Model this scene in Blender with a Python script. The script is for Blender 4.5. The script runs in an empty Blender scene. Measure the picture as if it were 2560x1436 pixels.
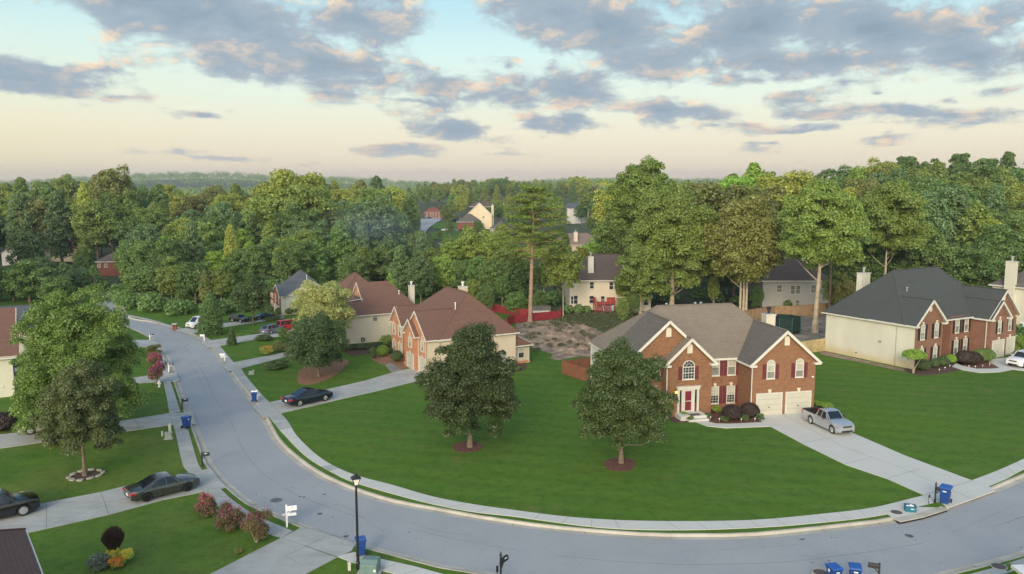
import bpy, bmesh, math, random
import numpy as np
from mathutils import Vector, Matrix, geometry
random.seed(7)
S = bpy.context.scene
COL = S.collection
rad = math.radians

# ---------------------------------------------------------------- camera
F_PX, PX_W, PX_H, HOR, CAM_H = 1991.0, 2560.0, 1436.0, 465.0, 20.5
PITCH = math.atan((PX_H / 2 - HOR) / F_PX)
cd = bpy.data.cameras.new('camera')
cam = bpy.data.objects.new('camera', cd)
COL.objects.link(cam)
cd.sensor_width = 36.0
cd.lens = F_PX / PX_W * 36.0
cd.clip_start = 0.1
cd.clip_end = 9000.0
cam.location = (0, 0, CAM_H)
cam.rotation_euler = (math.pi / 2 - PITCH, 0, 0)
S.camera = cam

# ---------------------------------------------------------------- view
S.view_settings.view_transform = 'Standard'
S.view_settings.look = 'None'
S.view_settings.gamma = 1.0
S.view_settings.exposure = 0.30
S.render.engine = 'CYCLES'
S.cycles.max_bounces = 6
S.cycles.diffuse_bounces = 3
S.cycles.glossy_bounces = 2
S.cycles.transmission_bounces = 3
S.cycles.transparent_max_bounces = 6
S.cycles.volume_bounces = 0
S.cycles.caustics_reflective = False
S.cycles.caustics_refractive = False

# ---------------------------------------------------------------- sun
GLOW = (3.1, 2.75, 2.15)
SUN_EL, SUN_AZ = rad(19), rad(194)      # azimuth clockwise from the viewing direction (+Y)
sd = bpy.data.lights.new('sun', 'SUN')
sd.energy = 1.7
sd.angle = rad(16)
sd.color = (1.0, 0.80, 0.56)
sun = bpy.data.objects.new('sun', sd)
COL.objects.link(sun)
sdir = Vector((math.sin(SUN_AZ) * math.cos(SUN_EL), math.cos(SUN_AZ) * math.cos(SUN_EL), math.sin(SUN_EL)))
sun.rotation_euler = sdir.to_track_quat('Z', 'Y').to_euler()
sun.location = (0, 0, 60)


def s2l(c):
    c = c / 255.0
    return c / 12.92 if c <= 0.04045 else ((c + 0.055) / 1.055) ** 2.4


def rgb(r, g, b):
    return (s2l(r), s2l(g), s2l(b), 1.0)


def px_ray(x, y):
    a = (x - PX_W / 2) / F_PX
    b = -(y - PX_H / 2) / F_PX
    return Vector((a, math.cos(PITCH) + b * math.sin(PITCH), -math.sin(PITCH) + b * math.cos(PITCH))).normalized()


def P(x, y, z=0.0):
    """the point of the level z that the photograph shows at pixel x, y"""
    d = px_ray(x, y)
    t = (z - CAM_H) / d.z
    return Vector((d.x * t, d.y * t, z))


def PD(x, y, dist):
    d = px_ray(x, y)
    return Vector((0, 0, CAM_H)) + d * (dist / d.y)


# ---------------------------------------------------------------- world: evening sky with clouds
W = bpy.data.worlds.new('World')
S.world = W
W.use_nodes = True
W.cycles.sampling_method = 'MANUAL'
W.cycles.sample_map_resolution = 512


class NT:
    """small helper for building node trees"""
    def __init__(s, tree):
        s.t = tree

    def n(s, kind, ins=None, **props):
        nd = s.t.nodes.new(kind)
        for k, v in props.items():
            setattr(nd, k, v)
        for k, v in (ins or {}).items():
            sock = nd.inputs[k]
            if isinstance(v, bpy.types.NodeSocket):
                s.t.links.new(v, sock)
            else:
                sock.default_value = v
        return nd

    def m(s, op, a, b=0.0, c=0.0, clamp=False):
        return s.n('ShaderNodeMath', {0: a, 1: b, 2: c}, operation=op, use_clamp=clamp).outputs[0]

    def v(s, op, a, b=(0, 0, 0)):
        nd = s.n('ShaderNodeVectorMath', {0: a, 1: b}, operation=op)
        return nd.outputs['Value'] if op in ('LENGTH', 'DOT_PRODUCT', 'DISTANCE') else nd.outputs[0]

    def mix(s, f, a, b, mode='MIX'):
        nd = s.n('ShaderNodeMix', data_type='RGBA', blend_type=mode)
        for i, val in ((0, f), (6, a), (7, b)):
            if isinstance(val, bpy.types.NodeSocket):
                s.t.links.new(val, nd.inputs[i])
            else:
                nd.inputs[i].default_value = val
        return nd.outputs[2]

    def ramp(s, f, stops, interp='LINEAR'):
        nd = s.n('ShaderNodeValToRGB', {0: f})
        cr = nd.color_ramp
        cr.interpolation = interp
        while len(cr.elements) < len(stops):
            cr.elements.new(0.5)
        for e, (p, c) in zip(cr.elements, stops):
            e.position = p
            e.color = c if len(c) == 4 else (*c, 1)
        return nd.outputs[0]

    def rng(s, val, a, b, c=0.0, d=1.0, smooth=False):
        nd = s.n('ShaderNodeMapRange', {0: val, 1: a, 2: b, 3: c, 4: d})
        nd.interpolation_type = 'SMOOTHSTEP' if smooth else 'LINEAR'
        return nd.outputs[0]


def px_ang(x, y):
    d = px_ray(x, y)
    return math.atan2(d.x, d.y), math.asin(d.z)


# cloud bodies: centre x, y, half width, half height (in photo pixels, turned into sky angles), tilt, strength
CB = -0.27
CLOUDS = [
    (560, 60, 480, 110, 14, 1.25), (820, 160, 260, 72, 6, 1.15), (330, 50, 260, 48, 10, .85), (900, 55, 170, 110, 0, 1.1),
    (110, 190, 190, 42, 4, 1.1), (320, 245, 110, 22, -6, .75), (510, 290, 110, 16, 2, .8), (400, 302, 60, 10, 4, .55),
    (1095, 205, 130, 40, 4, 1.1), (1070, 258, 130, 14, 2, .8), (1010, 180, 60, 24, 0, .5),
    (1480, 60, 260, 90, 8, 1.2), (1400, 30, 240, 70, 10, 1.0), (1640, 140, 150, 60, 0, 1.15), (1880, 70, 260, 95, 0, 1.2), (2190, 75, 330, 80, 4, 1.2),
    (2060, 150, 520, 40, 1, 1.15), (2420, 140, 230, 50, 6, 1.1), (2480, 40, 150, 60, 0, .9), (1370, 100, 70, 30, 0, .6),
    (1250, 155, 50, 18, 0, .85), (1370, 165, 50, 18, 0, .7),
    (1420, 225, 260, 48, 10, 1.2), (1680, 275, 180, 34, 6, 1.15), (1300, 250, 190, 36, 2, 1.0), (1450, 310, 70, 20, 8, .95),
    (1120, 325, 150, 34, 12, 1.1), (960, 372, 150, 18, 4, .95), (1250, 385, 120, 13, 2, .7), (1380, 305, 110, 26, 10, .85),
    (1880, 200, 150, 24, 0, .8), (2150, 205, 90, 18, -4, .7), (2170, 240, 30, 12, 0, .8), (2360, 245, 34, 13, 0, .8),
    (2020, 245, 170, 26, -4, .8), (2150, 282, 240, 24, 3, .95), (2400, 290, 170, 22, 3, .9), (1950, 320, 220, 15, 2, .8), (1760, 322, 60, 9, 4, .7),
    (1900, 370, 110, 13, -2, .75), (2180, 350, 120, 12, -3, .6), (2500, 225, 80, 16, 0, .7),
    (500, 390, 200, 12, 4, .75), (700, 402, 160, 7, 2, .55), (330, 382, 60, 9, 0, .5), (250, 405, 170, 8, 0, .4), (2100, 400, 120, 6, 0, .35), (1350, 345, 40, 6, 0, .4),
]

g = bpy.data.node_groups.new('cloud_density', 'ShaderNodeTree')
g.interface.new_socket('Angles', in_out='INPUT', socket_type='NodeSocketVector')
g.interface.new_socket('Density', in_out='OUTPUT', socket_type='NodeSocketFloat')
g.interface.new_socket('Slope', in_out='OUTPUT', socket_type='NodeSocketFloat')
gn = NT(g)
gi = gn.n('NodeGroupInput').outputs[0]
sx = gn.n('ShaderNodeSeparateXYZ', {0: gi})
az, el = sx.outputs[0], sx.outputs[1]
den = gn.m('ADD', gn.m('MAXIMUM', el, 0.0), 0.16)
uu = gn.m('DIVIDE', az, den)
vv = gn.m('DIVIDE', 1.0, den)
pl = gn.n('ShaderNodeCombineXYZ', {0: uu, 1: vv, 2: 3.7}).outputs[0]


def cloud_noise(dx, dy, da, db, det):
    p1 = gn.v('ADD', pl, (dx, dy, 0.0))
    p2 = gn.v('MULTIPLY', gn.v('ADD', gi, (da, db, 0.0)), (19.0, 33.0, 1.0))
    n1 = gn.n('ShaderNodeTexNoise', {'Vector': p1, 'Scale': 2.2, 'Detail': det, 'Roughness': 0.56, 'Lacunarity': 2.1, 'Distortion': 0.15}).outputs[0]
    n2 = gn.n('ShaderNodeTexNoise', {'Vector': p2, 'Scale': 1.0, 'Detail': det, 'Roughness': 0.58, 'Lacunarity': 2.2, 'Distortion': 0.25}).outputs[0]
    return gn.m('MULTIPLY_ADD', n2, 0.60, gn.m('MULTIPLY', n1, 0.42))


nz = cloud_noise(0, 0, 0, 0, 6.0)
nz2 = cloud_noise(-0.02, -0.12, -0.006, 0.011, 3.0)
nb = gn.n('ShaderNodeTexNoise', {'Vector': pl, 'Scale': 0.75, 'Detail': 3.0, 'Roughness': 0.5}).outputs[0]
wob = gn.n('ShaderNodeTexNoise', {'Vector': pl, 'Scale': 3.1, 'Detail': 4.0}).outputs[1]
wv = gn.v('MULTIPLY', gn.v('SUBTRACT', wob, (0.5, 0.5, 0.5)), (0.085, 0.03, 0.0))
q = gn.v('ADD', gi, wv)
field = None
q0 = q
for (cx, cy, hw, hh, tilt, st) in CLOUDS:
    a0, e0 = px_ang(cx, cy)
    mp = gn.n('ShaderNodeMapping', {'Vector': q, 'Location': (a0, e0, 0), 'Rotation': (0, 0, -rad(tilt)),
                                    'Scale': (hw / F_PX * 1.08, hh / F_PX * 1.1, 1)}, vector_type='TEXTURE').outputs[0]
    ln = gn.v('LENGTH', mp)
    b = gn.m('MULTIPLY_ADD', ln, -st * 0.75, st, clamp=False)
    field = b if field is None else gn.m('SMOOTH_MAX', field, b, 0.25)
    # a vanishing term of the running result keeps the evaluation in sequence (few values alive at a time)
    q = gn.n('ShaderNodeVectorMath', {0: field, 1: (1e-9, 1e-9, 1e-9), 2: q}, operation='MULTIPLY_ADD').outputs[0]
# beyond the framed part of the sky the clouds follow plain noise
inside = gn.rng(gn.m('ABSOLUTE', az), 0.70, 0.95, 1.0, 0.0, True)
inside = gn.m('MULTIPLY', inside, gn.rng(el, 0.235, 0.33, 1.0, 0.0, True))
noisef = gn.m('MULTIPLY_ADD', nb, 3.2, -1.35)
fld = gn.m('ADD', gn.m('MULTIPLY', gn.m('MAXIMUM', field, -0.6), inside), gn.m('MULTIPLY', noisef, gn.m('SUBTRACT', 1.0, inside)))
dd = gn.m('ADD', gn.m('MULTIPLY_ADD', gn.m('SUBTRACT', nz, 0.5), 2.75, CB), fld)
gn.n('NodeGroupOutput', {0: dd, 1: gn.m('SUBTRACT', nz, nz2)})

wt = NT(W.node_tree)
W.node_tree.nodes.clear()
tc = wt.n('ShaderNodeTexCoord').outputs['Generated']
nrm = wt.v('NORMALIZE', tc)
sp = wt.n('ShaderNodeSeparateXYZ', {0: nrm})
az = wt.m('ARCTAN2', sp.outputs[0], sp.outputs[1])
el = wt.m('ARCSINE', sp.outputs[2])
ang = wt.n('ShaderNodeCombineXYZ', {0: az, 1: el, 2: 0.0}).outputs[0]


nd = wt.n('ShaderNodeGroup')
nd.node_tree = g
wt.t.links.new(ang, nd.inputs[0])
d0, slope = nd.outputs[0], nd.outputs[1]
t = wt.rng(el, 0.0, 0.5)
skyc = wt.ramp(t, [(0.0, rgb(242, 218, 194)), (0.05, rgb(248, 230, 202)), (0.13, rgb(244, 236, 210)), (0.22, rgb(232, 243, 226)),
                   (0.32, rgb(214, 241, 237)), (0.45, rgb(178, 224, 238)), (0.7, rgb(126, 182, 216)), (1.0, rgb(88, 144, 196))])
west = wt.rng(az, -0.2, -0.75, 0.0, 0.42, True)
west = wt.m('MULTIPLY', west, wt.rng(el, 0.22, 0.02, 0.0, 1.0))
skyc = wt.mix(0.08, skyc, (0, 0, 0, 1))
skyc = wt.mix(west, skyc, rgb(232, 222, 168))
nish = wt.n('ShaderNodeTexSky', sky_type='NISHITA', sun_disc=False, sun_elevation=SUN_EL, sun_rotation=SUN_AZ, altitude=0.0, air_density=1.2, dust_density=2.0)
nishs = wt.v('SCALE', nish.outputs[0])
nishs.node.inputs['Scale'].default_value = 0.12
clear = wt.mix(0.86, nishs, skyc)
alpha = wt.rng(d0, 0.0, 0.5, 0.0, 1.0, True)
alpha = wt.m('MULTIPLY', alpha, wt.rng(el, 0.0, 0.06, 0.35, 0.97))
edge = wt.rng(slope, 0.005, 0.13, 0.0, 1.0, True)
thin = wt.rng(d0, 0.95, 0.1, 0.0, 1.0, True)
lit = wt.m('ADD', wt.m('MULTIPLY', edge, wt.m('MULTIPLY_ADD', thin, 0.92, 0.10)), wt.m('MULTIPLY', thin, 0.06), clamp=True)
body = wt.mix(wt.rng(d0, 0.3, 1.9, 0.0, 1.0, True), rgb(150, 166, 180), rgb(104, 130, 150))
peach = wt.mix(wt.rng(el, 0.02, 0.2), rgb(230, 200, 172), rgb(246, 216, 180))
cl = wt.mix(lit, body, peach)
final = wt.mix(alpha, clear, cl)
# afterglow low behind the viewer, round the sun's direction
cosg = wt.v('DOT_PRODUCT', nrm, tuple(Vector((math.sin(SUN_AZ), math.cos(SUN_AZ), 0.18)).normalized()))
glow = wt.m('POWER', wt.m('MAXIMUM', cosg, 0.0), 3.0)
final = wt.mix(glow, final, (GLOW[0], GLOW[1], GLOW[2], 1), 'ADD')
gdark = wt.rng(el, -0.02, -0.15, 0.0, 1.0)
final = wt.mix(gdark, final, (0.10, 0.12, 0.07, 1))
bg = wt.n('ShaderNodeBackground', {'Color': final, 'Strength': 1.0})
wt.n('ShaderNodeOutputWorld', {'Surface': bg.outputs[0]})

# ---------------------------------------------------------------- object helpers
def tag(o, label=None, cat=None, group=None, kind=None):
    if label: o['label'] = label
    if cat: o['category'] = cat
    if group: o['group'] = group
    if kind: o['kind'] = kind
    return o


def thing(name, label, cat, loc=(0, 0, 0), rz=0.0, group=None, scale=1.0):
    o = bpy.data.objects.new(name, None)
    o.empty_display_size = 0.3
    COL.objects.link(o)
    o.location = loc
    o.rotation_euler = (0, 0, rz)
    o.scale = (scale,) * 3
    return tag(o, label, cat, group)


def copy_tree(o, parent=None):
    c = o.copy()
    COL.objects.link(c)
    c.parent = parent
    for ch in o.children:
        copy_tree(ch, c)
    return c


class MB:
    """collects faces for one mesh"""
    def __init__(s):
        s.v, s.f, s.m, s.mats = [], [], [], []

    def mi(s, mat):
        if mat not in s.mats:
            s.mats.append(mat)
        return s.mats.index(mat)

    def face(s, pts, mat):
        b = len(s.v)
        s.v += [tuple(p) for p in pts]
        s.f.append(tuple(range(b, b + len(pts))))
        s.m.append(s.mi(mat))

    def faces(s, verts, faces, mat):
        b = len(s.v)
        s.v += [tuple(p) for p in verts]
        k = s.mi(mat)
        for f in faces:
            s.f.append(tuple(i + b for i in f))
            s.m.append(k)

    def box(s, c, d, mat, rz=0.0, M=None):
        x, y, z = d[0] / 2, d[1] / 2, d[2] / 2
        vs = [Vector((sx * x, sy * y, sz * z)) for sz in (-1, 1) for sy in (-1, 1) for sx in (-1, 1)]
        R = Matrix.Rotation(rz, 3, 'Z')
        vs = [R @ p + Vector(c) for p in vs]
        if M is not None: vs = [M @ p for p in vs]
        s.faces(vs, [(0, 2, 3, 1), (4, 5, 7, 6), (0, 1, 5, 4), (2, 6, 7, 3), (0, 4, 6, 2), (1, 3, 7, 5)], mat)

    def bar(s, a, b, w, h, mat):
        """box beam from a to b, w across, h high"""
        a, b = Vector(a), Vector(b)
        d = (b - a).normalized()
        up = Vector((0, 0, 1)) if abs(d.z) < 0.95 else Vector((1, 0, 0))
        r = d.cross(up).normalized() * (w / 2)
        u = r.cross(d).normalized() * (h / 2)
        vs = [p + i * r + j * u for p in (a, b) for i, j in ((-1, -1), (1, -1), (1, 1), (-1, 1))]
        s.faces(vs, [(3, 2, 1, 0), (4, 5, 6, 7), (0, 1, 5, 4), (1, 2, 6, 5), (2, 3, 7, 6), (3, 0, 4, 7)], mat)

    def tube(s, pts, rs, mat, n=8, cap=True):
        rings = []
        for i, p in enumerate(pts):
            p = Vector(p)
            a = Vector(pts[max(0, i - 1)]); b = Vector(pts[min(len(pts) - 1, i + 1)])
            d = (b - a).normalized()
            up = Vector((0, 0, 1)) if abs(d.z) < 0.9 else Vector((1, 0, 0))
            r = d.cross(up).normalized(); u = r.cross(d)
            rr = rs[i] if isinstance(rs, (list, tuple)) else rs
            rings.append([p + (r * math.cos(2 * math.pi * k / n) + u * math.sin(2 * math.pi * k / n)) * rr for k in range(n)])
        vs = [q for r in rings for q in r]
        fs = []
        for i in range(len(rings) - 1):
            for k in range(n):
                k2 = (k + 1) % n
                fs.append((i * n + k, i * n + k2, (i + 1) * n + k2, (i + 1) * n + k))
        if cap:
            fs.append(tuple(range(n - 1, -1, -1)))
            fs.append(tuple((len(rings) - 1) * n + k for k in range(n)))
        s.faces(vs, fs, mat)

    def lathe(s, prof, c, mat, n=12, axis='Z'):
        """prof: list of (radius, height)"""
        vs, fs = [], []
        for (r, h) in prof:
            for k in range(n):
                a = 2 * math.pi * k / n
                if axis == 'Z': p = (r * math.cos(a), r * math.sin(a), h)
                elif axis == 'Y': p = (r * math.cos(a), h, r * math.sin(a))
                else: p = (h, r * math.cos(a), r * math.sin(a))
                vs.append(Vector(p) + Vector(c))
        for i in range(len(prof) - 1):
            for k in range(n):
                k2 = (k + 1) % n
                fs.append((i * n + k, i * n + k2, (i + 1) * n + k2, (i + 1) * n + k))
        fs.append(tuple(range(n - 1, -1, -1)))
        fs.append(tuple((len(prof) - 1) * n + k for k in range(n)))
        s.faces(vs, fs, mat)

    def prism(s, poly, z0, z1, mat, mat_side=None):
        """poly: list of (x, y) ccw"""
        n = len(poly)
        s.face([(x, y, z1) for x, y in poly], mat)
        s.face([(x, y, z0) for x, y in reversed(poly)], mat_side or mat)
        for i in range(n):
            a, b = poly[i], poly[(i + 1) % n]
            s.face([(a[0], a[1], z0), (b[0], b[1], z0), (b[0], b[1], z1), (a[0], a[1], z1)], mat_side or mat)

    def build(s, name, parent=None, smooth=False, bevel=0.0, loc=None, fix=True):
        me = bpy.data.meshes.new(name)
        me.from_pydata([tuple(p) for p in s.v], [], s.f)
        for m in s.mats: me.materials.append(m)
        me.polygons.foreach_set('material_index', s.m)
        if fix or smooth or bevel:
            bm = bmesh.new(); bm.from_mesh(me)
            bmesh.ops.remove_doubles(bm, verts=bm.verts, dist=1e-4)
            if fix: bmesh.ops.recalc_face_normals(bm, faces=bm.faces)
            bm.to_mesh(me); bm.free()
        if smooth:
            me.polygons.foreach_set('use_smooth', [True] * len(me.polygons))
        o = bpy.data.objects.new(name, me)
        COL.objects.link(o)
        if parent is not None: o.parent = parent
        if loc is not None: o.location = loc
        if bevel:
            b = o.modifiers.new('bevel', 'BEVEL'); b.width = bevel; b.segments = 2; b.limit_method = 'ANGLE'
        return o


# ---------------------------------------------------------------- materials
MATS = {}


def mat(name, col=(0.5, 0.5, 0.5, 1), rough=0.6, metal=0.0, fn=None, spec=None, coat=None, emit=None):
    if name in MATS: return MATS[name]
    m = bpy.data.materials.new(name)
    m.use_nodes = True
    t = NT(m.node_tree)
    bs = m.node_tree.nodes['Principled BSDF']
    bs.inputs['Base Color'].default_value = col
    bs.inputs['Roughness'].default_value = rough
    bs.inputs['Metallic'].default_value = metal
    if spec is not None: bs.inputs['Specular IOR Level'].default_value = spec
    if coat is not None:
        bs.inputs['Coat Weight'].default_value = coat
        bs.inputs['Coat Roughness'].default_value = 0.05
    if emit is not None:
        bs.inputs['Emission Color'].default_value = emit[0]
        bs.inputs['Emission Strength'].default_value = emit[1]
    if fn: fn(t, bs)
    MATS[name] = m
    return m


def objco(t): return t.n('ShaderNodeTexCoord').outputs['Object']


def geoco(t): return t.n('ShaderNodeNewGeometry').outputs['Position']


def link(t, a, sock): t.t.links.new(a, sock)


def bump(t, bs, h, strength=0.3, dist=0.02):
    b = t.n('ShaderNodeBump', {'Height': h, 'Strength': strength, 'Distance': dist})
    link(t, b.outputs[0], bs.inputs['Normal'])


def noise(t, co, scale, detail=4.0, rough=0.55):
    return t.n('ShaderNodeTexNoise', {'Vector': co, 'Scale': scale, 'Detail': detail, 'Roughness': rough}).outputs[0]


def vary(col, amount=0.15, scale=3.0, co=objco, detail=5.0, bmp=0.0, alt=None):
    """colour drifting between two tones by noise"""
    def fn(t, bs):
        n = noise(t, co(t), scale, detail)
        a = tuple(c * (1 - amount) for c in col[:3]) + (1,)
        b = alt or tuple(min(1, c * (1 + amount)) for c in col[:3]) + (1,)
        link(t, t.mix(t.rng(n, 0.3, 0.7), a, b), bs.inputs['Base Color'])
        if bmp: bump(t, bs, n, bmp)
    return fn


def brick_fn(c1, c2, mortar):
    def fn(t, bs):
        co = objco(t)
        s = t.n('ShaderNodeSeparateXYZ', {0: co})
        u = t.m('ADD', s.outputs[0], s.outputs[1])
        v = t.n('ShaderNodeCombineXYZ', {0: u, 1: s.outputs[2], 2: 0.0}).outputs[0]
        b = t.n('ShaderNodeTexBrick', {'Vector': v, 'Color1': c1, 'Color2': c2, 'Mortar': mortar, 'Scale': 1.0, 'Mortar Size': 0.011,
                                       'Mortar Smooth': 0.2, 'Bias': 0.0, 'Brick Width': 0.30, 'Row Height': 0.10}, offset=0.5)
        n = noise(t, co, 0.55, 4.0)
        n2 = noise(t, t.v('MULTIPLY', co, (3.3, 3.3, 9.0)), 1.0, 3.0)
        c = t.mix(t.rng(n, 0.35, 0.7, 0.0, 0.35), b.outputs[0], c2)
        c = t.mix(t.rng(n2, 0.35, 0.65, 0.0, 0.30), c, tuple(x * 1.5 for x in c1[:3]) + (1,))
        n3 = noise(t, t.v('MULTIPLY', co, (2.2, 2.2, 5.0)), 1.0, 4.0, .7)
        c = t.mix(t.rng(n3, 0.36, 0.52, 0.35, 0.0), c, tuple(x * .6 for x in c2[:3]) + (1,))
        c = t.mix(t.rng(n3, 0.56, 0.72, 0.0, 0.35), c, mortar)
        link(t, c, bs.inputs['Base Color'])
        bump(t, bs, b.outputs[1], -0.25, 0.01)
    return fn


def siding_fn(col, grime=None):
    def fn(t, bs):
        co = objco(t)
        s = t.n('ShaderNodeSeparateXYZ', {0: co})
        z = s.outputs[2]
        saw = t.m('FRACT', t.m('DIVIDE', z, 0.18))
        n = noise(t, t.v('MULTIPLY', co, (0.5, 0.5, 0.15)), 1.0, 5.0)
        line = t.rng(saw, 0.0, 0.14, 1.0, 0.0)
        base = t.mix(t.rng(n, 0.3, 0.7), tuple(x * 0.9 for x in col[:3]) + (1,), tuple(min(1, x * 1.05) for x in col[:3]) + (1,))
        base = t.mix(t.m('MULTIPLY', line, 0.22), base, tuple(x * 0.45 for x in col[:3]) + (1,))
        if grime:
            n3 = noise(t, co, 0.6, 5.0)
            base = t.mix(t.m('MULTIPLY', t.rng(t.m('ADD', z, t.m('MULTIPLY', n3, -1.6)), 0.4, -1.0, 0.0, 1.0, True), 0.9), base, grime)
        link(t, base, bs.inputs['Base Color'])
        bump(t, bs, saw, -0.35, 0.02)
    return fn


def shingle_fn(c1, c2, streak=0.25):
    def fn(t, bs):
        co = objco(t)
        s = t.n('ShaderNodeSeparateXYZ', {0: co})
        u = t.m('ADD', s.outputs[0], s.outputs[1])
        v = t.n('ShaderNodeCombineXYZ', {0: u, 1: s.outputs[2], 2: 0.0}).outputs[0]
        b = t.n('ShaderNodeTexBrick', {'Vector': v, 'Color1': c1, 'Color2': c2, 'Mortar': tuple(x * 0.72 for x in c1[:3]) + (1,), 'Scale': 1.0,
                                       'Mortar Size': 0.012, 'Brick Width': 0.33, 'Row Height': 0.12}, offset=0.5)
        n = noise(t, co, 0.35, 5.0, 0.6)
        n2 = noise(t, t.v('MULTIPLY', co, (1.2, 1.2, 0.25)), 1.0, 4.0)
        c = t.mix(t.rng(n, 0.35, 0.7, 0.0, 0.5), b.outputs[0], c1)
        c = t.mix(t.rng(n2, 0.4, 0.75, 0.0, streak), c, tuple(x * 0.55 for x in c2[:3]) + (1,))
        n5 = noise(t, t.v('MULTIPLY', co, (.35, .35, 5.5)), 1.0, 4.0, .65)
        c = t.mix(t.rng(n5, .45, .70, 0, .38), c, tuple(x * .62 for x in c1[:3]) + (1,))
        n4 = noise(t, co, 5.0, 2.0, 0.8)
        c = t.mix(t.rng(n4, 0.35, 0.65, 0.0, 0.25), c, tuple(min(1, x * 1.3) for x in c2[:3]) + (1,))
        link(t, c, bs.inputs['Base Color'])
        bump(t, bs, b.outputs[1], -0.3, 0.015)
    return fn


BRICK = mat('brick_red', rough=0.9, fn=brick_fn((0.225, 0.103, 0.050, 1), (0.165, 0.074, 0.036, 1), (0.30, 0.20, 0.125, 1)))
BRICK2 = mat('brick_rose', rough=0.9, fn=brick_fn((0.20, 0.090, 0.055, 1), (0.155, 0.07, 0.045, 1), (0.27, 0.19, 0.14, 1)))
BRICK3 = mat('brick_orange', rough=0.9, fn=brick_fn((0.46, 0.20, 0.10, 1), (0.39, 0.165, 0.085, 1), (0.48, 0.30, 0.20, 1)))
BRICK4 = mat('brick_deep_red', rough=0.9, fn=brick_fn((0.20, 0.055, 0.04, 1), (0.15, 0.045, 0.032, 1), (0.26, 0.15, 0.12, 1)))
SID_CREAM = mat('siding_cream', rough=0.7, fn=siding_fn((0.58, 0.57, 0.48, 1), (0.50, 0.41, 0.21, 1)))
SID_BEIGE = mat('siding_beige', rough=0.7, fn=siding_fn((0.55, 0.47, 0.36, 1)))
SID_TAN = mat('siding_tan', rough=0.7, fn=siding_fn((0.60, 0.545, 0.43, 1)))
SID_GREY = mat('siding_pale_grey', rough=0.7, fn=siding_fn((0.42, 0.41, 0.39, 1)))
SID_WHITE = mat('siding_white', rough=0.7, fn=siding_fn((0.54, 0.54, 0.52, 1)))
SID_GREEN = mat('siding_pale_green', rough=0.7, fn=siding_fn((0.56, 0.56, 0.45, 1)))
ROOF_TAN = mat('shingle_weathered_tan', rough=0.95, fn=shingle_fn((0.180, 0.153, 0.122, 1), (0.215, 0.180, 0.142, 1), 0.35))
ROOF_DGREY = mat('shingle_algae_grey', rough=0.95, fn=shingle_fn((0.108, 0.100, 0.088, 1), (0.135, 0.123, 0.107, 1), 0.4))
ROOF_CHAR = mat('shingle_charcoal', rough=0.95, fn=shingle_fn((0.052, 0.060, 0.060, 1), (0.064, 0.071, 0.071, 1), 0.1))
ROOF_SLATE = mat('shingle_slate', rough=0.95, fn=shingle_fn((0.075, 0.088, 0.105, 1), (0.09, 0.10, 0.12, 1), 0.1))
ROOF_BROWN = mat('shingle_brown', rough=0.95, fn=shingle_fn((0.138, 0.074, 0.056, 1), (0.16, 0.088, 0.066, 1), 0.06))
ROOF_MBROWN = mat('shingle_grey_brown', rough=0.95, fn=shingle_fn((0.088, 0.070, 0.066, 1), (0.11, 0.088, 0.08, 1), 0.15))
ROOF_RED = mat('shingle_red', rough=0.95, fn=shingle_fn((0.17, 0.055, 0.042, 1), (0.20, 0.07, 0.052, 1), 0.1))
TRIM = mat('trim_white', (0.70, 0.68, 0.62, 1), 0.5, fn=vary((0.58, 0.565, 0.51, 1), 0.07, 2.0))
TRIMC = mat('trim_cream', (0.66, 0.60, 0.50, 1), 0.5, fn=vary((0.62, 0.56, 0.46, 1), 0.06, 2.0))
GARAGE = mat('garage_paint', rough=0.5, fn=vary((0.48, 0.47, 0.40, 1), 0.05, 1.0))
SHUT_RED = mat('shutter_maroon', rough=0.6, fn=vary((0.125, 0.022, 0.030, 1), 0.2, 6.0))
SHUT_DARK = mat('shutter_black', rough=0.6, fn=vary((0.022, 0.016, 0.016, 1), 0.2, 6.0))
SHUT_CREAM = mat('shutter_cream', rough=0.6, fn=vary((0.56, 0.47, 0.35, 1), 0.08, 6.0))
DOOR_RED = mat('door_maroon', rough=0.35, fn=vary((0.17, 0.02, 0.032, 1), 0.12, 3.0))
GLASS_D = mat('window_glass_dark', (0.03, 0.04, 0.045, 1), 0.08, fn=vary((0.035, 0.045, 0.05, 1), 0.5, 1.3))
GLASS_B = mat('window_glass_blind', rough=0.25, fn=vary((0.40, 0.40, 0.34, 1), 0.12, 2.0))
GLASS_L = mat('window_glass_lower', rough=0.15, fn=vary((0.20, 0.205, 0.18, 1), 0.25, 2.0))
METAL_G = mat('galvanised_metal', rough=0.4, metal=0.6, fn=vary((0.45, 0.46, 0.46, 1), 0.15, 4.0))
METAL_W = mat('white_painted_metal', rough=0.4, fn=vary((0.72, 0.72, 0.72, 1), 0.06, 4.0))
BLACK = mat('black_painted_metal', rough=0.4, fn=vary((0.014, 0.015, 0.018, 1), 0.3, 6.0))
WHITE = mat('white_vinyl', rough=0.4, fn=vary((0.78, 0.78, 0.80, 1), 0.05, 3.0))
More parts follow.
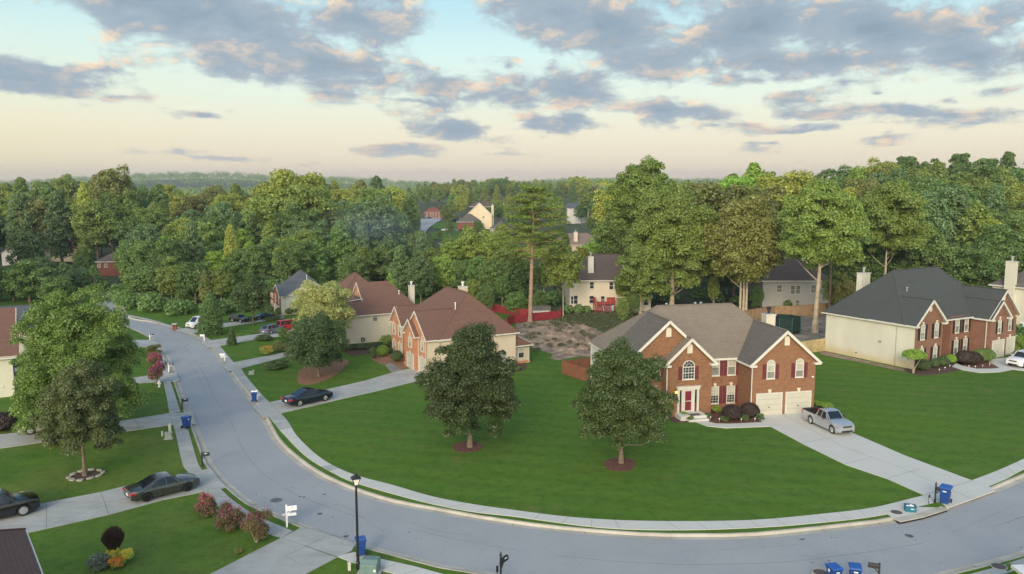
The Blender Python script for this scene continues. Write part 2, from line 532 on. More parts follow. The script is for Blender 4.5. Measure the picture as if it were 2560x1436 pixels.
# ================================================================ ground, road, pavements
def hill(x, y):
    """height of the terrain"""
    z = 0.0
    def sm(a, b, v):
        t = min(1, max(0, (v - a) / (b - a))); return t * t * (3 - 2 * t)
    d = y
    z += 6.0 * sm(430, 720, d) * sm(-150, -60, x)
    z += 6.5 * sm(150, 260, d) * sm(30, 130, x)
    z += 4.0 * sm(900, 1500, d)
    z += 33 * math.exp(-((x + 860) / 260) ** 2 - ((y - 2350) / 420) ** 2)
    z += 22 * math.exp(-((x + 1200) / 260) ** 2 - ((y - 2500) / 420) ** 2)
    z += 19 * math.exp(-((x + 470) / 190) ** 2 - ((y - 2450) / 420) ** 2)
    z += 10 * math.exp(-((x - 1500) / 900) ** 2 - ((y - 2600) / 500) ** 2)
    # washed-out clay bank behind the lots
    z += 0.75 * math.exp(-((x - 6.5) / 9.0) ** 2 - ((y - 108) / 7.0) ** 2)
    return z


def spline(pts, step=1.0):
    """Catmull-Rom through 2D points, resampled about every step metres"""
    pts = [Vector((p[0], p[1])) for p in pts]
    out = []
    for i in range(len(pts) - 1):
        p0 = pts[max(0, i - 1)]; p1 = pts[i]; p2 = pts[i + 1]; p3 = pts[min(len(pts) - 1, i + 2)]
        n = max(1, int((p2 - p1).length / step))
        for k in range(n):
            t = k / n
            out.append(0.5 * ((2 * p1) + (p2 - p0) * t + (2 * p0 - 5 * p1 + 4 * p2 - p3) * t * t + (3 * p1 - p0 - 3 * p2 + p3) * t ** 3))
    out.append(pts[-1])
    return out


def pxl(lst, z=0.0):
    return [P(x, y, z).to_2d() for x, y in lst]


ROAD_Z = -0.12
inner_px = [(262, 733), (283, 742), (300, 768), (317, 796.5), (376, 808), (436, 825), (476, 840), (514, 863), (551, 905), (584, 953), (640, 1026), (678, 1098),
            (715.6, 1138.7), (772, 1181.7), (831, 1212.6), (895.7, 1238), (976, 1262), (1084, 1282.5), (1191, 1302.7), (1280, 1316), (1400, 1331), (1600, 1347),
            (1750, 1350), (1900, 1347), (2158, 1320), (2243, 1308), (2373.6, 1274.7), (2486, 1235), (2560, 1203.4), (2700, 1145)]
outer_px = [(225, 738), (245, 752), (262, 780), (282, 800), (337, 822), (391, 850), (416, 883), (436, 918), (451, 958), (476, 1026), (492.6, 1060), (516, 1117), (531, 1155), (559, 1192.5), (597, 1227),
            (640, 1259.7), (707.5, 1289), (788, 1321.5), (885, 1353.8), (987, 1380.6), (1110.8, 1413), (1191, 1426), (1300, 1443), (1450, 1460), (1600, 1472), (1750, 1478), (1950, 1476),
            (2150, 1462), (2325, 1436), (2386, 1422), (2471, 1400.7), (2560, 1375), (2700, 1325)]
inner = spline(pxl(inner_px, ROAD_Z), 1.2)
outer = spline(pxl(outer_px, ROAD_Z), 1.2)


def offset(line, d):
    out = []
    for i, p in enumerate(line):
        a = line[max(0, i - 1)]; b = line[min(len(line) - 1, i + 1)]
        t = (b - a).normalized()
        out.append(p + Vector((-t.y, t.x)) * d)
    return out


def poly_mesh(loops, name, material, z=0.0, holes=(), zf=None, kind='structure', pts=(), skirt=0.0):
    """flat sheet bounded by the 2D loops, minus the holes"""
    vs, es, fs = [], [], []
    for L in list(loops) + list(holes):
        b = len(vs)
        L = [Vector((p[0], p[1])) for p in L]
        if sum(p.x * q_.y - q_.x * p.y for p, q_ in zip(L, L[1:] + L[:1])) < 0: L = L[::-1]
        vs += L
        fs.append(list(range(b, b + len(L))))
    for p in pts:
        vs.append(Vector((p[0], p[1])))
    nl = len(loops)
    r = geometry.delaunay_2d_cdt(vs, [], fs, 0, 1e-4, True)
    V, Fc, orig = r[0], r[2], r[5]
    keep = []
    for f, o in zip(Fc, orig):
        if any(k < nl for k in o) and not any(k >= nl for k in o):
            keep.append(list(f))
    me = bpy.data.meshes.new(name)
    zz = (lambda p: z + (zf(p[0], p[1]) if zf else 0.0))
    me.from_pydata([(p[0], p[1], zz(p)) for p in V], [], keep)
    me.materials.append(material)
    bm = bmesh.new(); bm.from_mesh(me)
    bmesh.ops.delete(bm, geom=[v for v in bm.verts if not v.link_faces], context='VERTS')
    bmesh.ops.recalc_face_normals(bm, faces=bm.faces)
    if sum(f.normal.z for f in bm.faces) < 0: bmesh.ops.reverse_faces(bm, faces=bm.faces)
    if skirt:
        edges = [e for e in bm.edges if e.is_boundary]
        ex = bmesh.ops.extrude_edge_only(bm, edges=edges)
        for v in [x for x in ex['geom'] if isinstance(x, bmesh.types.BMVert)]: v.co.z -= skirt
    bm.to_mesh(me); bm.free()
    o = bpy.data.objects.new(name, me)
    COL.objects.link(o)
    if kind: o['kind'] = kind
    return o


def grass_fn(t, bs):
    co = geoco(t)
    n1 = noise(t, co, 0.045, 5.0, 0.6)
    n2 = noise(t, co, 0.35, 5.0, 0.65)
    n3 = noise(t, co, 6.0, 4.0, 0.8)
    n5 = noise(t, t.v('MULTIPLY', co, (0.06, 0.55, 1.0)), 1.0, 3.0)
    a = t.mix(t.rng(n1, 0.35, 0.66), (0.065, 0.154, 0.021, 1), (0.109, 0.205, 0.023, 1))
    a = t.mix(t.rng(n2, 0.42, 0.72, 0.0, 0.5), a, (0.141, 0.173, 0.034, 1))
    a = t.mix(t.rng(n5, 0.4, 0.7, 0.0, 0.35), a, (0.083, 0.186, 0.027, 1))
    a = t.mix(t.rng(n3, 0.3, 0.7, 0.0, 0.5), a, (0.054, 0.118, 0.018, 1))
    n6 = noise(t, t.v('ADD', t.v('MULTIPLY', co, (0.10, 0.85, 1.0)), (4.0, 9.0, 0)), 1.0, 4.0)
    a = t.mix(t.rng(n6, 0.50, 0.62, 0.0, 0.48, True), a, (0.103, 0.186, 0.033, 1))
    st = t.m('SINE', t.m('MULTIPLY_ADD', t.m('ADD', t.m('MULTIPLY', t.n('ShaderNodeSeparateXYZ', {0: co}).outputs[0], 0.35), t.m('MULTIPLY', t.n('ShaderNodeSeparateXYZ', {0: co}).outputs[1], 1.1)), 2.2, t.m('MULTIPLY', n2, 2.5)))
    a = t.mix(t.rng(st, -0.6, 0.9, 0.0, 0.26, True), a, (0.054, 0.101, 0.017, 1))
    n7 = noise(t, co, 0.16, 6.0, 0.7)
    a = t.mix(t.rng(n7, 0.56, 0.72, 0.0, 0.60, True), a, (0.151, 0.163, 0.048, 1))
    n8 = noise(t, co, 1.3, 5.0, 0.75)
    a = t.mix(t.rng(n8, 0.36, 0.52, 0.38, 0.0, True), a, (0.032, 0.074, 0.012, 1))
    a = t.mix(t.rng(n8, 0.54, 0.70, 0.0, 0.32, True), a, (0.146, 0.194, 0.051, 1))
    link(t, a, bs.inputs['Base Color'])
    bump(t, bs, n3, 0.6, 0.05)


def tired_fn(t, bs):
    co = geoco(t)
    n1 = noise(t, co, 0.10, 5.0, 0.6)
    n2 = noise(t, co, 0.55, 6.0, 0.65)
    n3 = noise(t, co, 6.0, 4.0, 0.8)
    a = t.mix(t.rng(n1, 0.38, 0.62), (0.065, 0.147, 0.019, 1), (0.147, 0.182, 0.045, 1))
    a = t.mix(t.rng(n2, 0.42, 0.72, 0.0, 0.7), a, (0.139, 0.233, 0.030, 1))
    a = t.mix(t.rng(n3, 0.3, 0.7, 0.0, 0.5), a, (0.053, 0.107, 0.018, 1))
    n8 = noise(t, co, 1.3, 5.0, 0.75)
    a = t.mix(t.rng(n8, 0.36, 0.52, 0.38, 0.0, True), a, (0.029, 0.081, 0.012, 1))
    a = t.mix(t.rng(n8, 0.54, 0.70, 0.0, 0.32, True), a, (0.132, 0.214, 0.051, 1))
    link(t, a, bs.inputs['Base Color'])
    bump(t, bs, n3, 0.6, 0.05)


def asphalt_fn(t, bs):
    co = geoco(t)
    n1 = noise(t, co, 0.22, 5.0, 0.6)
    n2 = noise(t, co, 14.0, 3.0, 0.8)
    n3 = noise(t, co, 1.7, 6.0, 0.7)
    a = t.mix(t.rng(n1, 0.35, 0.65), (0.315, 0.328, 0.338, 1), (0.36, 0.372, 0.375, 1))
    a = t.mix(t.rng(n2, 0.35, 0.7, 0.0, 0.45), a, (0.20, 0.225, 0.26, 1))
    a = t.mix(t.rng(n3, 0.60, 0.80, 0.0, 0.30), a, (0.18, 0.20, 0.23, 1))
    # long hairline cracks
    w = t.n('ShaderNodeTexVoronoi', {'Vector': t.v('ADD', t.v('MULTIPLY', co, (0.085, 0.085, 0.085)), t.v('MULTIPLY', t.n('ShaderNodeTexNoise', {'Vector': co, 'Scale': 0.3, 'Detail': 4.0}).outputs[1], (0.25, 0.25, 0)))}, feature='DISTANCE_TO_EDGE')
    a = t.mix(t.rng(w.outputs[0], 0.0, 0.0035, 0.38, 0.0), a, (0.10, 0.11, 0.13, 1))
    link(t, a, bs.inputs['Base Color'])
    bump(t, bs, n2, 0.4, 0.01)


def concrete_fn(base, dirt, amt=0.6, joint=1.5):
    def fn(t, bs):
        co = geoco(t)
        n1 = noise(t, co, 0.5, 6.0, 0.65)
        n2 = noise(t, co, 9.0, 4.0, 0.75)
        n3 = noise(t, t.v('MULTIPLY', co, (0.35, 1.6, 1)), 1.0, 5.0)
        a = t.mix(t.rng(n1, 0.35, 0.75, 0.0, amt), base, dirt)
        a = t.mix(t.rng(n3, 0.5, 0.75, 0.0, amt * 0.6), a, dirt)
        a = t.mix(t.rng(n2, 0.35, 0.7, 0.0, 0.22), a, tuple(c * 0.75 for c in base[:3]) + (1,))
        link(t, a, bs.inputs['Base Color'])
        bump(t, bs, n2, 0.2, 0.01)
    return fn


GRASS = mat('lawn_grass', rough=0.95, fn=grass_fn, spec=0.1)
GRASS_T = mat('tired_lawn_grass', rough=0.95, fn=tired_fn, spec=0.1)
ASPHALT = mat('pale_asphalt', rough=0.85, fn=asphalt_fn)
CONC = mat('new_concrete', rough=0.85, fn=concrete_fn((0.56, 0.56, 0.52, 1), (0.42, 0.41, 0.36, 1), 0.35))
CONC_OLD = mat('old_concrete', rough=0.9, fn=concrete_fn((0.43, 0.44, 0.42, 1), (0.24, 0.24, 0.21, 1), 0.75))
CONC_DK = mat('stained_concrete', rough=0.9, fn=concrete_fn((0.27, 0.27, 0.25, 1), (0.14, 0.135, 0.12, 1), 0.8))
KERBC = mat('kerb_concrete', rough=0.9, fn=concrete_fn((0.50, 0.47, 0.40, 1), (0.24, 0.21, 0.16, 1), 0.7))
MULCH = mat('red_mulch', rough=1.0, fn=vary((0.125, 0.052, 0.038, 1), 0.55, 5.0, geoco, 6.0, 0.8))
STRAW = mat('pine_straw', rough=1.0, fn=vary((0.235, 0.125, 0.070, 1), 0.35, 4.0, geoco, 6.0, 0.8))
MULCH_D = mat('dark_mulch', rough=1.0, fn=vary((0.08, 0.045, 0.034, 1), 0.5, 5.0, geoco, 6.0, 0.8))
CLAY = mat('red_clay', rough=1.0, fn=vary((0.20, 0.138, 0.098, 1), 0.45, 0.9, geoco, 8.0, 1.0, alt=(0.33, 0.255, 0.19, 1)))
DIRT = mat('grey_dirt', rough=1.0, fn=vary((0.19, 0.17, 0.13, 1), 0.5, 0.5, geoco, 7.0, 0.8, alt=(0.34, 0.31, 0.26, 1)))
WOODFLOOR = mat('forest_floor', rough=1.0, fn=vary((0.045, 0.058, 0.020, 1), 0.5, 0.3, geoco, 6.0, 0.5, alt=(0.075, 0.095, 0.030, 1)))
WEEDS = mat('rough_grass', rough=1.0, fn=vary((0.055, 0.088, 0.022, 1), 0.45, 0.6, geoco, 7.0, 0.9, alt=(0.10, 0.13, 0.045, 1)))
SEAM = mat('road_seam', rough=.9, fn=vary((0.15, 0.165, 0.185, 1), .3, 3, geoco))
SEAM2 = mat('tar_spot', rough=.8, fn=vary((0.085, 0.095, 0.11, 1), .5, 9, geoco))
IRON = mat('manhole_iron', rough=0.7, fn=vary((0.10, 0.075, 0.07, 1), 0.4, 12.0, geoco, 4.0, 0.5))

# the ground sheet with the road corridor cut out
KW = 0.64
kin = offset(inner, KW)          # lawn side of the inner kerb (left of the direction of travel away->near ... set below)
if (kin[40] - Vector((4, 70))).length > (inner[40] - Vector((4, 70))).length: kin = offset(inner, -KW); SGN_IN = -1
else: SGN_IN = 1
kout = offset(outer, -SGN_IN * KW)
hole = [p for p in kin] + [p for p in reversed(kout)]
steiner = []
rnd = random.Random(3)
y = -60.0
while y < 3600:
    step = 6.0 if y < 200 else (14.0 if y < 420 else (30 if y < 1000 else 90))
    half = 160 + max(0, y) * 0.95
    x = -half
    while x <= half:
        steiner.append((x + rnd.uniform(-.2, .2) * step, y + rnd.uniform(-.2, .2) * step))
        x += step
    y += step
ext = [(-3900, -90), (3900, -90), (3900, 3750), (-3900, 3750)]
gr = poly_mesh([ext], 'ground', GRASS, 0.0, holes=[hole], zf=hill, pts=steiner)
me = gr.data
for m_ in (WOODFLOOR, GRASS_T, DIRT): me.materials.append(m_)
for p in me.polygons:
    c = p.center
    px = c.x / max(c.y, 1) * F_PX + 1280
    if c.y > 150 or (c.y > 118 and c.x > 4) or (c.y > 104 and c.x > 52): p.material_index = 1
    elif c.y < 75 and c.x < -6 - 0: p.material_index = 2
for p in me.polygons:
    c = p.center
    if p.material_index == 2:
        # keep the inner lawns of the bend green: only the outer side of the road is tired turf
        i = min(range(0, len(inner), 3), key=lambda k: (inner[k] - c.to_2d()).length)
        j = min(range(0, len(outer), 3), key=lambda k: (outer[k] - c.to_2d()).length)
        if (inner[i] - c.to_2d()).length < (outer[j] - c.to_2d()).length: p.material_index = 0

# asphalt
mb = MB()


def strip(mb, A, B, za, zb, material, jag=0):
    """ribbon between two polylines of any length"""
    n = max(len(A), len(B))
    def at(L, t):
        k = t * (len(L) - 1); i = min(int(k), len(L) - 2); f = k - i
        return L[i] * (1 - f) + L[i + 1] * f
    vs, fs = [], []
    for i in range(n):
        t = i / (n - 1)
        a, b = at(A, t), at(B, t)
        vs += [(a.x, a.y, za), (b.x, b.y, zb)]
    for i in range(n - 1):
        fs.append((2 * i, 2 * i + 1, 2 * i + 3, 2 * i + 2))
    mb.faces(vs, fs, material)


road = poly_mesh([[p for p in offset(inner, -SGN_IN * -0.02)] + [p for p in reversed(offset(outer, SGN_IN * -0.02))]], 'road', ASPHALT, ROAD_Z)
# kerb and gutter: pan, face, top
for nm, line, sg in (('kerb', inner, SGN_IN), ('kerb', outer, -SGN_IN)):
    mb = MB()
    offs = [(0.0, ROAD_Z + .006), (0.40, ROAD_Z - 0.005), (0.46, -0.015), (0.50, 0.012), (0.62, 0.016), (0.66, -0.06)]
    lines = [offset(line, sg * o) for o, _ in offs]
    for k in range(len(offs) - 1):
        strip(mb, lines[k], lines[k + 1], offs[k][1], offs[k + 1][1], KERBC)
    o = mb.build(nm)
    if sum(p.normal.z for p in o.data.polygons) < 0: o.data.flip_normals()
    tag(o, kind='structure')
# transverse joints of the gutter
mb = MB()
for line, sg in ((inner, SGN_IN), (outer, -SGN_IN)):
    a_, b_, c_ = offset(line, sg * 0.02), offset(line, sg * 0.40), offset(line, sg * 0.50)
    d_ = offset(line, sg * 0.62)
    for i in range(2, len(line) - 2, 3):
        w = (line[i + 1] - line[i]).normalized() * 0.012
        for (p, zp), (q_, zq) in (((a_[i], ROAD_Z + .010), (b_[i], ROAD_Z)), ((c_[i], 0.017), (d_[i], 0.021))):
            mb.face([(p.x - w.x, p.y - w.y, zp), (q_.x - w.x, q_.y - w.y, zq), (q_.x + w.x, q_.y + w.y, zq), (p.x + w.x, p.y + w.y, zp)], MULCH_D)
tag(mb.build('kerb_joints'), kind='structure')


def slab(name, loops, material, z=0.03, smooth=None):
    return poly_mesh(loops, name, material, z, skirt=0.05)


def line_px(pts, w=0.03, z=0.036, mb=None, material=None):
    for a, b in zip(pts, pts[1:]):
        a, b = P(*a, z), P(*b, z)
        d = (b - a).normalized() * 1.0
        n = Vector((-d.y, d.x, 0)) * w / 2
        mb.face([a - n, b - n, b + n, a + n], material)


# long pavement on the inner side of the bend
lawn_side = [(300, 783), (376, 798.5), (426, 813.5), (464, 823), (489, 836.0), (516, 844.5), (546.5, 863), (584, 905.6), (601.7, 920.6), (617, 943), (652, 983.8), (675, 1007), (717, 1050), (742.5, 1090), (793.5, 1138.7),
             (847, 1171), (904, 1192.5), (976, 1211), (1084, 1242), (1191, 1262), (1280, 1274.5), (1400, 1290), (1500, 1298), (1600, 1302), (1750, 1303), (1900, 1299), (2052, 1285), (2185, 1268.7), (2311, 1238)]
road_side = [(300, 786), (376, 803), (426, 819.5), (464, 831), (489, 843), (508, 855), (531, 872), (564, 908), (584, 930), (599, 953), (629, 988), (649, 1013), (687, 1060), (713, 1090), (767, 1143), (836.6, 1184.4),
             (885, 1206), (976, 1233), (1084, 1261), (1191, 1281), (1280, 1290.6), (1500, 1319), (1700, 1325), (1900, 1318.6), (2052, 1306.6), (2173, 1293), (2240, 1280), (2330, 1256)]
la, lb = spline(pxl(lawn_side, 0.03), 0.8), spline(pxl(road_side, 0.03), 0.8)


def split_strip(name, A, B, parts, z=0.03, joints=1.5):
    """pavement ribbon; parts: list of (t0, t1, material)"""
    def at(L, t):
        k = t * (len(L) - 1); i = min(int(k), len(L) - 2); f = k - i
        return L[i] * (1 - f) + L[i + 1] * f
    mb = MB()
    N = 400
    for (t0, t1, m) in parts:
        n = max(2, int((t1 - t0) * N))
        a = [at(A, t0 + (t1 - t0) * i / n) for i in range(n + 1)]
        b = [at(B, t0 + (t1 - t0) * i / n) for i in range(n + 1)]
        vs = [(p.x, p.y, z) for pr in zip(a, b) for p in pr]
        mb.faces(vs, [(2 * i, 2 * i + 1, 2 * i + 3, 2 * i + 2) for i in range(n)], m)
        vs2 = [(p.x, p.y, zz) for p in a for zz in (z, z - .05)]
        mb.faces(vs2, [(2 * i, 2 * i + 1, 2 * i + 3, 2 * i + 2) for i in range(n)], m)
        vs2 = [(p.x, p.y, zz) for p in b for zz in (z, z - .05)]
        mb.faces(vs2, [(2 * i, 2 * i + 1, 2 * i + 3, 2 * i + 2) for i in range(n)], m)
    o = mb.build(name)
    tag(o, kind='structure')
    L = sum((A[i + 1] - A[i]).length for i in range(len(A) - 1))
    k = int(L / joints)
    mj = MB()
    for i in range(1, k):
        p, q_ = at(A, i / k), at(B, i / k)
        w = Vector((-(q_ - p).y, (q_ - p).x)).normalized() * 0.012
        mj.face([(p.x - w.x, p.y - w.y, z + .004), (q_.x - w.x, q_.y - w.y, z + .004), (q_.x + w.x, q_.y + w.y, z + .004), (p.x + w.x, p.y + w.y, z + .004)], CONC_DK)
    tag(mj.build(name + '_joints'), kind='structure')
    return o


# match fractions of both polylines by cutting them at the same stations
def cut(L, p):
    return min(range(len(L)), key=lambda i: (L[i] - p).length)


def sub(L, a, b):
    i, j = cut(L, a), cut(L, b)
    return L[min(i, j):max(i, j) + 1]


st = [(300, 784), (601, 924), (660, 1000), (722, 1072), (800, 1151), (976, 1222), (1280, 1282), (1600, 1310), (2000, 1300), (2250, 1262)]
mats_ = [CONC_OLD, CONC_OLD, CONC_OLD, CONC, CONC, CONC, CONC, CONC, CONC]
for i in range(len(st) - 1):
    a, b = P(*st[i]).to_2d(), P(*st[i + 1]).to_2d()
    A_, B_ = sub(la, a, b), sub(lb, a, b)
    if len(A_) > 1 and len(B_) > 1:
        parts = [(0, 1, mats_[i])]
        if i == 4: parts = [(0, .16, CONC), (.16, .30, CONC_OLD), (.30, 1, CONC)]
        split_strip('pavement', A_, B_, parts)

# pavements of the outer side
for A_px, B_px, m in (
    ([(408.6, 955.7), (416, 990), (423.7, 1033.4)], [(426, 953), (438, 988), (451, 1030)], CONC_OLD),
    ([(433, 1062), (443, 1100), (451.6, 1141), (460, 1168), (473, 1183)], [(466, 1060), (475, 1090), (481, 1112), (497, 1163), (506, 1176)], CONC_OLD),
    ([(511, 1230), (548, 1268), (600, 1303), (650, 1328), (703.5, 1344)], [(551, 1222), (575, 1245), (602, 1265), (640, 1289), (732, 1328)], CONC_OLD),
    ([(842, 1391), (898, 1411.6), (952, 1426), (1060, 1452), (1200, 1478)], [(885, 1380.6), (949.5, 1396.8), (1041, 1417), (1111, 1436), (1230, 1460)], CONC),
    ([(385, 868), (396, 893), (402, 915), (408, 934)], [(398, 864), (407, 885), (414, 910), (424, 934)], CONC_OLD),
    ([(2310, 1480), (2420, 1462), (2490, 1442), (2580, 1410)], [(2300, 1464), (2405, 1440), (2480, 1421), (2570, 1392)], CONC_OLD),
    ([(2429.7, 1201), (2500, 1174), (2560, 1147), (2680, 1090)], [(2470.7, 1215.5), (2520, 1195), (2560, 1173), (2700, 1110)], CONC),
):
    split_strip('pavement', spline(pxl(A_px, .03), .8), spline(pxl(B_px, .03), .8), [(0, 1, m)], z=0.034)

# driveways with their aprons
def apron(mb, pts, material):
    pass


def drive(name, px, material, z=0.042, ramp=()):
    """px polygon; corners listed in ramp dip to the gutter"""
    pts = [P(x, y, z) for x, y in px]
    o = poly_mesh([[p.to_2d() for p in pts]], name, material, z, skirt=0.07)
    return o


drive('driveway', [(1876, 1037), (2036, 1031), (2060, 1046), (2126, 1080), (2264, 1139.6), (2429.7, 1201), (2471, 1215.5), (2488, 1227), (2430, 1248), (2372, 1268.5),
                   (2364, 1266.5), (2349, 1255), (2334, 1258), (2296, 1267.8), (2372, 1270), (2300, 1288), (2240, 1299), (2222, 1287), (2185, 1269.5), (2240, 1256), (2311, 1238), (2218.8, 1197), (2112.5, 1161), (2006, 1109), (1924, 1065)], CONC)
drive('driveway', [(1025, 921.6), (976, 933), (912, 952), (837, 969), (744.5, 991), (675, 1005.5), (650, 1010), (633, 1018), (645, 1030), (660, 1045), (701, 1033), (785, 1014), (864.5, 995), (941, 978), (1045, 952), (1052, 930)], CONC_OLD)
drive('driveway', [(556, 912), (600, 903), (716, 880), (760, 866), (780, 876), (718, 891), (669, 904), (603, 921), (570, 929)], CONC_OLD)
drive('driveway', [(504, 856), (529, 850.5), (640, 836), (700, 826), (760, 815), (790, 826), (720, 838), (632, 850), (545, 866), (519, 869)], CONC_OLD)
drive('driveway', [(438, 825), (464, 820), (499, 819), (560, 808), (660, 796), (700, 788), (712, 794), (640, 806), (560, 818), (500, 830), (466, 834)], CONC_OLD)
drive('driveway', [(473, 1181.7), (357.5, 1204.6), (252.7, 1230), (92.7, 1261), (-60, 1293), (-150, 1316), (-150, 1390), (51, 1335), (115.6, 1321.5), (271.5, 1286.6), (408.6, 1249), (511, 1229), (551, 1221.5), (566, 1218), (545, 1196), (526, 1171), (505, 1175)], CONC_OLD)
drive('driveway', [(482, 1031), (423, 1033), (338, 1047), (200, 1066), (0, 1086), (-200, 1110), (-200, 1150), (0, 1121), (115, 1104), (322.6, 1077), (430, 1062), (470, 1058), (490, 1060)], CONC_OLD)
drive('driveway', [(416, 934), (356, 941), (250, 958), (180, 968), (180, 985), (358, 957), (439, 953), (449, 952), (441, 932)], CONC_OLD)
drive('driveway', [(361, 850), (330, 850), (250, 858), (250, 868), (380, 868), (399, 864), (388, 850)], CONC_OLD)
drive('driveway', [(703.5, 1344), (600, 1397), (524, 1436), (470, 1470), (700, 1480), (761, 1436), (842, 1393), (880, 1376), (888, 1358), (830, 1340), (786, 1325), (752, 1319), (735, 1329)], CONC_OLD)
drive('front_walk', [(1721, 1036), (1737, 1054), (1766, 1065), (1814, 1070), (1926, 1066), (1912, 1055.5), (1820.5, 1059.7), (1788.4, 1058.7), (1759.6, 1050.7), (1746.8, 1041), (1738, 1033)], CONC, z=0.048)
drive('front_walk', [(963, 913), (979, 932), (1005, 926), (990, 915), (976, 907)], CONC_DK, z=0.048)
drive('driveway', [(2462, 900), (2540, 892), (2640, 880), (2680, 940), (2580, 930), (2535, 924), (2500, 920)], CONC)
drive('front_walk', [(2380, 917), (2406, 925), (2450, 932), (2500, 930), (2540, 922), (2530, 917), (2480, 922), (2440, 922), (2405, 914), (2390, 908)], CONC, z=0.048)
# joints in the driveways
mb = MB()
for a, b in (((115.6, 1258), (116, 1321.5)), ((252.7, 1231), (271.5, 1286.6)), ((357, 1206), (372, 1258)), ((92, 1292), (262, 1257)), ((262, 1257), (420, 1226)),
             ((1951, 1034), (2108, 1117)), ((2108, 1117), (2254, 1170)), ((2254, 1170), (2430, 1248)), ((2006, 1107), (2062, 1098)), ((2112, 1160), (2182, 1143)), ((2218, 1196), (2300, 1172)), ((2311, 1238), (2430, 1202)),
             ((912, 952), (942, 977)), ((837, 969), (864, 994)), ((976, 933), (1012, 958)), ((744, 991), (785, 1013)), ((675, 1006), (700, 1033)), ((1012, 926), (1046, 943)), ((744, 1002), (1012, 940)),
             ((703, 1344), (842, 1393)), ((714, 1391), (815, 1341)), ((766, 1366), (842, 1393)), ((473, 1183), (511, 1229)), ((425, 1034), (431, 1061)), ((338, 1048), (350, 1073)),
             ((545, 853), (556, 864)), ((603, 905), (617, 920))):
    line_px([a, b], 0.035, 0.048, mb, CONC_DK)
tag(mb.build('driveway_joints'), kind='structure')
mb = MB()
line_px([(712, 1391), (728, 1396), (737, 1404), (745, 1407), (760, 1415)], 0.03, 0.0485, mb, CONC_DK)
tag(mb.build('driveway_cracks'), kind='structure')
# small tar spots and patches on the road
mb = MB()
rr = random.Random(5)
for (x, y, w) in ((731, 1219, .10), (750, 1242, .16), (760, 1243, .16), (811, 1236, .22), (640, 1236, .14), (865, 1341, .3), (1022, 1331, .12), (832, 1293, .12), (798, 1285, .3), (841, 1261, .1), (1040, 1347, .08),
                  (2003, 1349, .16), (2010, 1348, .14), (2078, 1344, .1), (2091, 1344, .1), (2273, 1340, .5), (2290, 1351, .1), (2322, 1335, .07), (2073, 1402, .12), (2031, 1407, .12), (640, 1261, .15), (2552, 1369, .12), (1997, 1349, .08),
                  (505, 910, .25), (470, 861, .3)):
    c = P(x, y, ROAD_Z + .004)
    k = 7; w *= .7
    mb.face([(c.x + w * rr.uniform(.6, 1.2) * math.cos(2 * math.pi * i / k), c.y + w * .8 * rr.uniform(.6, 1.2) * math.sin(2 * math.pi * i / k), ROAD_Z + .004) for i in range(k)], SEAM2)
tag(mb.build('road_tar_spots'), kind='structure')
mb = MB()
r9 = random.Random(12)
k0 = len(inner) // 6
mid = []
for i in range(k0, len(inner)):
    p = inner[i]
    q_ = min(outer, key=lambda o_: (o_ - p).length)
    mid.append(p.lerp(q_, .5 + .02 * math.sin(i * .37) + r9.uniform(-.006, .006)))
for a, b in zip(mid, mid[1:]):
    d = (b - a).normalized(); n_ = Vector((-d.y, d.x)) * r9.uniform(.008, .02)
    if r9.random() < .16: continue
    mb.face([(a.x - n_.x, a.y - n_.y, ROAD_Z + .004), (b.x - n_.x, b.y - n_.y, ROAD_Z + .004), (b.x + n_.x, b.y + n_.y, ROAD_Z + .004), (a.x + n_.x, a.y + n_.y, ROAD_Z + .004)], SEAM)
for (pts_) in (((650, 1240), (700, 1262), (760, 1285)), ((820, 1240), (900, 1290), (960, 1330)), ((1700, 1380), (1850, 1372), (2000, 1362)), ((2380, 1330), (2460, 1298), (2540, 1262)), ((470, 905), (492, 935), (520, 990)), ((1010, 1300), (1100, 1330), (1180, 1338))):
    L_ = spline(pxl(pts_, ROAD_Z), .5)
    for a, b in zip(L_, L_[1:]):
        d = (b - a).normalized(); n_ = Vector((-d.y, d.x)); a2 = a + n_ * r9.uniform(-.03, .03)
        n_ = n_ * r9.uniform(.004, .012)
        mb.face([(a2.x - n_.x, a2.y - n_.y, ROAD_Z + .005), (b.x - n_.x, b.y - n_.y, ROAD_Z + .005), (b.x + n_.x, b.y + n_.y, ROAD_Z + .005), (a2.x + n_.x, a2.y + n_.y, ROAD_Z + .005)], SEAM)
tag(mb.build('road_cracks'), kind='structure')


def grass_fill(px, z=0.052, m=GRASS):
    poly_mesh([pxl(px, z)], 'verge', m, z, skirt=.07)


grass_fill([(2294.6, 1267.4), (2334, 1258), (2349, 1255), (2363, 1266.5), (2340, 1267.6)])
grass_fill([(2500, 1418), (2520, 1409), (2545, 1412), (2520, 1428)], m=GRASS_T)
# planting beds
def bed(name, px, m, z=0.02, zz=None):
    L = spline(pxl(px + [px[0]], z), 0.4)[:-1]
    return poly_mesh([L], name, m, z, skirt=.04)


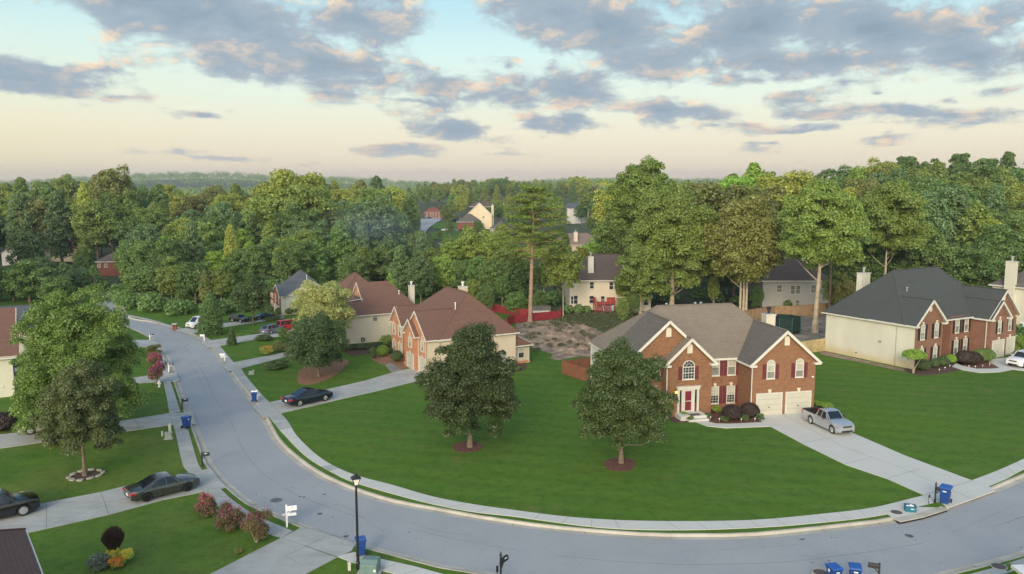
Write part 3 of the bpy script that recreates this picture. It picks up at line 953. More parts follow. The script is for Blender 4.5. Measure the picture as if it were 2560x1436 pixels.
bed('planting_bed', [(1740, 1036), (1752, 1045), (1766, 1053), (1800, 1058), (1850, 1058.5), (1906, 1054), (1900, 1044), (1876, 1034), (1845, 1016), (1780, 1014), (1775, 1022)], MULCH)
bed('planting_bed', [(1672, 1030), (1676, 1052), (1700, 1056), (1735, 1055), (1722, 1040), (1712, 1030)], MULCH_D)
bed('planting_bed', [(1508, 1160), (1520, 1148), (1555, 1145), (1582, 1150), (1589, 1161), (1580, 1174), (1550, 1178), (1520, 1173)], MULCH)
bed('planting_bed', [(1131, 1120), (1140, 1108), (1170, 1103), (1198, 1106), (1207, 1117), (1195, 1127), (1165, 1131), (1140, 1129)], MULCH)
bed('planting_bed', [(742, 950), (750, 925), (790, 905), (840, 898), (872, 902), (862, 918), (838, 938), (815, 950), (780, 961), (750, 960)], STRAW)
bed('planting_bed', [(922, 893), (935, 885), (975, 878), (1015, 890), (1022, 915), (1000, 926), (985, 915), (962, 912), (940, 905)], STRAW)
bed('planting_bed', [(2260, 925), (2290, 908), (2330, 905), (2400, 905), (2404, 922), (2370, 932), (2320, 938), (2285, 937)], MULCH_D)
bed('planting_bed', [(2390, 905), (2430, 895), (2470, 905), (2505, 915), (2470, 922), (2430, 924), (2405, 917)], MULCH)
bed('planting_bed', [(860, 880), (880, 868), (960, 858), (975, 870), (930, 882), (880, 890)], MULCH_D)
bed('planting_bed', [(178, 1192), (200, 1181), (236, 1177), (248, 1182), (236, 1192), (205, 1201), (182, 1199)], MULCH_D)
bed('planting_bed', [(1225, 920), (1275, 905), (1312, 910), (1310, 925), (1260, 932)], MULCH_D)
# bare ground, clay bank, rough grass
def patch(name, px, m, z, bumpy=0.0, dens_=0.8, seed=1):
    L = spline(pxl(px + [px[0]], 0), 0.8)[:-1]
    r = random.Random(seed)
    xs = [p.x for p in L]; ys = [p.y for p in L]
    pts = []
    from mathutils import noise as mn
    def inside(x, y):
        c = False; n = len(L)
        for i in range(n):
            a, b = L[i], L[i - 1]
            if (a.y > y) != (b.y > y) and x < (b.x - a.x) * (y - a.y) / (b.y - a.y) + a.x: c = not c
        return c
    y = min(ys)
    while y < max(ys):
        x = min(xs)
        while x < max(xs):
            q_ = (x + r.uniform(-.3, .3) * dens_, y + r.uniform(-.3, .3) * dens_)
            if inside(*q_): pts.append(q_)
            x += dens_
        y += dens_
    def zf(x, y):
        e = min(math.hypot(p.x - x, p.y - y) for p in L)
        k = min(1, e / 2.0)
        return hill(x, y) + (abs(mn.fractal(Vector((x * .35, y * .55, seed)), .9, 2.1, 5)) * bumpy * k)
    return poly_mesh([L], name, m, z, zf=zf, pts=pts)


patch('clay_bank', [(1288, 813), (1330, 805), (1400, 804), (1450, 812), (1500, 835), (1510, 860), (1495, 890), (1440, 893), (1395, 902), (1375, 897), (1382, 888), (1350, 878), (1310, 866), (1295, 845)], CLAY, .03, 0.85, 0.55, 2)
patch('rough_grass', [(1375, 806), (1420, 793), (1480, 785), (1580, 783), (1600, 800), (1560, 830), (1510, 838), (1450, 828), (1400, 812)], WEEDS, .04, 0.25, 0.9, 3)
patch('bare_yard', [(1860, 806), (1930, 792), (2000, 790), (2062, 787), (2064, 860), (2010, 870), (1950, 870), (1900, 850)], DIRT, .03, 0.12, 0.9, 4)
patch('clay_strip', [(2050, 878), (2062, 879), (2150, 899), (2270, 925), (2262, 930), (2150, 906), (2060, 889)], CLAY, .012, 0.0, 1.2, 5)
# ================================================================ houses
ZW = 5.3


def wall_quad(mb, a, b, z0, z1, m):
    mb.face([(a[0], a[1], z0), (b[0], b[1], z0), (b[0], b[1], z1), (a[0], a[1], z1)], m)


class House:
    def __init__(s, label, cat, px, thd, scale, group, name='house', brick=BRICK, siding=SID_CREAM, roof=ROOF_TAN, trim=TRIM, pos=None):
        loc = pos or P(*px, 0.0)
        s.root = thing(name, label, cat, loc, rad(thd), group, scale)
        s.brick, s.siding, s.roofm, s.trim = brick, siding, roof, trim
        s.wb, s.ws, s.r, s.f = MB(), MB(), MB(), MB()

    # box of walls; each side b(rick) / s(iding) / - (none); order front, right, back, left
    def block(s, u0, u1, v0, v1, z1=ZW, sides='bsss', z0=-0.15):
        cs = [((u0, v0), (u1, v0)), ((u1, v0), (u1, v1)), ((u1, v1), (u0, v1)), ((u0, v1), (u0, v0))]
        for (a, b), k in zip(cs, sides):
            if k == '-': continue
            wall_quad(s.wb if k == 'b' else s.ws, a, b, z0, z1, s.brick if k == 'b' else s.siding)

    def _slab(s, pts, th=0.16, m=None):
        """roof plane of thickness th from its top outline"""
        m = m or s.roofm
        lo = [(p[0], p[1], p[2] - th) for p in pts]
        s.r.face(pts, m)
        s.f.face(list(reversed(lo)), s.trim)
        n = len(pts)
        for i in range(n):
            a, b, c, d = pts[i], pts[(i + 1) % n], lo[(i + 1) % n], lo[i]
            s.f.face([a, d, c, b], s.trim)

    def gutter(s, a, b, z, m=None):
        s.f.bar((a[0], a[1], z - 0.10), (b[0], b[1], z - 0.10), 0.13, 0.15, m or s.trim)

    def hip(s, u0, u1, v0, v1, slope, ze=ZW, oh=0.4, runs=(None, None), m=None, gut='frbl', gable=''):
        """ridge along u; runs = horizontal length of the left / right hip; gable: l / r ends closed as gables"""
        h = (v1 - v0) / 2 + oh
        zr = ze + slope * (v1 - v0) / 2
        zo = ze - slope * oh
        vm = (v0 + v1) / 2
        rl = 0 if 'l' in gable else (runs[0] if runs[0] is not None else h)
        rr = 0 if 'r' in gable else (runs[1] if runs[1] is not None else h)
        ol = oh; orr = oh
        A, B, C, D = (u0 - ol, v0 - oh, zo), (u1 + orr, v0 - oh, zo), (u1 + orr, v1 + oh, zo), (u0 - ol, v1 + oh, zo)
        R0, R1 = (u0 - ol + rl, vm, zr), (u1 + orr - rr, vm, zr)
        s._slab([A, B, R1, R0], m=m)
        s._slab([C, D, R0, R1], m=m)
        if rr > 0: s._slab([B, C, R1], m=m)
        if rl > 0: s._slab([D, A, R0], m=m)
        for k, (p, q_) in {'f': (A, B), 'r': (B, C), 'b': (C, D), 'l': (D, A)}.items():
            if k in gut and k not in gable: s.gutter(p, q_, zo)
        if 'r' in gable: s.ws.face([(u1, v0, ze - .02), (u1, v1, ze - .02), (u1, vm, zr - .14)], s.siding)
        if 'l' in gable: s.ws.face([(u0, v1, ze - .02), (u0, v0, ze - .02), (u0, vm, zr - .14)], s.siding)
        # ridge caps
        s.r.bar((R0[0], R0[1], R0[2] + .01), (R1[0], R1[1], R1[2] + .01), .22, .06, m or s.roofm)
        for a, r in ((A, R0), (D, R0), (B, R1), (C, R1)):
            s.r.bar((a[0], a[1], a[2] + .01), (r[0], r[1], r[2] + .01), .16, .05, m or s.roofm)
        return zr

    def gable(s, u0, u1, v0, vb, slope, ze=ZW, oh=0.35, fo=0.3, wall=True, m=None, ml=None, mr=None, brick=None, gut='lr', returns=True, vw=None):
        """wing with its ridge running back from a gable end at v0"""
        um = (u0 + u1) / 2
        zr = ze + slope * (u1 - u0) / 2
        zo = ze - slope * oh
        vf = v0 - fo
        L0, L1 = (u0 - oh, vf, zo), (u0 - oh, vb, zo)
        R0, R1 = (u1 + oh, vf, zo), (u1 + oh, vb, zo)
        T0, T1 = (um, vf, zr), (um, vb, zr)
        s._slab([L1, L0, T0, T1], m=ml or m)
        s._slab([R0, R1, T1, T0], m=mr or m)
        if wall:
            s.wb.face([(u0, v0, ze - .03), (u1, v0, ze - .03), (um, v0, zr - 0.18)], brick or s.brick)
        # rake boards
        for e in (L0, R0):
            s.f.bar((e[0], vf - .02, e[2] - .13), (um, vf - .02, zr - .13), 0.06, 0.24, s.trim)
        if returns:
            for e, sg in ((L0, 1), (R0, -1)):
                s.f.box((e[0] + sg * 0.32, vf + .17, zo - .12), (0.64, 0.42, 0.20), s.trim)
        if 'l' in gut: s.gutter(L0, L1, zo)
        if 'r' in gut: s.gutter(R0, R1, zo)
        s.r.bar((um, vf, zr + .01), (um, vb, zr + .01), .2, .05, m or s.roofm)
        return zr

    def finish(s):
        for mb, nm in ((s.wb, 'wall'), (s.ws, 'siding'), (s.r, 'roof'), (s.f, 'roof_trim')):
            if mb.f: mb.build(nm, s.root, fix=False)
        return s.root

    # frame of reference of a wall: side f(ront) at v=c, r(ight) at u=c, l(eft) at u=c, b(ack)
    def fr(s, side, c):
        if side == 'f': return lambda a, z, n=0.0: Vector((a, c - n, z))
        if side == 'b': return lambda a, z, n=0.0: Vector((a, c + n, z))
        if side == 'r': return lambda a, z, n=0.0: Vector((c + n, a, z))
        return lambda a, z, n=0.0: Vector((c - n, a, z))

    def slabw(s, mb, fr, a0, a1, z0, z1, n0, n1, m):
        v = [fr(a, z, n) for n in (n0, n1) for a, z in ((a0, z0), (a1, z0), (a1, z1), (a0, z1))]
        mb.faces(v, [(0, 3, 2, 1), (4, 5, 6, 7), (0, 1, 5, 4), (1, 2, 6, 5), (2, 3, 7, 6), (3, 0, 4, 7)], m)

    def window(s, side, c, a, z, w=0.9, h=1.65, shut=None, arch=False, key=False, grid=(1, 1), glass=(GLASS_B, GLASS_L), sw=0.36, frame=TRIM, archgrid=True):
        fr = s.fr(side, c)
        f = MB(); g_ = MB()
        t = 0.075
        S_ = lambda mb, a0, a1, z0, z1, n0, n1, m: s.slabw(mb, fr, a + a0, a + a1, z + z0, z + z1, n0, n1, m)
        S_(f, -w / 2, -w / 2 + t, 0, h, .004, .07, frame); S_(f, w / 2 - t, w / 2, 0, h, .004, .07, frame)
        S_(f, -w / 2 + t, w / 2 - t, 0, t, .004, .068, frame); S_(f, -w / 2 + t, w / 2 - t, h - t, h, .004, .068, frame)
        S_(f, -w / 2 + t, w / 2 - t, h * .48, h * .48 + .06, .004, .064, frame)
        S_(f, -w / 2 - .03, w / 2 + .03, -.06, 0, .004, .10, frame)
        nx, nyy = grid
        for i in range(1, nx): S_(f, -w / 2 + w * i / nx - .012, -w / 2 + w * i / nx + .012, t, h - t, .02, .05, frame)
        for k in range(2):
            za, zb = (t, h * .48) if k == 0 else (h * .48 + .06, h - t)
            for i in range(1, nyy): S_(f, -w / 2 + t, w / 2 - t, za + (zb - za) * i / nyy - .012, za + (zb - za) * i / nyy + .012, .02, .048, frame)
        S_(g_, -w / 2 + t, w / 2 - t, t, h * .48, .004, .03, glass[1])
        S_(g_, -w / 2 + t, w / 2 - t, h * .48 + .06, h - t, .004, .03, glass[0])
        if arch:
            n = 12; R = w / 2
            for i in range(n):
                t0, t1 = math.pi * i / n, math.pi * (i + 1) / n
                pts = [(R * math.cos(t0), R * math.sin(t0)), (R * math.cos(t1), R * math.sin(t1)), ((R - .07) * math.cos(t1), (R - .07) * math.sin(t1)), ((R - .07) * math.cos(t0), (R - .07) * math.sin(t0))]
                vs = [fr(a + x, z + h + y, nn) for nn in (.004, .07) for x, y in pts]
                f.faces(vs, [(0, 3, 2, 1), (4, 5, 6, 7), (0, 1, 5, 4), (2, 3, 7, 6)], frame)
            g_.face([fr(a + (R - .07) * math.cos(math.pi * i / n), z + h + (R - .07) * math.sin(math.pi * i / n), .03) for i in range(n + 1)], glass[0])
            if archgrid:
                for k in (1, 2, 3, 4):
                    th = math.pi * k / 5
                    f.bar(fr(a + R * .42 * math.cos(th), z + h + R * .42 * math.sin(th), .05), fr(a + R * .95 * math.cos(th), z + h + R * .95 * math.sin(th), .05), .025, .025, frame)
                for i in range(8):
                    t0, t1 = math.pi * i / 8, math.pi * (i + 1) / 8
                    f.bar(fr(a + R * .42 * math.cos(t0), z + h + R * .42 * math.sin(t0), .05), fr(a + R * .42 * math.cos(t1), z + h + R * .42 * math.sin(t1), .05), .025, .025, frame)
        fo = f.build('window', s.root, fix=False)
        g_.build('pane', fo, fix=False)
        if shut:
            for sg in (-1, 1):
                mb = MB()
                a0 = a + sg * (w / 2 + sw / 2 + .02)
                s.slabw(mb, fr, a0 - sw / 2, a0 + sw / 2, z - .02, z + h + .02, .004, .05, shut)
                for zz0, zz1 in ((.08, h * .46), (h * .54, h - .08)):
                    nl = 7
                    for i in range(nl):
                        q0 = z + zz0 + (zz1 - zz0) * i / nl
                        s.slabw(mb, fr, a0 - sw / 2 + .05, a0 + sw / 2 - .05, q0, q0 + (zz1 - zz0) / nl * .55, .05, .066, shut)
                mb.build('shutter', s.root, fix=False)
        if key:
            zz = z + h + (w / 2 if arch else 0) + .02
            mb = MB()
            vs = [fr(a + x, zz + y, nn) for nn in (.004, .09) for x, y in ((-.09, 0), (.09, 0), (.15, .30), (-.15, .30))]
            mb.faces(vs, [(0, 3, 2, 1), (4, 5, 6, 7), (0, 1, 5, 4), (1, 2, 6, 5), (2, 3, 7, 6), (3, 0, 4, 7)], TRIMC)
            mb.build('keystone', s.root, fix=False)

    def vent(s, side, c, a, z, w=0.38, h=0.55, rnd_=False, m=TRIMC):
        fr = s.fr(side, c)
        mb = MB()
        n = 10
        if rnd_:
            out = [(w / 2 * math.cos(2 * math.pi * i / 16), w * .62 * math.sin(2 * math.pi * i / 16)) for i in range(16)]
        else:
            out = [(-w / 2, 0), (w / 2, 0)] + [(w / 2 * math.cos(math.pi * i / n), h + w / 2 * math.sin(math.pi * i / n)) for i in range(n + 1)]
        for k, n1, mm in ((1.0, .04, s.trim), (0.80, .055, m)):
            cx = 0; cz = 0 if rnd_ else h * .55
            pts = [(x * k, (y - cz) * k + cz) for x, y in out]
            vs = [fr(a + x, z + y, n1) for x, y in pts] + [fr(a + x, z + y, .002) for x, y in pts]
            nn = len(pts)
            mb.faces(vs, [tuple(range(nn))] + [(i, (i + 1) % nn, (i + 1) % nn + nn, i + nn) for i in range(nn)], mm)
        mb.build('gable_vent', s.root, fix=False)

    def garage(s, c, a, w=2.35, h=2.05, side='f'):
        fr = s.fr(side, c)
        f = MB()
        s.slabw(f, fr, a - w / 2 - .1, a - w / 2, -.02, h + .1, .004, .09, s.trim)
        s.slabw(f, fr, a + w / 2, a + w / 2 + .1, -.02, h + .1, .004, .09, s.trim)
        s.slabw(f, fr, a - w / 2, a + w / 2, h, h + .1, .004, .088, s.trim)
        d = MB()
        for r in range(4):
            s.slabw(d, fr, a - w / 2, a + w / 2, h * r / 4 + .008, h * (r + 1) / 4 - .008, .004, .030, GARAGE)
        do = d.build('garage_door', s.root, fix=False)
        hd = MB(); s.slabw(hd, fr, a - .05, a + .05, h * .36, h * .41, .038, .07, BLACK); hd.build('handle', do, fix=False)
        f.build('garage_frame', s.root, fix=False)
        k = MB()
        vs = [fr(a + x, h + .1 + y, nn) for nn in (.004, .10) for x, y in ((-.10, 0), (.10, 0), (.17, .32), (-.17, .32))]
        k.faces(vs, [(0, 3, 2, 1), (4, 5, 6, 7), (0, 1, 5, 4), (1, 2, 6, 5), (2, 3, 7, 6), (3, 0, 4, 7)], TRIMC)
        k.build('keystone', s.root, fix=False)

    def downspout(s, a, v, z1=ZW - .3, elbow=(0, 0), m=None):
        mb = MB()
        m = m or s.trim
        mb.bar((a, v, 0.15), (a, v, z1), .09, .07, m)
        mb.bar((a, v, z1), (a + elbow[0], v + elbow[1], z1 + .35), .09, .07, m)
        mb.bar((a, v, .15), (a, v - .3, .04), .09, .07, m)
        mb.build('downspout', s.root, fix=False)

    def chimney(s, u, v, z0, z1, w=.95, d=.7, m=None, cap=True, capm=None):
        mb = MB()
        mb.box((u, v, (z0 + z1) / 2), (w, d, z1 - z0), m or s.siding)
        for sx in (-1, 1):
            for sy in (-1, 1):
                mb.box((u + sx * (w / 2 - .03), v + sy * (d / 2 - .03), (z0 + z1) / 2), (.10, .10, z1 - z0 - .02), s.trim)
        mb.box((u, v, z1 + .04), (w + .16, d + .16, .1), s.trim)
        o = mb.build('chimney', s.root, fix=False)
        if cap:
            c = MB()
            c.box((u, v, z1 + .12), (w * .9, d * .9, .08), METAL_G)
            c.lathe([(.13, z1 + .15), (.13, z1 + .55), (.22, z1 + .56), (.22, z1 + .66), (.16, z1 + .72), (.28, z1 + .74), (.28, z1 + .80), (.02, z1 + .86)], (u, v, 0), capm or METAL_G, 10)
            c.build('chimney_cap', o, fix=True)

    def pipe(s, u, v, z, h=.7, m=None):
        mb = MB()
        mb.lathe([(.07, z - .3), (.07, z + h), (.15, z + h + .01), (.15, z + h + .09), (.04, z + h + .14)], (u, v, 0), m or METAL_G, 8)
        mb.build('vent_pipe', s.root)


GH = 'two-storey houses along the bend'
# ---------------------------------------------------------------- the red brick house in the middle of the bend
H = House('red brick two-storey house with a weathered tan roof and maroon door behind the wide lawn', 'house', (2033.4, 1031.5), 11.8, 1.0, GH, brick=BRICK, siding=SID_WHITE, roof=ROOF_TAN)
z5 = 5.05
H.block(-17.3, 0, 2.6, 12.3, z5, 'bsss')
H.block(-6.25, 0, 0, 2.8, z5, 'bs-b')
H.block(-13.8, -9.5, 1.25, 2.8, 5.15, 'bb-b')
H.block(-17.3, -9.4, 2.25, 2.8, z5, 'bs-s')
H.hip(-17.3, 0, 2.6, 12.3, 0.83, z5 + .05, 0.26, runs=(5.2, 4.9), gut='frb')
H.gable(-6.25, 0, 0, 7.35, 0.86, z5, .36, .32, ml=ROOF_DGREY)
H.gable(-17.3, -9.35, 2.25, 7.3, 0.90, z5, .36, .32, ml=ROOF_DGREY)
H.gable(-13.8, -9.5, 1.25, 5.6, 0.93, 5.15, .36, .35)
for a in (-4.45, -1.62): H.window('f', 0, a, 3.37, .82, 1.32, SHUT_RED, arch=True)
for a in (-8.52, -6.92):
    H.window('f', 2.6, a, 3.22, .84, 1.62, SHUT_RED, sw=.33)
    H.window('f', 2.6, a, 0.60, .84, 1.62, SHUT_RED, key=True, grid=(3, 3), glass=(GLASS_B, GLASS_D), sw=.33)
H.window('f', 1.25, -11.76, 3.38, 1.15, 1.17, SHUT_RED, arch=True, grid=(4, 2), glass=(GLASS_D, GLASS_D))
for a in (-15.9, -14.42):
    H.window('f', 2.25, a, 3.4, .86, 1.62, SHUT_RED if a < -15 else None, key=True, grid=(3, 3))
    H.window('f', 2.25, a, .75, .86, 1.62, SHUT_RED if a < -15 else None, key=True, grid=(3, 3))
for a, b_ in ((-15.05, 0), (-14.0, 0)):
    mb = MB(); H.slabw(mb, H.fr('f', 2.25), a - .0, a + .3, 3.38, 5.04, .004, .05, SHUT_RED) if a > -15 else None
    if mb.f: mb.build('shutter', H.root, fix=False)
H.vent('f', 0, -2.95, 6.35, .5, .6); H.vent('f', 1.25, -11.68, 5.75, .5, .6); H.vent('f', 2.25, -13.3, 7.1, .5, .6)
H.garage(0, -4.5, 2.38, 1.98); H.garage(0, -1.62, 2.38, 1.98)
H.downspout(-6.32, -.12, 4.55, (0, .4)); H.downspout(-13.85, 1.1, 4.7, (-.2, .3)); H.downspout(-17.36, 12.2, 4.5)
H.chimney(-.62, 7.4, 4.0, 7.85, .95, .85, SID_TAN, capm=BLACK)
for u_ in (-10.9, -7.9, -7.3): H.pipe(u_, 8.6, 8.3, .75)
H.pipe(-15.5, 7.0, 6.2, .25, TRIM)
# door case, storm door, sidelights, stoop
fr = H.fr('f', 1.25)
mb = MB()
for a0, a1, z0_, z1_, n0, n1 in ((-12.78, -12.60, .42, 2.62, .004, .16), (-10.92, -10.74, .42, 2.62, .004, .16), (-12.84, -10.68, 2.50, 2.74, .004, .20), (-12.92, -10.60, 2.72, 2.80, .004, .27),
                              (-12.36, -12.16, .42, 2.5, .004, .08), (-11.32, -11.12, .42, 2.5, .004, .08), (-12.6, -10.92, 2.42, 2.52, .004, .10)):
    H.slabw(mb, fr, a0, a1, z0_, z1_, n0, n1, TRIM)
mb.build('door_case', H.root, fix=False)
mb = MB(); H.slabw(mb, fr, -12.14, -11.34, .46, 2.40, .004, .06, DOOR_RED); d_ = mb.build('door', H.root, fix=False)
mb = MB()
for a0, a1, z0_, z1_ in ((-12.14, -12.04, .44, 2.42), (-11.44, -11.34, .44, 2.42), (-12.04, -11.44, 2.32, 2.42), (-12.04, -11.44, .44, .54), (-12.04, -11.44, 1.38, 1.44)):
    H.slabw(mb, fr, a0, a1, z0_, z1_, .062, .085, TRIM)
mb.build('frame', d_, fix=False)
mb = MB(); H.slabw(mb, fr, -12.0, -11.97, 1.3, 1.42, .085, .12, BLACK); mb.build('handle', d_, fix=False)
for a0 in (-12.58, -11.10):
    mb = MB(); H.slabw(mb, fr, a0, a0 + .17, .44, 1.15, .004, .04, DOOR_RED); H.slabw(mb, fr, a0, a0 + .17, 1.17, 2.42, .004, .03, GLASS_D); mb.build('sidelight', H.root, fix=False)
mb = MB()
mb.box((-11.72, .55, .2), (2.5, 1.35, .42), CONC); mb.box((-11.45, -.35, .10), (1.9, .5, .22), CONC)
mb.build('doorstep', H.root, bevel=.02)
LAMP = mat('lit_bulb', (1, .8, .2, 1), .4, emit=((1.0, .62, .06, 1), 3.0))
mb = MB(); mb.box((-12.98, 1.12, 2.42), (.08, .12, .22), BLACK); mb.lathe([(.02, 2.22), (.10, 2.24), (.12, 2.38), (.03, 2.42)], (-12.98, 1.0, 0), LAMP, 8)
mb.build('wall_lamp', H.root)
for c_ in ((-.28, -.07, 3.35), (.24, -.1, 4.72)):
    mb = MB(); mb.box(c_, (.18, .14, .12), METAL_W); mb.build('flood_light', H.root, bevel=.03)
H.finish()
mb = MB(); mb.box((0, 0, 0), (.95, .6, .02), mat('door_mat_fabric', rough=1, fn=vary((.10, .085, .07, 1), .3, 20)))
o = mb.build('door_mat'); o.location = H.root.location + Matrix.Rotation(rad(11.8), 3, 'Z') @ Vector((-11.5, .25, .425)); o.rotation_euler.z = rad(11.8)
tag(o, 'grey door mat on the stoop in front of the maroon door', 'door mat')

# ---------------------------------------------------------------- the house with the long cream wall on the right
H = House('rose brick house with charcoal roof, black shutters and a long blank cream side wall', 'house', (2282, 924), 30.4, 1.0, GH, brick=BRICK2, siding=SID_CREAM, roof=ROOF_CHAR)
H.block(0, 19, 2.2, 11.8, ZW, '-sss')
H.block(0, 5.25, 0, 2.3, ZW, 'bb-s')
H.block(5.2, 8.6, 2.2, 2.4, 5.15, 'b---')
H.block(8.5, 12.7, 1.0, 2.3, 5.15, 'bb-b')
H.block(12.6, 18.9, -1.0, 2.3, 5.15, 'bs-b')
H.hip(0, 18.9, 1.4, 11.8, 0.97, ZW, .40, runs=(5.6, 5.2), gut='rb')
H.gutter((5.2, 1.0), (12.6, .58), 4.93)
H.r.face([(5.3, 1.1, 4.9), (12.8, .62, 4.9), (12.8, 2.4, 6.2), (5.3, 2.4, 6.2)], ROOF_CHAR)
H.gable(0, 5.25, 0, 5.6, .93, ZW, .36, .34)
H.gable(12.6, 18.9, -1.0, 6.4, .95, 5.15, .36, .34)
H.gable(12.62, 16.3, -1.35, 3.0, .95, 5.15, .34, .32)
H.block(12.62, 16.3, -1.35, -.9, 5.2, 'bb-b')
for a in (1.35, 3.95):
    H.window('f', 0, a, 3.25, .80, 1.72, SHUT_DARK, key=True, grid=(2, 2), sw=.42)
    H.window('f', 0, a, 0.45, .80, 1.80, SHUT_DARK, key=True, sw=.42)
for a in (9.75, 11.65):
    H.window('f', 1.0, a, 3.1, .85, 1.75, SHUT_DARK, sw=.40)
    H.window('f', 1.0, a, 0.5, .85, 1.75, SHUT_DARK, key=True, sw=.40)
H.window('f', -1.35, 14.5, 3.0, .72, 1.35, SHUT_DARK, arch=True, key=True, sw=.36)
H.window('f', -1.0, 17.4, 3.0, .72, 1.35, SHUT_DARK, arch=True, key=True, sw=.36)
H.garage(-1.35, 14.5, 2.35, 2.1); H.garage(-1.0, 17.6, 2.2, 2.1)
H.vent('f', 0, 2.62, 6.65, .5, .5, True); H.vent('f', -1.0, 15.75, 7.1, .5, .5, True)
H.downspout(12.5, -.95, 4.6, (0, .4)); H.downspout(5.3, .2, 4.7, (.1, .3))
H.chimney(7.4, 12.2, 0, 9.3, 1.5, .8, SID_CREAM)
H.pipe(4.6, 4.3, 8.1, .35)
for nm_, c_, d_, m_ in (('wall_vent', (-.07, 4.2, 2.5), (.12, .25, .2), METAL_G), ('tap', (-.05, 7.3, .6), (.1, .12, .1), BLACK), ('wall_lamp', (5.6, 2.1, 2.9), (.16, .16, .3), BLACK)):
    mb = MB(); mb.box(c_, d_, m_); mb.build(nm_, H.root)
H.finish()

# ---------------------------------------------------------------- brown-roofed house at the end of the navy sedan's drive
H = House('brown-roofed house with orange brick front and beige siding beyond the round maple', 'house', (1073, 940), -61.6, .79, GH, brick=BRICK3, siding=SID_BEIGE, roof=ROOF_BROWN)
H.block(-17.2, 0, 1.6, 13.6, ZW, 'bsss')
H.block(-7.6, 0, -.25, 1.8, ZW, 'bs-b')
H.block(-7.7, -3.2, -.62, 0, ZW, 'bb-b')
H.block(-17.4, -12.6, .9, 1.8, ZW, 'bb-b')
H.hip(-17.2, 0, 1.6, 13.6, .90, ZW, .42, runs=(6.6, 4.2), gut='rb')
H.gutter((-12.5, 1.18), (-7.6, 1.18), 4.92)
H.gable(-7.6, 0, -.25, 5.6, .86, ZW, .36, .32)
H.gable(-7.7, -3.2, -.62, 3.0, .86, ZW, .36, .32)
H.gable(-17.4, -12.6, .9, 6.5, .98, ZW, .36, .32)
for a, v_ in ((-5.4, -.62), (-1.7, -.25)): H.window('f', v_, a, 3.1, .80, 1.45, SHUT_CREAM, arch=True, key=True)
for a in (-16.2, -13.7):
    H.window('f', .9, a, 3.1, .85, 1.75, SHUT_CREAM, key=True, sw=.4); H.window('f', .9, a, .4, .85, 1.75, SHUT_CREAM, key=True, sw=.4)
for a in (-11.3, -9.0):
    H.window('f', 1.6, a, 3.1, .85, 1.75, SHUT_CREAM); H.window('f', 1.6, a, .4, .85, 1.75, SHUT_CREAM)
H.garage(-.62, -5.4, 2.5, 2.2); H.garage(-.25, -1.7, 2.3, 2.2)
H.vent('f', .9, -15, 7.0, .35, .5); H.vent('f', -.25, -3.8, 7.2, .35, .5); H.vent('f', -.62, -5.45, 6.3, .3, .4)
H.downspout(-2.9, -.4, 4.6, (0, .3)); H.downspout(-.1, -.4, 4.7); H.downspout(.08, 13.4, 4.8); H.downspout(-12.4, .8, 4.7)
H.chimney(-7.6, 8.7, 8, 10.95, 1.3, .9, SID_BEIGE, capm=METAL_W)
H.pipe(-2.6, 5.2, 8.4, 1.0, METAL_W)
H.window('r', 0, 11.5, 1.0, 1.0, 1.3, glass=(GLASS_L, GLASS_L))
# bay at the back corner
H.block(-4.2, -.8, 13.6, 16.3, 2.9, '-sss')
H.ws.face([(-4.6, 13.5, 4.6), (-.4, 13.5, 4.6), (-.2, 16.7, 2.8), (-4.8, 16.7, 2.8)], ROOF_BROWN)
H.r.face([(-.2, 16.7, 2.8), (-.3, 13.5, 2.8), (-.4, 13.5, 4.6)], ROOF_BROWN)
H._slab([(-4.6, 13.5, 4.65), (-.4, 13.5, 4.65), (-.2, 16.7, 2.85), (-4.8, 16.7, 2.85)])
H.gutter((-.2, 13.6), (-.2, 16.7), 2.82)
H.window('r', -.8, 14.9, .8, 1.0, 1.7, glass=(GLASS_B, GLASS_D))
H.downspout(-.75, 16.2, 2.4)
mb = MB(); mb.box((-2.5, 15.0, .12), (3.5, 2.8, .5), BRICK3); mb.build('brick_base', H.root)
H.finish()

# ---------------------------------------------------------------- second brown-roofed house
H = House('tan-sided house with big brown roof between the pale maple and the first brown roof', 'house', (887, 859.8), -61.6, .76, GH, brick=BRICK3, siding=SID_TAN, roof=ROOF_BROWN)
H.block(-10, 0, -4.5, 12.0, ZW, 'bsss')
H.block(-19, -10, -1.5, 10.0, ZW, 'bsss')
zr = ZW + .93 * 5
H._slab([(.42, -4.9, ZW - .39), (.42, 12.4, ZW - .39), (-5, 8.0, zr), (-5, 2.1, zr), (-1.9, 2.1, 7.07), (-1.9, -2.6, 7.07)])
H._slab([(-10.42, 12.4, ZW - .39), (-10.42, -4.9, ZW - .39), (-8.1, -2.6, 7.07), (-8.1, 2.1, 7.07), (-5, 2.1, zr), (-5, 8.0, zr)])
H._slab([(-10.42, -4.9, ZW - .39), (.42, -4.9, ZW - .39), (-1.9, -2.6, 7.07), (-8.1, -2.6, 7.07)])
H._slab([(-8.1, -2.6, 7.07), (-1.9, -2.6, 7.07), (-1.9, 2.3, 7.5), (-8.1, 2.3, 7.5)])
H._slab([(.42, 12.4, ZW - .39), (-10.42, 12.4, ZW - .39), (-5, 8.0, zr)])
H.wb.face([(-8.0, 2.35, 7.3), (-2.0, 2.35, 7.3), (-5, 2.35, zr - .1)], BRICK3)
H.f.bar((-8.2, 2.05, 6.95), (-5, 2.05, zr - .08), .06, .25, TRIM); H.f.bar((-1.8, 2.05, 6.95), (-5, 2.05, zr - .08), .06, .25, TRIM)
H.gutter((.42, -4.9), (.42, 12.4), ZW - .39)
H.hip(-19, -6, -1.5, 10.0, .97, ZW, .4)
H.window('r', 0, 3.7, 3.6, .95, 1.5)
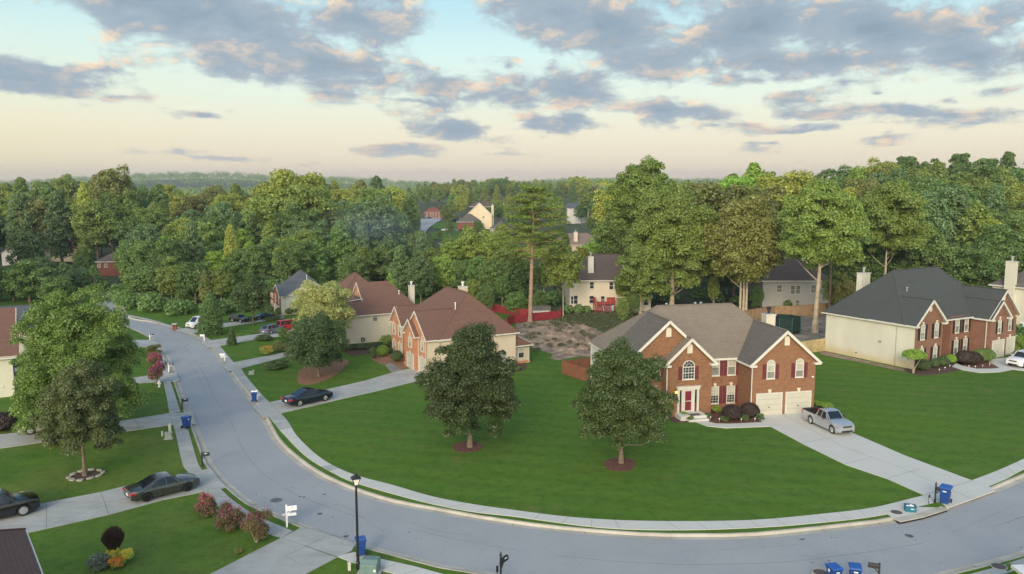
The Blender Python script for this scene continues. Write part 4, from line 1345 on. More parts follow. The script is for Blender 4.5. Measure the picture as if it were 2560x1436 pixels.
H.vent('f', 2.33, -5, 8.0, .35, .4)
for a in (-17.5, -15.3, -12.5): H.window('f', -1.5, a, 3.1, .8, 1.7, SHUT_CREAM); H.window('f', -1.5, a, .4, .8, 1.7, SHUT_CREAM)
H.garage(-4.5, -2.6, 2.4, 2.1); H.garage(-4.5, -6.6, 2.4, 2.1)
H.chimney(-4.6, 12.3, 0, 8.8, .95, .8, SID_TAN, capm=METAL_W)
H.pipe(-2.2, 9.0, 8.0, .35, METAL_W)
mb = MB(); mb.lathe([(.36, 0), (.36, .12)], (.14, 1.4, .65), BLACK, 14, 'X'); mb.lathe([(.2, -.01), (.2, .14)], (.14, 1.4, .65), METAL_G, 14, 'X'); mb.box((.1, 6.2, 2.3), (.12, .2, .15), METAL_G); mb.build('hose_reel', H.root)
H.finish()

# ---------------------------------------------------------------- slate-roofed house
H = House('deep red brick house with slate blue roof and tall cream gable wall', 'house', (703.7, 789.3), -61.6, .58, GH, brick=BRICK4, siding=SID_CREAM, roof=ROOF_SLATE)
H.block(-19, 0, 1.0, 15.0, ZW, 'bsss')
H.block(-9.6, 0, 0, 1.2, ZW, 'bs-s')
H.hip(-19, 0, 1.0, 15.0, .60, ZW, .45, runs=(7.6, 0), gable='r', gut='b')
H.gable(-9.6, -.2, 0, 7.0, .62, ZW, .36, .34)
H.gable(-7.6, -5.0, 2.4, 8.0, .9, 7.2, .25, .3, gut='')
H.hip(-19, -6, 3.5, 14.0, .95, ZW + .6, .2, gut='')
for a in (-6.6, -2.6): H.window('f', 0, a, 3.0, .9, 1.9, glass=(GLASS_B, GLASS_B), key=True)
for a in (-17.5, -15.5, -12.5): H.window('f', 1.0, a, 3.0, .8, 1.8, glass=(GLASS_B, GLASS_B)); H.window('f', 1.0, a, .4, .8, 1.8)
H.garage(0, -7.2, 3.1, 2.2); H.garage(0, -2.8, 3.1, 2.2)
H.vent('f', 0, -4.9, 6.6, .4, .4)
H.pipe(-.6, 7.4, 9.5, 1.2, METAL_W)
H.finish()

# ---------------------------------------------------------------- other houses, simpler as they stand farther or are cut by the frame
def simple(label, px, thd, sc, w, d, roof, siding, kind='hip', slope=.8, brickf=False, brick=BRICK4, wins=(), sidewins=(), chim=None, zw=ZW, name='house', group=GH, leftwins=(), garage=(), gl=(GLASS_L, GLASS_L), runs=(None, None), z=0.0):
    loc = P(*px, 0.0)
    loc.z = z
    H = House(label, 'house', px, thd, sc, group, name, brick=brick, siding=siding, roof=roof, pos=loc)
    H.block(0, w, 0, d, zw, ('b' if brickf else 's') + 'sss')
    if kind == 'hip': H.hip(0, w, 0, d, slope, zw, .4, runs=runs)
    elif kind == 'gu': H.hip(0, w, 0, d, slope, zw, .4, gable='lr')
    elif kind == 'gv':
        H.gable(0, w, 0, d + .3, slope, zw, .4, .3, brick=siding if not brickf else None)
        H.ws.face([(0, d, zw - .02), (w, d, zw - .02), (w / 2, d, zw + slope * w / 2 - .15)], siding)
    for a, z_, ww, hh in wins: H.window('f', 0, a, z_, ww, hh, glass=gl)
    for a, z_, ww, hh in sidewins: H.window('r', w, a, z_, ww, hh, glass=gl)
    for a, z_, ww, hh in leftwins: H.window('l', 0, a, z_, ww, hh, glass=gl)
    for a in garage: H.garage(0, a)
    if chim: H.chimney(*chim)
    return H


# house at the left edge: its long side faces the viewer, the brick front faces the street to the right
H = House('brown-roofed house with pale green side wall cut by the left edge of the view', 'house', (39, 990.5), -61.6, .80, GH, brick=BRICK4, siding=SID_GREEN, roof=ROOF_BROWN)
H.block(-11, 0, -14, 0, ZW, 's-ss'); H.wb.face([(0, 0, -.1), (-11, 0, -.1), (-11, 0, ZW), (-5.5, 0, ZW + 4.8), (0, 0, ZW)], BRICK4)
H.ws.face([(0, -14, -.1), (0, 0, -.1), (0, 0, ZW), (0, -14, ZW)], SID_GREEN)
zr = ZW + .9 * 5.5
H._slab([(.4, -14.3, ZW - .36), (.4, .35, ZW - .36), (-5.5, .35, zr), (-5.5, -14.3, zr)])
H._slab([(-11.4, .35, ZW - .36), (-11.4, -14.3, ZW - .36), (-5.5, -14.3, zr), (-5.5, .35, zr)])
H.f.bar((.42, .4, ZW - .5), (-5.5, .4, zr - .14), .07, .26, TRIM); H.gutter((.4, -14), (.4, .35), ZW - .36)
H._slab([(.46, -14.3, 5.1), (.46, .75, 5.1), (-2.6, .75, 7.75), (-2.6, -14.3, 7.75)], th=.1)
H.f.bar((.5, .8, 5.0), (-2.6, .8, 7.68), .07, .24, TRIM)
H.downspout(.1, -.1, 4.8)
mb = MB(); mb.box((.06, -1.3, 1.35), (.1, .16, .16), METAL_W); mb.build('flood_light', H.root)
mb = MB(); mb.box((-.6, .2, 3.2), (.3, .3, .4), METAL_W); mb.build('wall_lamp', H.root)
H.finish()
H = House('cream house with slate roof between the left-edge house and the great maple', 'house', None, 28.4, .68, GH, siding=SID_CREAM, roof=ROOF_SLATE, pos=P(98, 893))
H.block(-13, 0, 0, 11, ZW, 'ssss')
H.hip(-13, 0, 0, 11, .62, ZW, .4, gable='r')
H.finish()
simple('white house with grey gable roof far off beyond the bright clump of trees', (31, 657), -72, .66, 14, 9, ROOF_SLATE, SID_WHITE, 'gu', .75, group='houses among the trees').finish()
H = simple('house of which only the red-brown roof shows above the trees by the far left', (112, 655), 8, .9, 11.5, 9, ROOF_RED, SID_TAN, 'hip', .7, group='houses among the trees', zw=4.0); H.finish()
H = simple('brick house with dull purple-brown roof half hidden by trees left of the wood', (241, 690), 4, .75, 13, 9, ROOF_MBROWN, SID_TAN, 'hip', .6, True, BRICK4, wins=((1.0, 2.6, .9, 1.7), (3, 2.6, .9, 1.7)), group='houses among the trees', zw=4.6); H.finish()

GB = 'houses behind the brick house'
H = simple('cream house with grey-brown roof and white chimney behind the red deck', (1424, 776), 2.0, 1.0, 13.5, 9, ROOF_MBROWN, SID_TAN, 'hip', .80, group=GB, zw=5.35,
           wins=((3.65, 3.55, .75, 1.2), (6.9, 3.4, .78, 1.35), (7.75, 3.4, .78, 1.35), (10.4, 3.5, .8, 1.2), (11.8, 3.5, .8, 1.2), (3.6, 1.1, .75, 1.35), (5.5, 1.0, .75, 1.4), (1.0, 1.0, .75, 1.5), (.4, 1.0, .5, 1.4), (12.5, .7, .8, 1.3)),
           chim=(3.6, 1.3, 5.6, 8.7, .85, .7, SID_WHITE), gl=(GLASS_D, GLASS_D))
H.block(8.0, 13.2, -1.6, 0, 2.6, 'sb-s'); H.ws.face([(8.0, -1.6, 2.6), (13.2, -1.6, 2.6), (13.2, 0, 3.2), (8, 0, 3.2)], SID_TAN)
H._slab([(7.7, -1.95, 2.45), (13.5, -1.95, 2.45), (13.5, .0, 3.3), (7.7, 0, 3.3)], m=SID_TAN)
for a in (8.5, 9.7, 11.1, 12.4): H.window('f', -1.6, a, .95, .75, 1.3, glass=(GLASS_D, GLASS_D))
H.finish()
RED = mat('red_stained_wood', rough=.8, fn=vary((.30, .045, .038, 1), .25, 3.0))
dk = thing('deck', 'red wooden deck with two stair flights against the cream house', 'deck', P(1502, 779, 0), rad(2))
mb = MB(); mb.box((0.6, .6, 1.35), (3.4, 1.9, .12), RED)
for x in (-1.0, 2.2):
    for y_ in (-.25, 1.4): mb.box((x, y_, .68), (.12, .12, 1.35), RED)
mb.build('deck_floor', dk)
mb = MB()
mb.box((1.6, -.32, 1.9), (1.4, .06, .95), RED); mb.box((-1.1, .6, 1.9), (.06, 1.9, .95), RED); mb.box((-.95, -.32, 1.9), (.25, .06, .95), RED)
mb.build('railing', dk)
for k in (0, 1):
    mb = MB(); x0 = -.45 + k * 1.35
    for i in range(6): mb.box((x0, -.4 - i * .28, 1.25 - i * .21), (1.0, .3, .07), RED)
    for sx in (-.5, .5):
        mb.bar((x0 + sx, -.3, 1.25), (x0 + sx, -2.0, .05), .06, .22, RED)
        mb.bar((x0 + sx, -.3, 2.2), (x0 + sx, -2.0, 1.0), .05, .08, mat('pink_worn_wood', rough=.8, fn=vary((.50, .20, .17, 1), .2, 3)))
        mb.bar((x0 + sx, -2.0, 0), (x0 + sx, -2.0, 1.0), .08, .08, RED)
    mb.build('stairs', dk)
for p_, lb, cl, w_, h_, d_, cat in (((1519, 778), 'pale blue covered hot tub beside the red deck', (.42, .52, .60, 1), 1.9, .95, 1.6, 'hot tub'),):
    o = thing('hot_tub', lb, cat, P(*p_, 0)); mb = MB(); mb.box((0, 0, h_ / 2), (w_, d_, h_), mat('pale_blue_cover', cl, .6, fn=vary(cl, .15, 2))); mb.build('shell', o, bevel=.18)
    mb = MB(); mb.box((0, 0, h_ + .03), (w_ + .1, d_ + .1, .1), MATS['pale_blue_cover']); mb.build('cover', o, bevel=.04)
for k, (x, y_) in enumerate(((1454, 775), (1468, 776))):
    o = thing('air_conditioner', ('grey air conditioner by the cream house wall, farther from the deck', 'grey air conditioner by the cream house wall, nearer the deck')[k], 'air conditioner', P(x, y_, 0), group='air conditioners')
    mb = MB(); mb.box((0, 0, .35), (.8, .8, .7), mat('ac_grey', rough=.6, metal=.3, fn=vary((.10, .11, .10, 1), .3, 8))); mb.build('casing', o, bevel=.05)
    mb = MB(); mb.lathe([(.3, .70), (.3, .74), (.05, .76)], (0, 0, 0), BLACK, 12); mb.build('fan_grille', o)

simple('pale grey house with dark purple-grey roof beyond the wooden fence', (1905, 768), 0, 1.0, 11.5, 9, ROOF_MBROWN, SID_GREY, 'hip', .85, group=GB, zw=4.9,
       wins=((2.8, 2.5, .95, 1.3), (5.1, 2.2, .82, 1.55), (6.0, 2.2, .82, 1.55), (8.6, 2.4, .95, 1.4), (4.2, -.1, .8, 1.35), (6.0, -.1, .8, 1.35), (9.5, -.2, .8, 1.2))).finish()
th_ = rad(33)
pc = P(2474, 812) - Vector((-math.sin(th_), math.cos(th_), 0)) * 13
H = House('white-sided house with tall chimney cut by the right edge of the view', 'house', None, 33, 1.0, GB, siding=SID_CREAM, roof=ROOF_DGREY, pos=pc)
H.block(0, 14, 0, 13, 6.3, 'ssss')
H.hip(0, 14, 0, 13, .62, 6.3, .4)
H.chimney(-.35, 10.4, 0, 9.6, .8, 1.25, SID_CREAM)
H.finish()

GF = 'far houses in the valley'
simple('far red-brick house with red roof at the head of the valley street', (1061, 549), 4, .78, 13.5, 9, ROOF_RED, SID_WHITE, 'hip', .72, True, BRICK4, wins=[(a, z_, 1.1, 1.8) for a in (2, 5, 7, 9, 11.5) for z_ in (.6, 3.1)], group=GF, zw=6.0).finish()
H = simple('far cream house with dark roof, tall gable and chimney above the valley lawn', (1168, 573), 0, .98, 12.0, 9, ROOF_MBROWN, mat('siding_warm_cream', rough=.7, fn=siding_fn((.70, .58, .40, 1))), 'gv', .95, group=GF, zw=7.2, wins=((3, 5.2, .9, 1.2), (8, 5.2, .9, 1.2)), chim=(12.3, 3.0, 0, 11.5, 1.1, .9, SID_BEIGE))  # siding in a warmer, lighter cream than the other houses
H.block(-4.2, 6.5, -9, 0, 4.2); H.hip(-4.2, 6.5, -9, 0, .75, 4.2, .4, m=ROOF_DGREY); H.hip(1, 12.5, 5, 10, .8, 11.0, .3, m=ROOF_MBROWN); H.finish()
simple('far low house with grey hipped roof right of the cream gabled one', (1226, 590), 0, .95, 8.5, 8, ROOF_DGREY, SID_GREY, 'hip', .7, group=GF, zw=3.4).finish()
simple('far house showing a reddish brown roof corner above the tree tops', (1101, 628), 5, .8, 7, 6, ROOF_BROWN, SID_TAN, 'hip', .6, group=GF, zw=3.2).finish()
simple('far tiny house with a peaked roof high in the wood left of the tall pine', (1248, 528), 0, .8, 10, 8, ROOF_BROWN, SID_TAN, 'gv', .8, group=GF, zw=4.0).finish()
simple('far pale house with slate roof rising behind the crown of the tall pine', (1418, 560), 0, .95, 12.8, 9, ROOF_SLATE, SID_WHITE, 'gu', .65, group=GF, zw=9.0).finish()
H = simple('low house with broad brown roof and cream chimney right of the tall pine crown', (1390, 640), 8, .95, 16, 10, mat('shingle_dull_brown', rough=.95, fn=shingle_fn((.20, .15, .12, 1), (.23, .17, .14, 1), .1)), SID_BEIGE, 'hip', .62, group=GF, zw=3.6, chim=(6.5, 1.5, 0, 7.2, 1.1, .8, SID_TAN))
H.gable(9.5, 17.5, -3, 6, .62, 3.6, .4, .3, m=MATS['shingle_dull_brown'], brick=SID_BEIGE); H.block(9.5, 17.5, -3, 0, 3.6, 'ss-s'); H.finish()

# roof corners of the two houses right under the viewpoint
H = House('nearby house of which only a brown shingle roof corner shows at the lower left', 'house', None, 0, 1.0, 'houses beside the viewpoint', brick=BRICK4, siding=SID_GREEN, roof=ROOF_BROWN, pos=Vector((P(62, 1322, 4.0).x, P(62, 1322, 4.0).y, 0)))
H.root.rotation_euler.z = rad(-52.5)
H.block(.45, 14, -12.4, -.45, 4.1, 'ssss')
H.hip(.45, 14, -12.4, -.45, .55, 4.25, .45)
H.finish()
H = House('nearby house of which only white roof edging shows at the lower right', 'house', None, 0, 1.0, 'houses beside the viewpoint', siding=SID_WHITE, roof=ROOF_DGREY, pos=P(2700, 1560, 0))
H.block(-2.5, 6, -8, .5, 2.6, 'ssss')
H._slab([(-2.9, -8, 2.5), (6, -8, 2.5), (6, .9, 2.5), (-2.9, .9, 2.5)], m=METAL_W)
H.finish()
# ================================================================ vegetation
def leaf_mat(name, c1, c2, tip=None, rough=0.75, trans=0.40, scl=.25):
    m = bpy.data.materials.new(name)
    m.use_nodes = True
    t = NT(m.node_tree)
    m.node_tree.nodes.clear()
    co = geoco(t)
    oi = t.n('ShaderNodeObjectInfo').outputs['Random']
    n = noise(t, co, scl, 4.0, 0.6)
    n2 = noise(t, co, 2.6, 3.0, 0.7)
    c = t.mix(t.rng(n, 0.3, 0.7), c1, c2)
    c = t.mix(t.m('MULTIPLY', oi, 0.5), c, tip or c2)
    isl = t.n('ShaderNodeNewGeometry').outputs['Random Per Island']
    c = t.mix(t.rng(n2, .4, .75, 0, .40), c, tip or tuple(min(1, x * 1.5) for x in c2[:3]) + (1,))
    c = t.mix(t.rng(isl, 0, .5, .40, 0), c, tuple(x * .62 for x in c1[:3]) + (1,))
    c = t.mix(t.rng(isl, .82, 1.0, 0, .55), c, tuple(min(1, x * 1.3 + .02) for x in (tip or c2)[:3]) + (1,))  # glints and pale undersides put into the colour of some leaves
    h = t.n('ShaderNodeHueSaturation', {'Hue': t.rng(oi, 0, 1, 0.482, 0.516), 'Saturation': 1.0, 'Value': t.rng(t.m('FRACT', t.m('MULTIPLY', oi, 7.31)), 0, 1, 0.82, 1.22), 'Color': c}).outputs[0]
    d = t.n('ShaderNodeBsdfDiffuse', {'Color': h}).outputs[0]
    tr = t.n('ShaderNodeBsdfTranslucent', {'Color': h}).outputs[0]
    gl = t.n('ShaderNodeBsdfGlossy', {'Color': (1, 1, 1, 1), 'Roughness': 0.5}).outputs[0]
    a = t.n('ShaderNodeMixShader', {0: trans, 1: d, 2: tr}).outputs[0]
    b = t.n('ShaderNodeMixShader', {0: 0.035, 1: a, 2: gl}).outputs[0]
    t.n('ShaderNodeOutputMaterial', {0: b})
    MATS[name] = m
    return m


L_OAK = leaf_mat('leaf_oak_green', (0.126, 0.213, 0.044, 1), (0.222, 0.321, 0.063, 1), (0.317, 0.392, 0.087, 1))
L_MAPLE = leaf_mat('leaf_maple_green', (0.051, 0.102, 0.025, 1), (0.077, 0.139, 0.033, 1), (0.133, 0.191, 0.066, 1))
L_SMALL = leaf_mat('leaf_dull_maple', (0.098, 0.152, 0.041, 1), (0.138, 0.202, 0.056, 1), (0.243, 0.289, 0.114, 1))
L_DOME = leaf_mat('leaf_fresh_maple', (0.104, 0.183, 0.030, 1), (0.164, 0.261, 0.041, 1), (0.251, 0.333, 0.072, 1))
L_PALE = leaf_mat('leaf_pale_green', (0.203, 0.267, 0.071, 1), (0.321, 0.384, 0.121, 1), (0.506, 0.480, 0.185, 1))
L_LIME = leaf_mat('leaf_lime', (0.138, 0.271, 0.032, 1), (0.256, 0.431, 0.050, 1), (0.367, 0.539, 0.087, 1))
L_YG = leaf_mat('leaf_yellow_green', (0.242, 0.339, 0.052, 1), (0.360, 0.440, 0.067, 1), (0.479, 0.474, 0.091, 1))
L_DARK = leaf_mat('leaf_dark_green', (0.083, 0.163, 0.043, 1), (0.146, 0.253, 0.067, 1), (0.220, 0.330, 0.082, 1))
L_BLUE = leaf_mat('leaf_cool_green', (0.091, 0.176, 0.060, 1), (0.155, 0.269, 0.092, 1), (0.251, 0.359, 0.147, 1))
L_OLIVE = leaf_mat('leaf_olive_green', (0.151, 0.185, 0.043, 1), (0.221, 0.260, 0.063, 1), (0.303, 0.301, 0.086, 1))
L_PINE = leaf_mat('needle_pine', (0.160, 0.260, 0.046, 1), (0.250, 0.360, 0.064, 1), (0.350, 0.440, 0.091, 1))
L_CEDAR = leaf_mat('needle_cedar', (0.066, 0.142, 0.031, 1), (0.098, 0.196, 0.044, 1), (0.156, 0.246, 0.060, 1))
L_PURPLE = leaf_mat('leaf_plum', (0.044, 0.032, 0.028, 1), (0.070, 0.046, 0.038, 1), (0.110, 0.072, 0.058, 1))
L_CRAPE = leaf_mat('leaf_crape_myrtle', (0.144, 0.178, 0.056, 1), (0.254, 0.214, 0.085, 1), (0.287, 0.143, 0.085, 1))
PINKF = leaf_mat('blossom_pink', (0.34, 0.065, 0.11, 1), (0.45, 0.10, 0.165, 1), (0.55, 0.16, 0.24, 1))
YELF = leaf_mat('blossom_yellow', (0.70, 0.50, 0.03, 1), (0.80, 0.62, 0.06, 1), (0.85, 0.70, 0.10, 1))
ORGF = leaf_mat('blossom_orange', (0.75, 0.20, 0.02, 1), (0.80, 0.30, 0.03, 1), (0.85, 0.42, 0.05, 1))
WHITEF = leaf_mat('blossom_white', (0.6, 0.55, 0.48, 1), (0.75, 0.7, 0.6, 1), (0.8, 0.75, 0.7, 1))
SAGE = leaf_mat('leaf_grey_sage', (0.10, 0.13, 0.085, 1), (0.17, 0.20, 0.14, 1), (0.22, 0.25, 0.19, 1))
BARK = mat('bark_grey_brown', rough=1.0, fn=vary((0.16, 0.125, 0.095, 1), .35, 4.0, objco, 6, .8))
BARK_P = mat('bark_pale', rough=1.0, fn=vary((0.38, 0.32, 0.24, 1), .35, 1.3, objco, 6, .8))
BARK_PINE = mat('bark_pine', rough=1.0, fn=vary((0.30, 0.20, 0.145, 1), .3, 3.0, objco, 6, .8))


def fast_mesh(name, V, Q, material, smooth=False):
    me = bpy.data.meshes.new(name)
    n = len(V)
    me.vertices.add(n)
    me.vertices.foreach_set('co', V.astype(np.float32).ravel())
    k = Q.shape[1]
    me.loops.add(Q.size)
    me.loops.foreach_set('vertex_index', Q.astype(np.int32).ravel())
    me.polygons.add(len(Q))
    me.polygons.foreach_set('loop_start', np.arange(0, Q.size, k, dtype=np.int32))
    me.polygons.foreach_set('loop_total', np.full(len(Q), k, dtype=np.int32))
    me.materials.append(material)
    me.update(calc_edges=True)
    return me


def leaves(rs, centers, radii, n, size, up=0.35, shell=0.55, flat=None, aspect=0.7):
    """n leaf quads spread over ellipsoid clumps; returns vertex and quad arrays"""
    centers = np.asarray(centers, float); radii = np.asarray(radii, float)
    w = (radii[:, 0] * radii[:, 1]) ** 0.8
    idx = rs.choice(len(centers), n, p=w / w.sum())
    d = rs.normal(size=(n, 3)); d /= np.linalg.norm(d, axis=1)[:, None]
    d[:, 2] = np.where(d[:, 2] < -0.35, -d[:, 2] * .6, d[:, 2])
    r = shell + (1 - shell) * rs.random(n) ** 0.6
    pos = centers[idx] + d * radii[idx] * r[:, None]
    nr = d * 0.75 + rs.normal(size=(n, 3)) * 0.55 + np.array([0, 0, up])
    if flat is not None: nr[:, 2] += flat
    nr /= np.linalg.norm(nr, axis=1)[:, None]
    a = np.cross(nr, rs.normal(size=(n, 3))); a /= np.linalg.norm(a, axis=1)[:, None] + 1e-9
    b = np.cross(nr, a)
    s = size * (0.55 + rs.random(n) * 0.9)
    a *= s[:, None] * .5; b *= (s * aspect)[:, None] * .5
    V = np.stack([pos - a, pos - b * 1.0 + a * .1, pos + a, pos + b], axis=1).reshape(-1, 3)
    Q = np.arange(4 * n).reshape(-1, 4)
    return V, Q


def env_broad(rs, k, R, z0, z1, flat=0.0, top=0.5, rc=0.30, tap=0.0, bot=0.7):
    """clump centres on the envelope of a rounded crown"""
    H = (z1 - z0) / 2; zc = z0 + H * (1 - flat * .3)
    C, Rr = [], []
    for i in range(k):
        u = (i + .5) / k
        ph = i * 2.399963 + rs.normal() * .25
        zz = 1 - 2 * u
        rr = math.sqrt(max(0, 1 - zz * zz))
        if zz < 0: rr = rr ** bot
        else: rr *= 1 - tap * zz
        f = rs.uniform(.46, .92)
        C.append((math.cos(ph) * rr * R * f, math.sin(ph) * rr * R * f, zc + zz * H * f * (1.0 if zz > 0 else .95)))
        q_ = R * rc * rs.uniform(.55, 1.3) * (1.25 - .35 * f)
        Rr.append((q_, q_, q_ * rs.uniform(.7, 1.15)))
    for i in range(k // 4):
        C.append((rs.normal() * R * .25, rs.normal() * R * .25, zc + rs.normal() * H * .3)); q_ = R * rc * 1.2; Rr.append((q_, q_, q_))
    return C, Rr


def env_column(rs, k, R, z0, z1, rc=.36, power=.6):
    C, Rr = [], []
    for i in range(k):
        t = (i + .5) / k
        z = z0 + (z1 - z0) * t
        rad_ = R * min(1.0, (t * 3.0 + .35)) * (1 - t) ** power * 1.1
        ph = i * 2.399963
        f = rs.uniform(.35, .85)
        C.append((math.cos(ph) * rad_ * f, math.sin(ph) * rad_ * f, z))
        q_ = R * rc * rs.uniform(.75, 1.2) * (0.6 + .5 * (1 - t))
        Rr.append((q_, q_, q_ * 1.0))
    return C, Rr


def env_pine(rs, k, R, z0, z1, tiers=7):
    C, Rr = [], []
    for i in range(tiers):
        t = i / (tiers - 1)
        z = z0 + (z1 - z0) * (t ** .9)
        rt = R * (1 - .80 * t ** 1.3) * (0.62 if i == 0 else 1.0)
        m = max(3, int(k / tiers * (1.25 - t)))
        for j in range(m):
            ph = j * 2 * math.pi / m + rs.uniform(-.4, .4) + i
            f = rs.uniform(.35, 1.0)
            C.append((math.cos(ph) * rt * f, math.sin(ph) * rt * f, z + rs.uniform(-.35, .35) - .08 * rt * f))
            q_ = R * rs.uniform(.20, .32)
            Rr.append((q_, q_, q_ * .42))
    return C, Rr


def trunk_mesh(rs, h, r0, material, limbs=(), lean=(0, 0), r1f=.35, n=9, top=None, fork=None):
    mb = MB()
    pts, rs_ = [], []
    N = 7
    for i in range(N + 1):
        t = i / N
        pts.append((lean[0] * t * h + math.sin(t * 5 + r0 * 30) * .05 * h * .12, lean[1] * t * h, h * t))
        rs_.append(r0 * (1 + .55 * max(0, 1 - t * 9)) * (1 - (1 - r1f) * t))
    mb.tube(pts, rs_, material, n)
    for (a, b, ra) in limbs:
        a, b = Vector(a), Vector(b)
        mid = (a + b) / 2 + Vector((0, 0, -.05 * (b - a).length + rs.normal() * .03 * (b - a).length))
        mb.tube([a, mid, b], [ra, ra * .7, ra * .25], material, 5)
    return mb


def to_obj(name, mb, parent):
    return mb.build(name, parent, fix=False)


PROTO = {}


def make_proto(key, seed, kind, h, R, n, size, leaf, bark=BARK, z0=.28, k=46, tr=.25, rc=.30, lean=(0, 0), shell=.5, extra=None, trunk_n=8, tap=0.0, bot=.7):
    rs = np.random.RandomState(seed)
    if kind == 'broad': C, Rr = env_broad(rs, k, R, h * z0, h, rc=rc, tap=tap, bot=bot)
    elif kind == 'column': C, Rr = env_column(rs, k, R, h * z0, h * .98, rc=rc)
    elif kind == 'cone': C, Rr = env_column(rs, k, R, h * z0, h * .98, rc=rc, power=1.0)
    else: C, Rr = env_pine(rs, k, R, h * z0, h * .97)
    C = [(c[0] + lean[0] * c[2], c[1] + lean[1] * c[2], c[2]) for c in C]
    V, Q = leaves(rs, C, Rr, n, size, up=.35 if kind != 'pine' else .6, shell=shell, aspect=.75 if kind != 'pine' else .5)
    crown = fast_mesh('crown', V, Q, leaf)
    limbs = []
    order = list(range(len(C))); rs.shuffle(order)
    order = [i for i in order if C[i][2] > h * .2]
    for i in order[:14 if kind == 'broad' else (18 if kind == 'pine' else 8)]:
        c = C[i]
        zt = max(h * max(z0 * .7, .15), c[2] - math.hypot(c[0], c[1]) * (.75 if kind != 'pine' else .12))
        zt = min(zt, h * .85)
        limbs.append(((lean[0] * zt, lean[1] * zt, zt), (c[0] * .95, c[1] * .95, c[2]), tr * .38 * (1 - zt / h * .6)))
    mb = trunk_mesh(rs, h * (.86 if kind != 'broad' else .72), tr, bark, limbs, lean, n=trunk_n)
    o = to_obj('trunk', mb, None)
    tm = o.data
    bpy.data.objects.remove(o)
    PROTO[key] = (crown, tm, h, R)


def put_tree(key, loc, h, label, group, cat='tree', name='tree', rz=None, wide=1.0, leafm=None, sx=None):
    crown, tm, h0, R0 = PROTO[key]
    o = thing(name, label, cat, loc, random.uniform(0, 6.28) if rz is None else rz, group)
    s = h / h0
    o.scale = (s * wide, s * wide, s)
    for nm, me in (('crown', crown), ('trunk', tm)):
        if me is None: continue
        c = bpy.data.objects.new(nm, me)
        COL.objects.link(c); c.parent = o
        if nm == 'crown' and leafm is not None:
            c.material_slots[0].link = 'OBJECT'
            c.material_slots[0].material = leafm
    return o


# kinds for the woods
make_proto('oak1', 1, 'broad', 18, 6.4, 19000, .42, L_OAK, BARK, .22, 60, .38, .27)
make_proto('oak2', 2, 'broad', 18, 5.6, 18000, .41, L_OAK, BARK, .18, 56, .34, .30)
make_proto('oak3', 3, 'broad', 18, 7.2, 20000, .44, L_OAK, BARK, .30, 64, .40, .24)
make_proto('tulip1', 4, 'column', 20, 4.6, 17000, .40, L_YG, BARK_P, .16, 60, .30, .34)
make_proto('tulip2', 5, 'column', 20, 5.2, 18000, .41, L_OAK, BARK, .12, 64, .30, .32)
make_proto('round1', 6, 'broad', 12, 5.0, 14000, .36, L_DARK, BARK, .08, 50, .25, .30)
make_proto('round2', 7, 'broad', 12, 4.4, 14000, .36, L_LIME, BARK, .10, 46, .22, .32)
make_proto('pine1', 8, 'broad', 22, 4.4, 17000, .42, L_PINE, BARK_PINE, .42, 60, .28, .24)
make_proto('pine2', 9, 'broad', 22, 3.6, 15000, .42, L_PINE, BARK_PINE, .50, 54, .25, .26)
make_proto('oak4', 10, 'broad', 18, 6.0, 21000, .38, L_OAK, BARK_P, .26, 80, .36, .23)

LEAFS = {'yg': L_YG, 'oak': L_OAK, 'dark': L_DARK, 'olive': L_OLIVE, 'blue': L_BLUE, 'lime': L_LIME, 'pine': L_PINE, 'pale': L_PALE}
HUE = {'yg': 'yellow-green', 'oak': 'mid green', 'dark': 'dark green', 'olive': 'olive green', 'blue': 'cool green', 'lime': 'bright green', 'pine': 'pine green', 'pale': 'pale green'}
WOODS = {}     # (wood, row) -> list of (x px, key, leaf, object)


SERIAL = [0]
DROP = {1, 13, 21, 32, 43, 51, 65, 86, 98, 158, 159, 181, 182, 184, 200, 201, 218, 219, 220, 229, 234, 236, 250, 251, 252, 255, 256, 257, 261, 267, 268, 272, 273, 275, 276, 280, 283, 284, 285, 292, 293, 298, 302, 303, 304, 307, 310, 315, 316, 337, 354, 355, 357, 359, 361, 362, 371, 373, 374, 375, 377, 378, 379, 386, 389, 391, 393, 394, 398, 400, 403, 406, 410, 412, 413, 414}
MASS = {6, 7, 10, 14, 15, 22, 33, 50, 66, 77, 85, 87, 94, 97, 100, 103, 105, 148, 153, 154, 155, 156, 160, 161, 162, 164, 165, 168, 172, 173, 175, 176, 177, 178, 183, 185, 193, 195, 202, 203, 211, 212, 213, 217, 221, 237, 238, 240, 246, 248, 249, 253, 254, 258, 263, 264, 265, 269, 270, 271, 274, 279, 281, 282, 287, 288, 291, 294, 295, 296, 297, 299, 301, 305, 306, 309, 311, 312, 313, 314, 334, 338, 339, 340, 342, 343, 344, 360, 376, 388, 390, 401, 402, 408, 420, 438}
MASSL = []


def wood_tree(wood, row, x, ytop, D, key, leaf, wide=1.0, base=None):
    pt = PD(x, HOR + 100, D)
    z = hill(pt.x, pt.y) - .1
    ztop = CAM_H - (ytop - HOR) / F_PX * D * 1.0
    h = max(4.0, (ztop - z) * 1.055)
    SERIAL[0] += 1
    rz = random.uniform(0, 6.28)
    if SERIAL[0] in DROP: return None
    if wood[1] == 'trees of the wood left of the valley' and x > 1035 and D > 200: return None
    if SERIAL[0] in MASS:
        MASSL.append((key, (pt.x, pt.y, z), h, wide, rz)); return None
    o = put_tree(key, (pt.x, pt.y, z), h, 'x', wood[1], wide=wide, leafm=LEAFS[leaf], rz=rz)
    o['serial'] = SERIAL[0]
    o['label'] = ''
    WOODS.setdefault((wood, row), []).append((x, key, leaf, o))
    return o


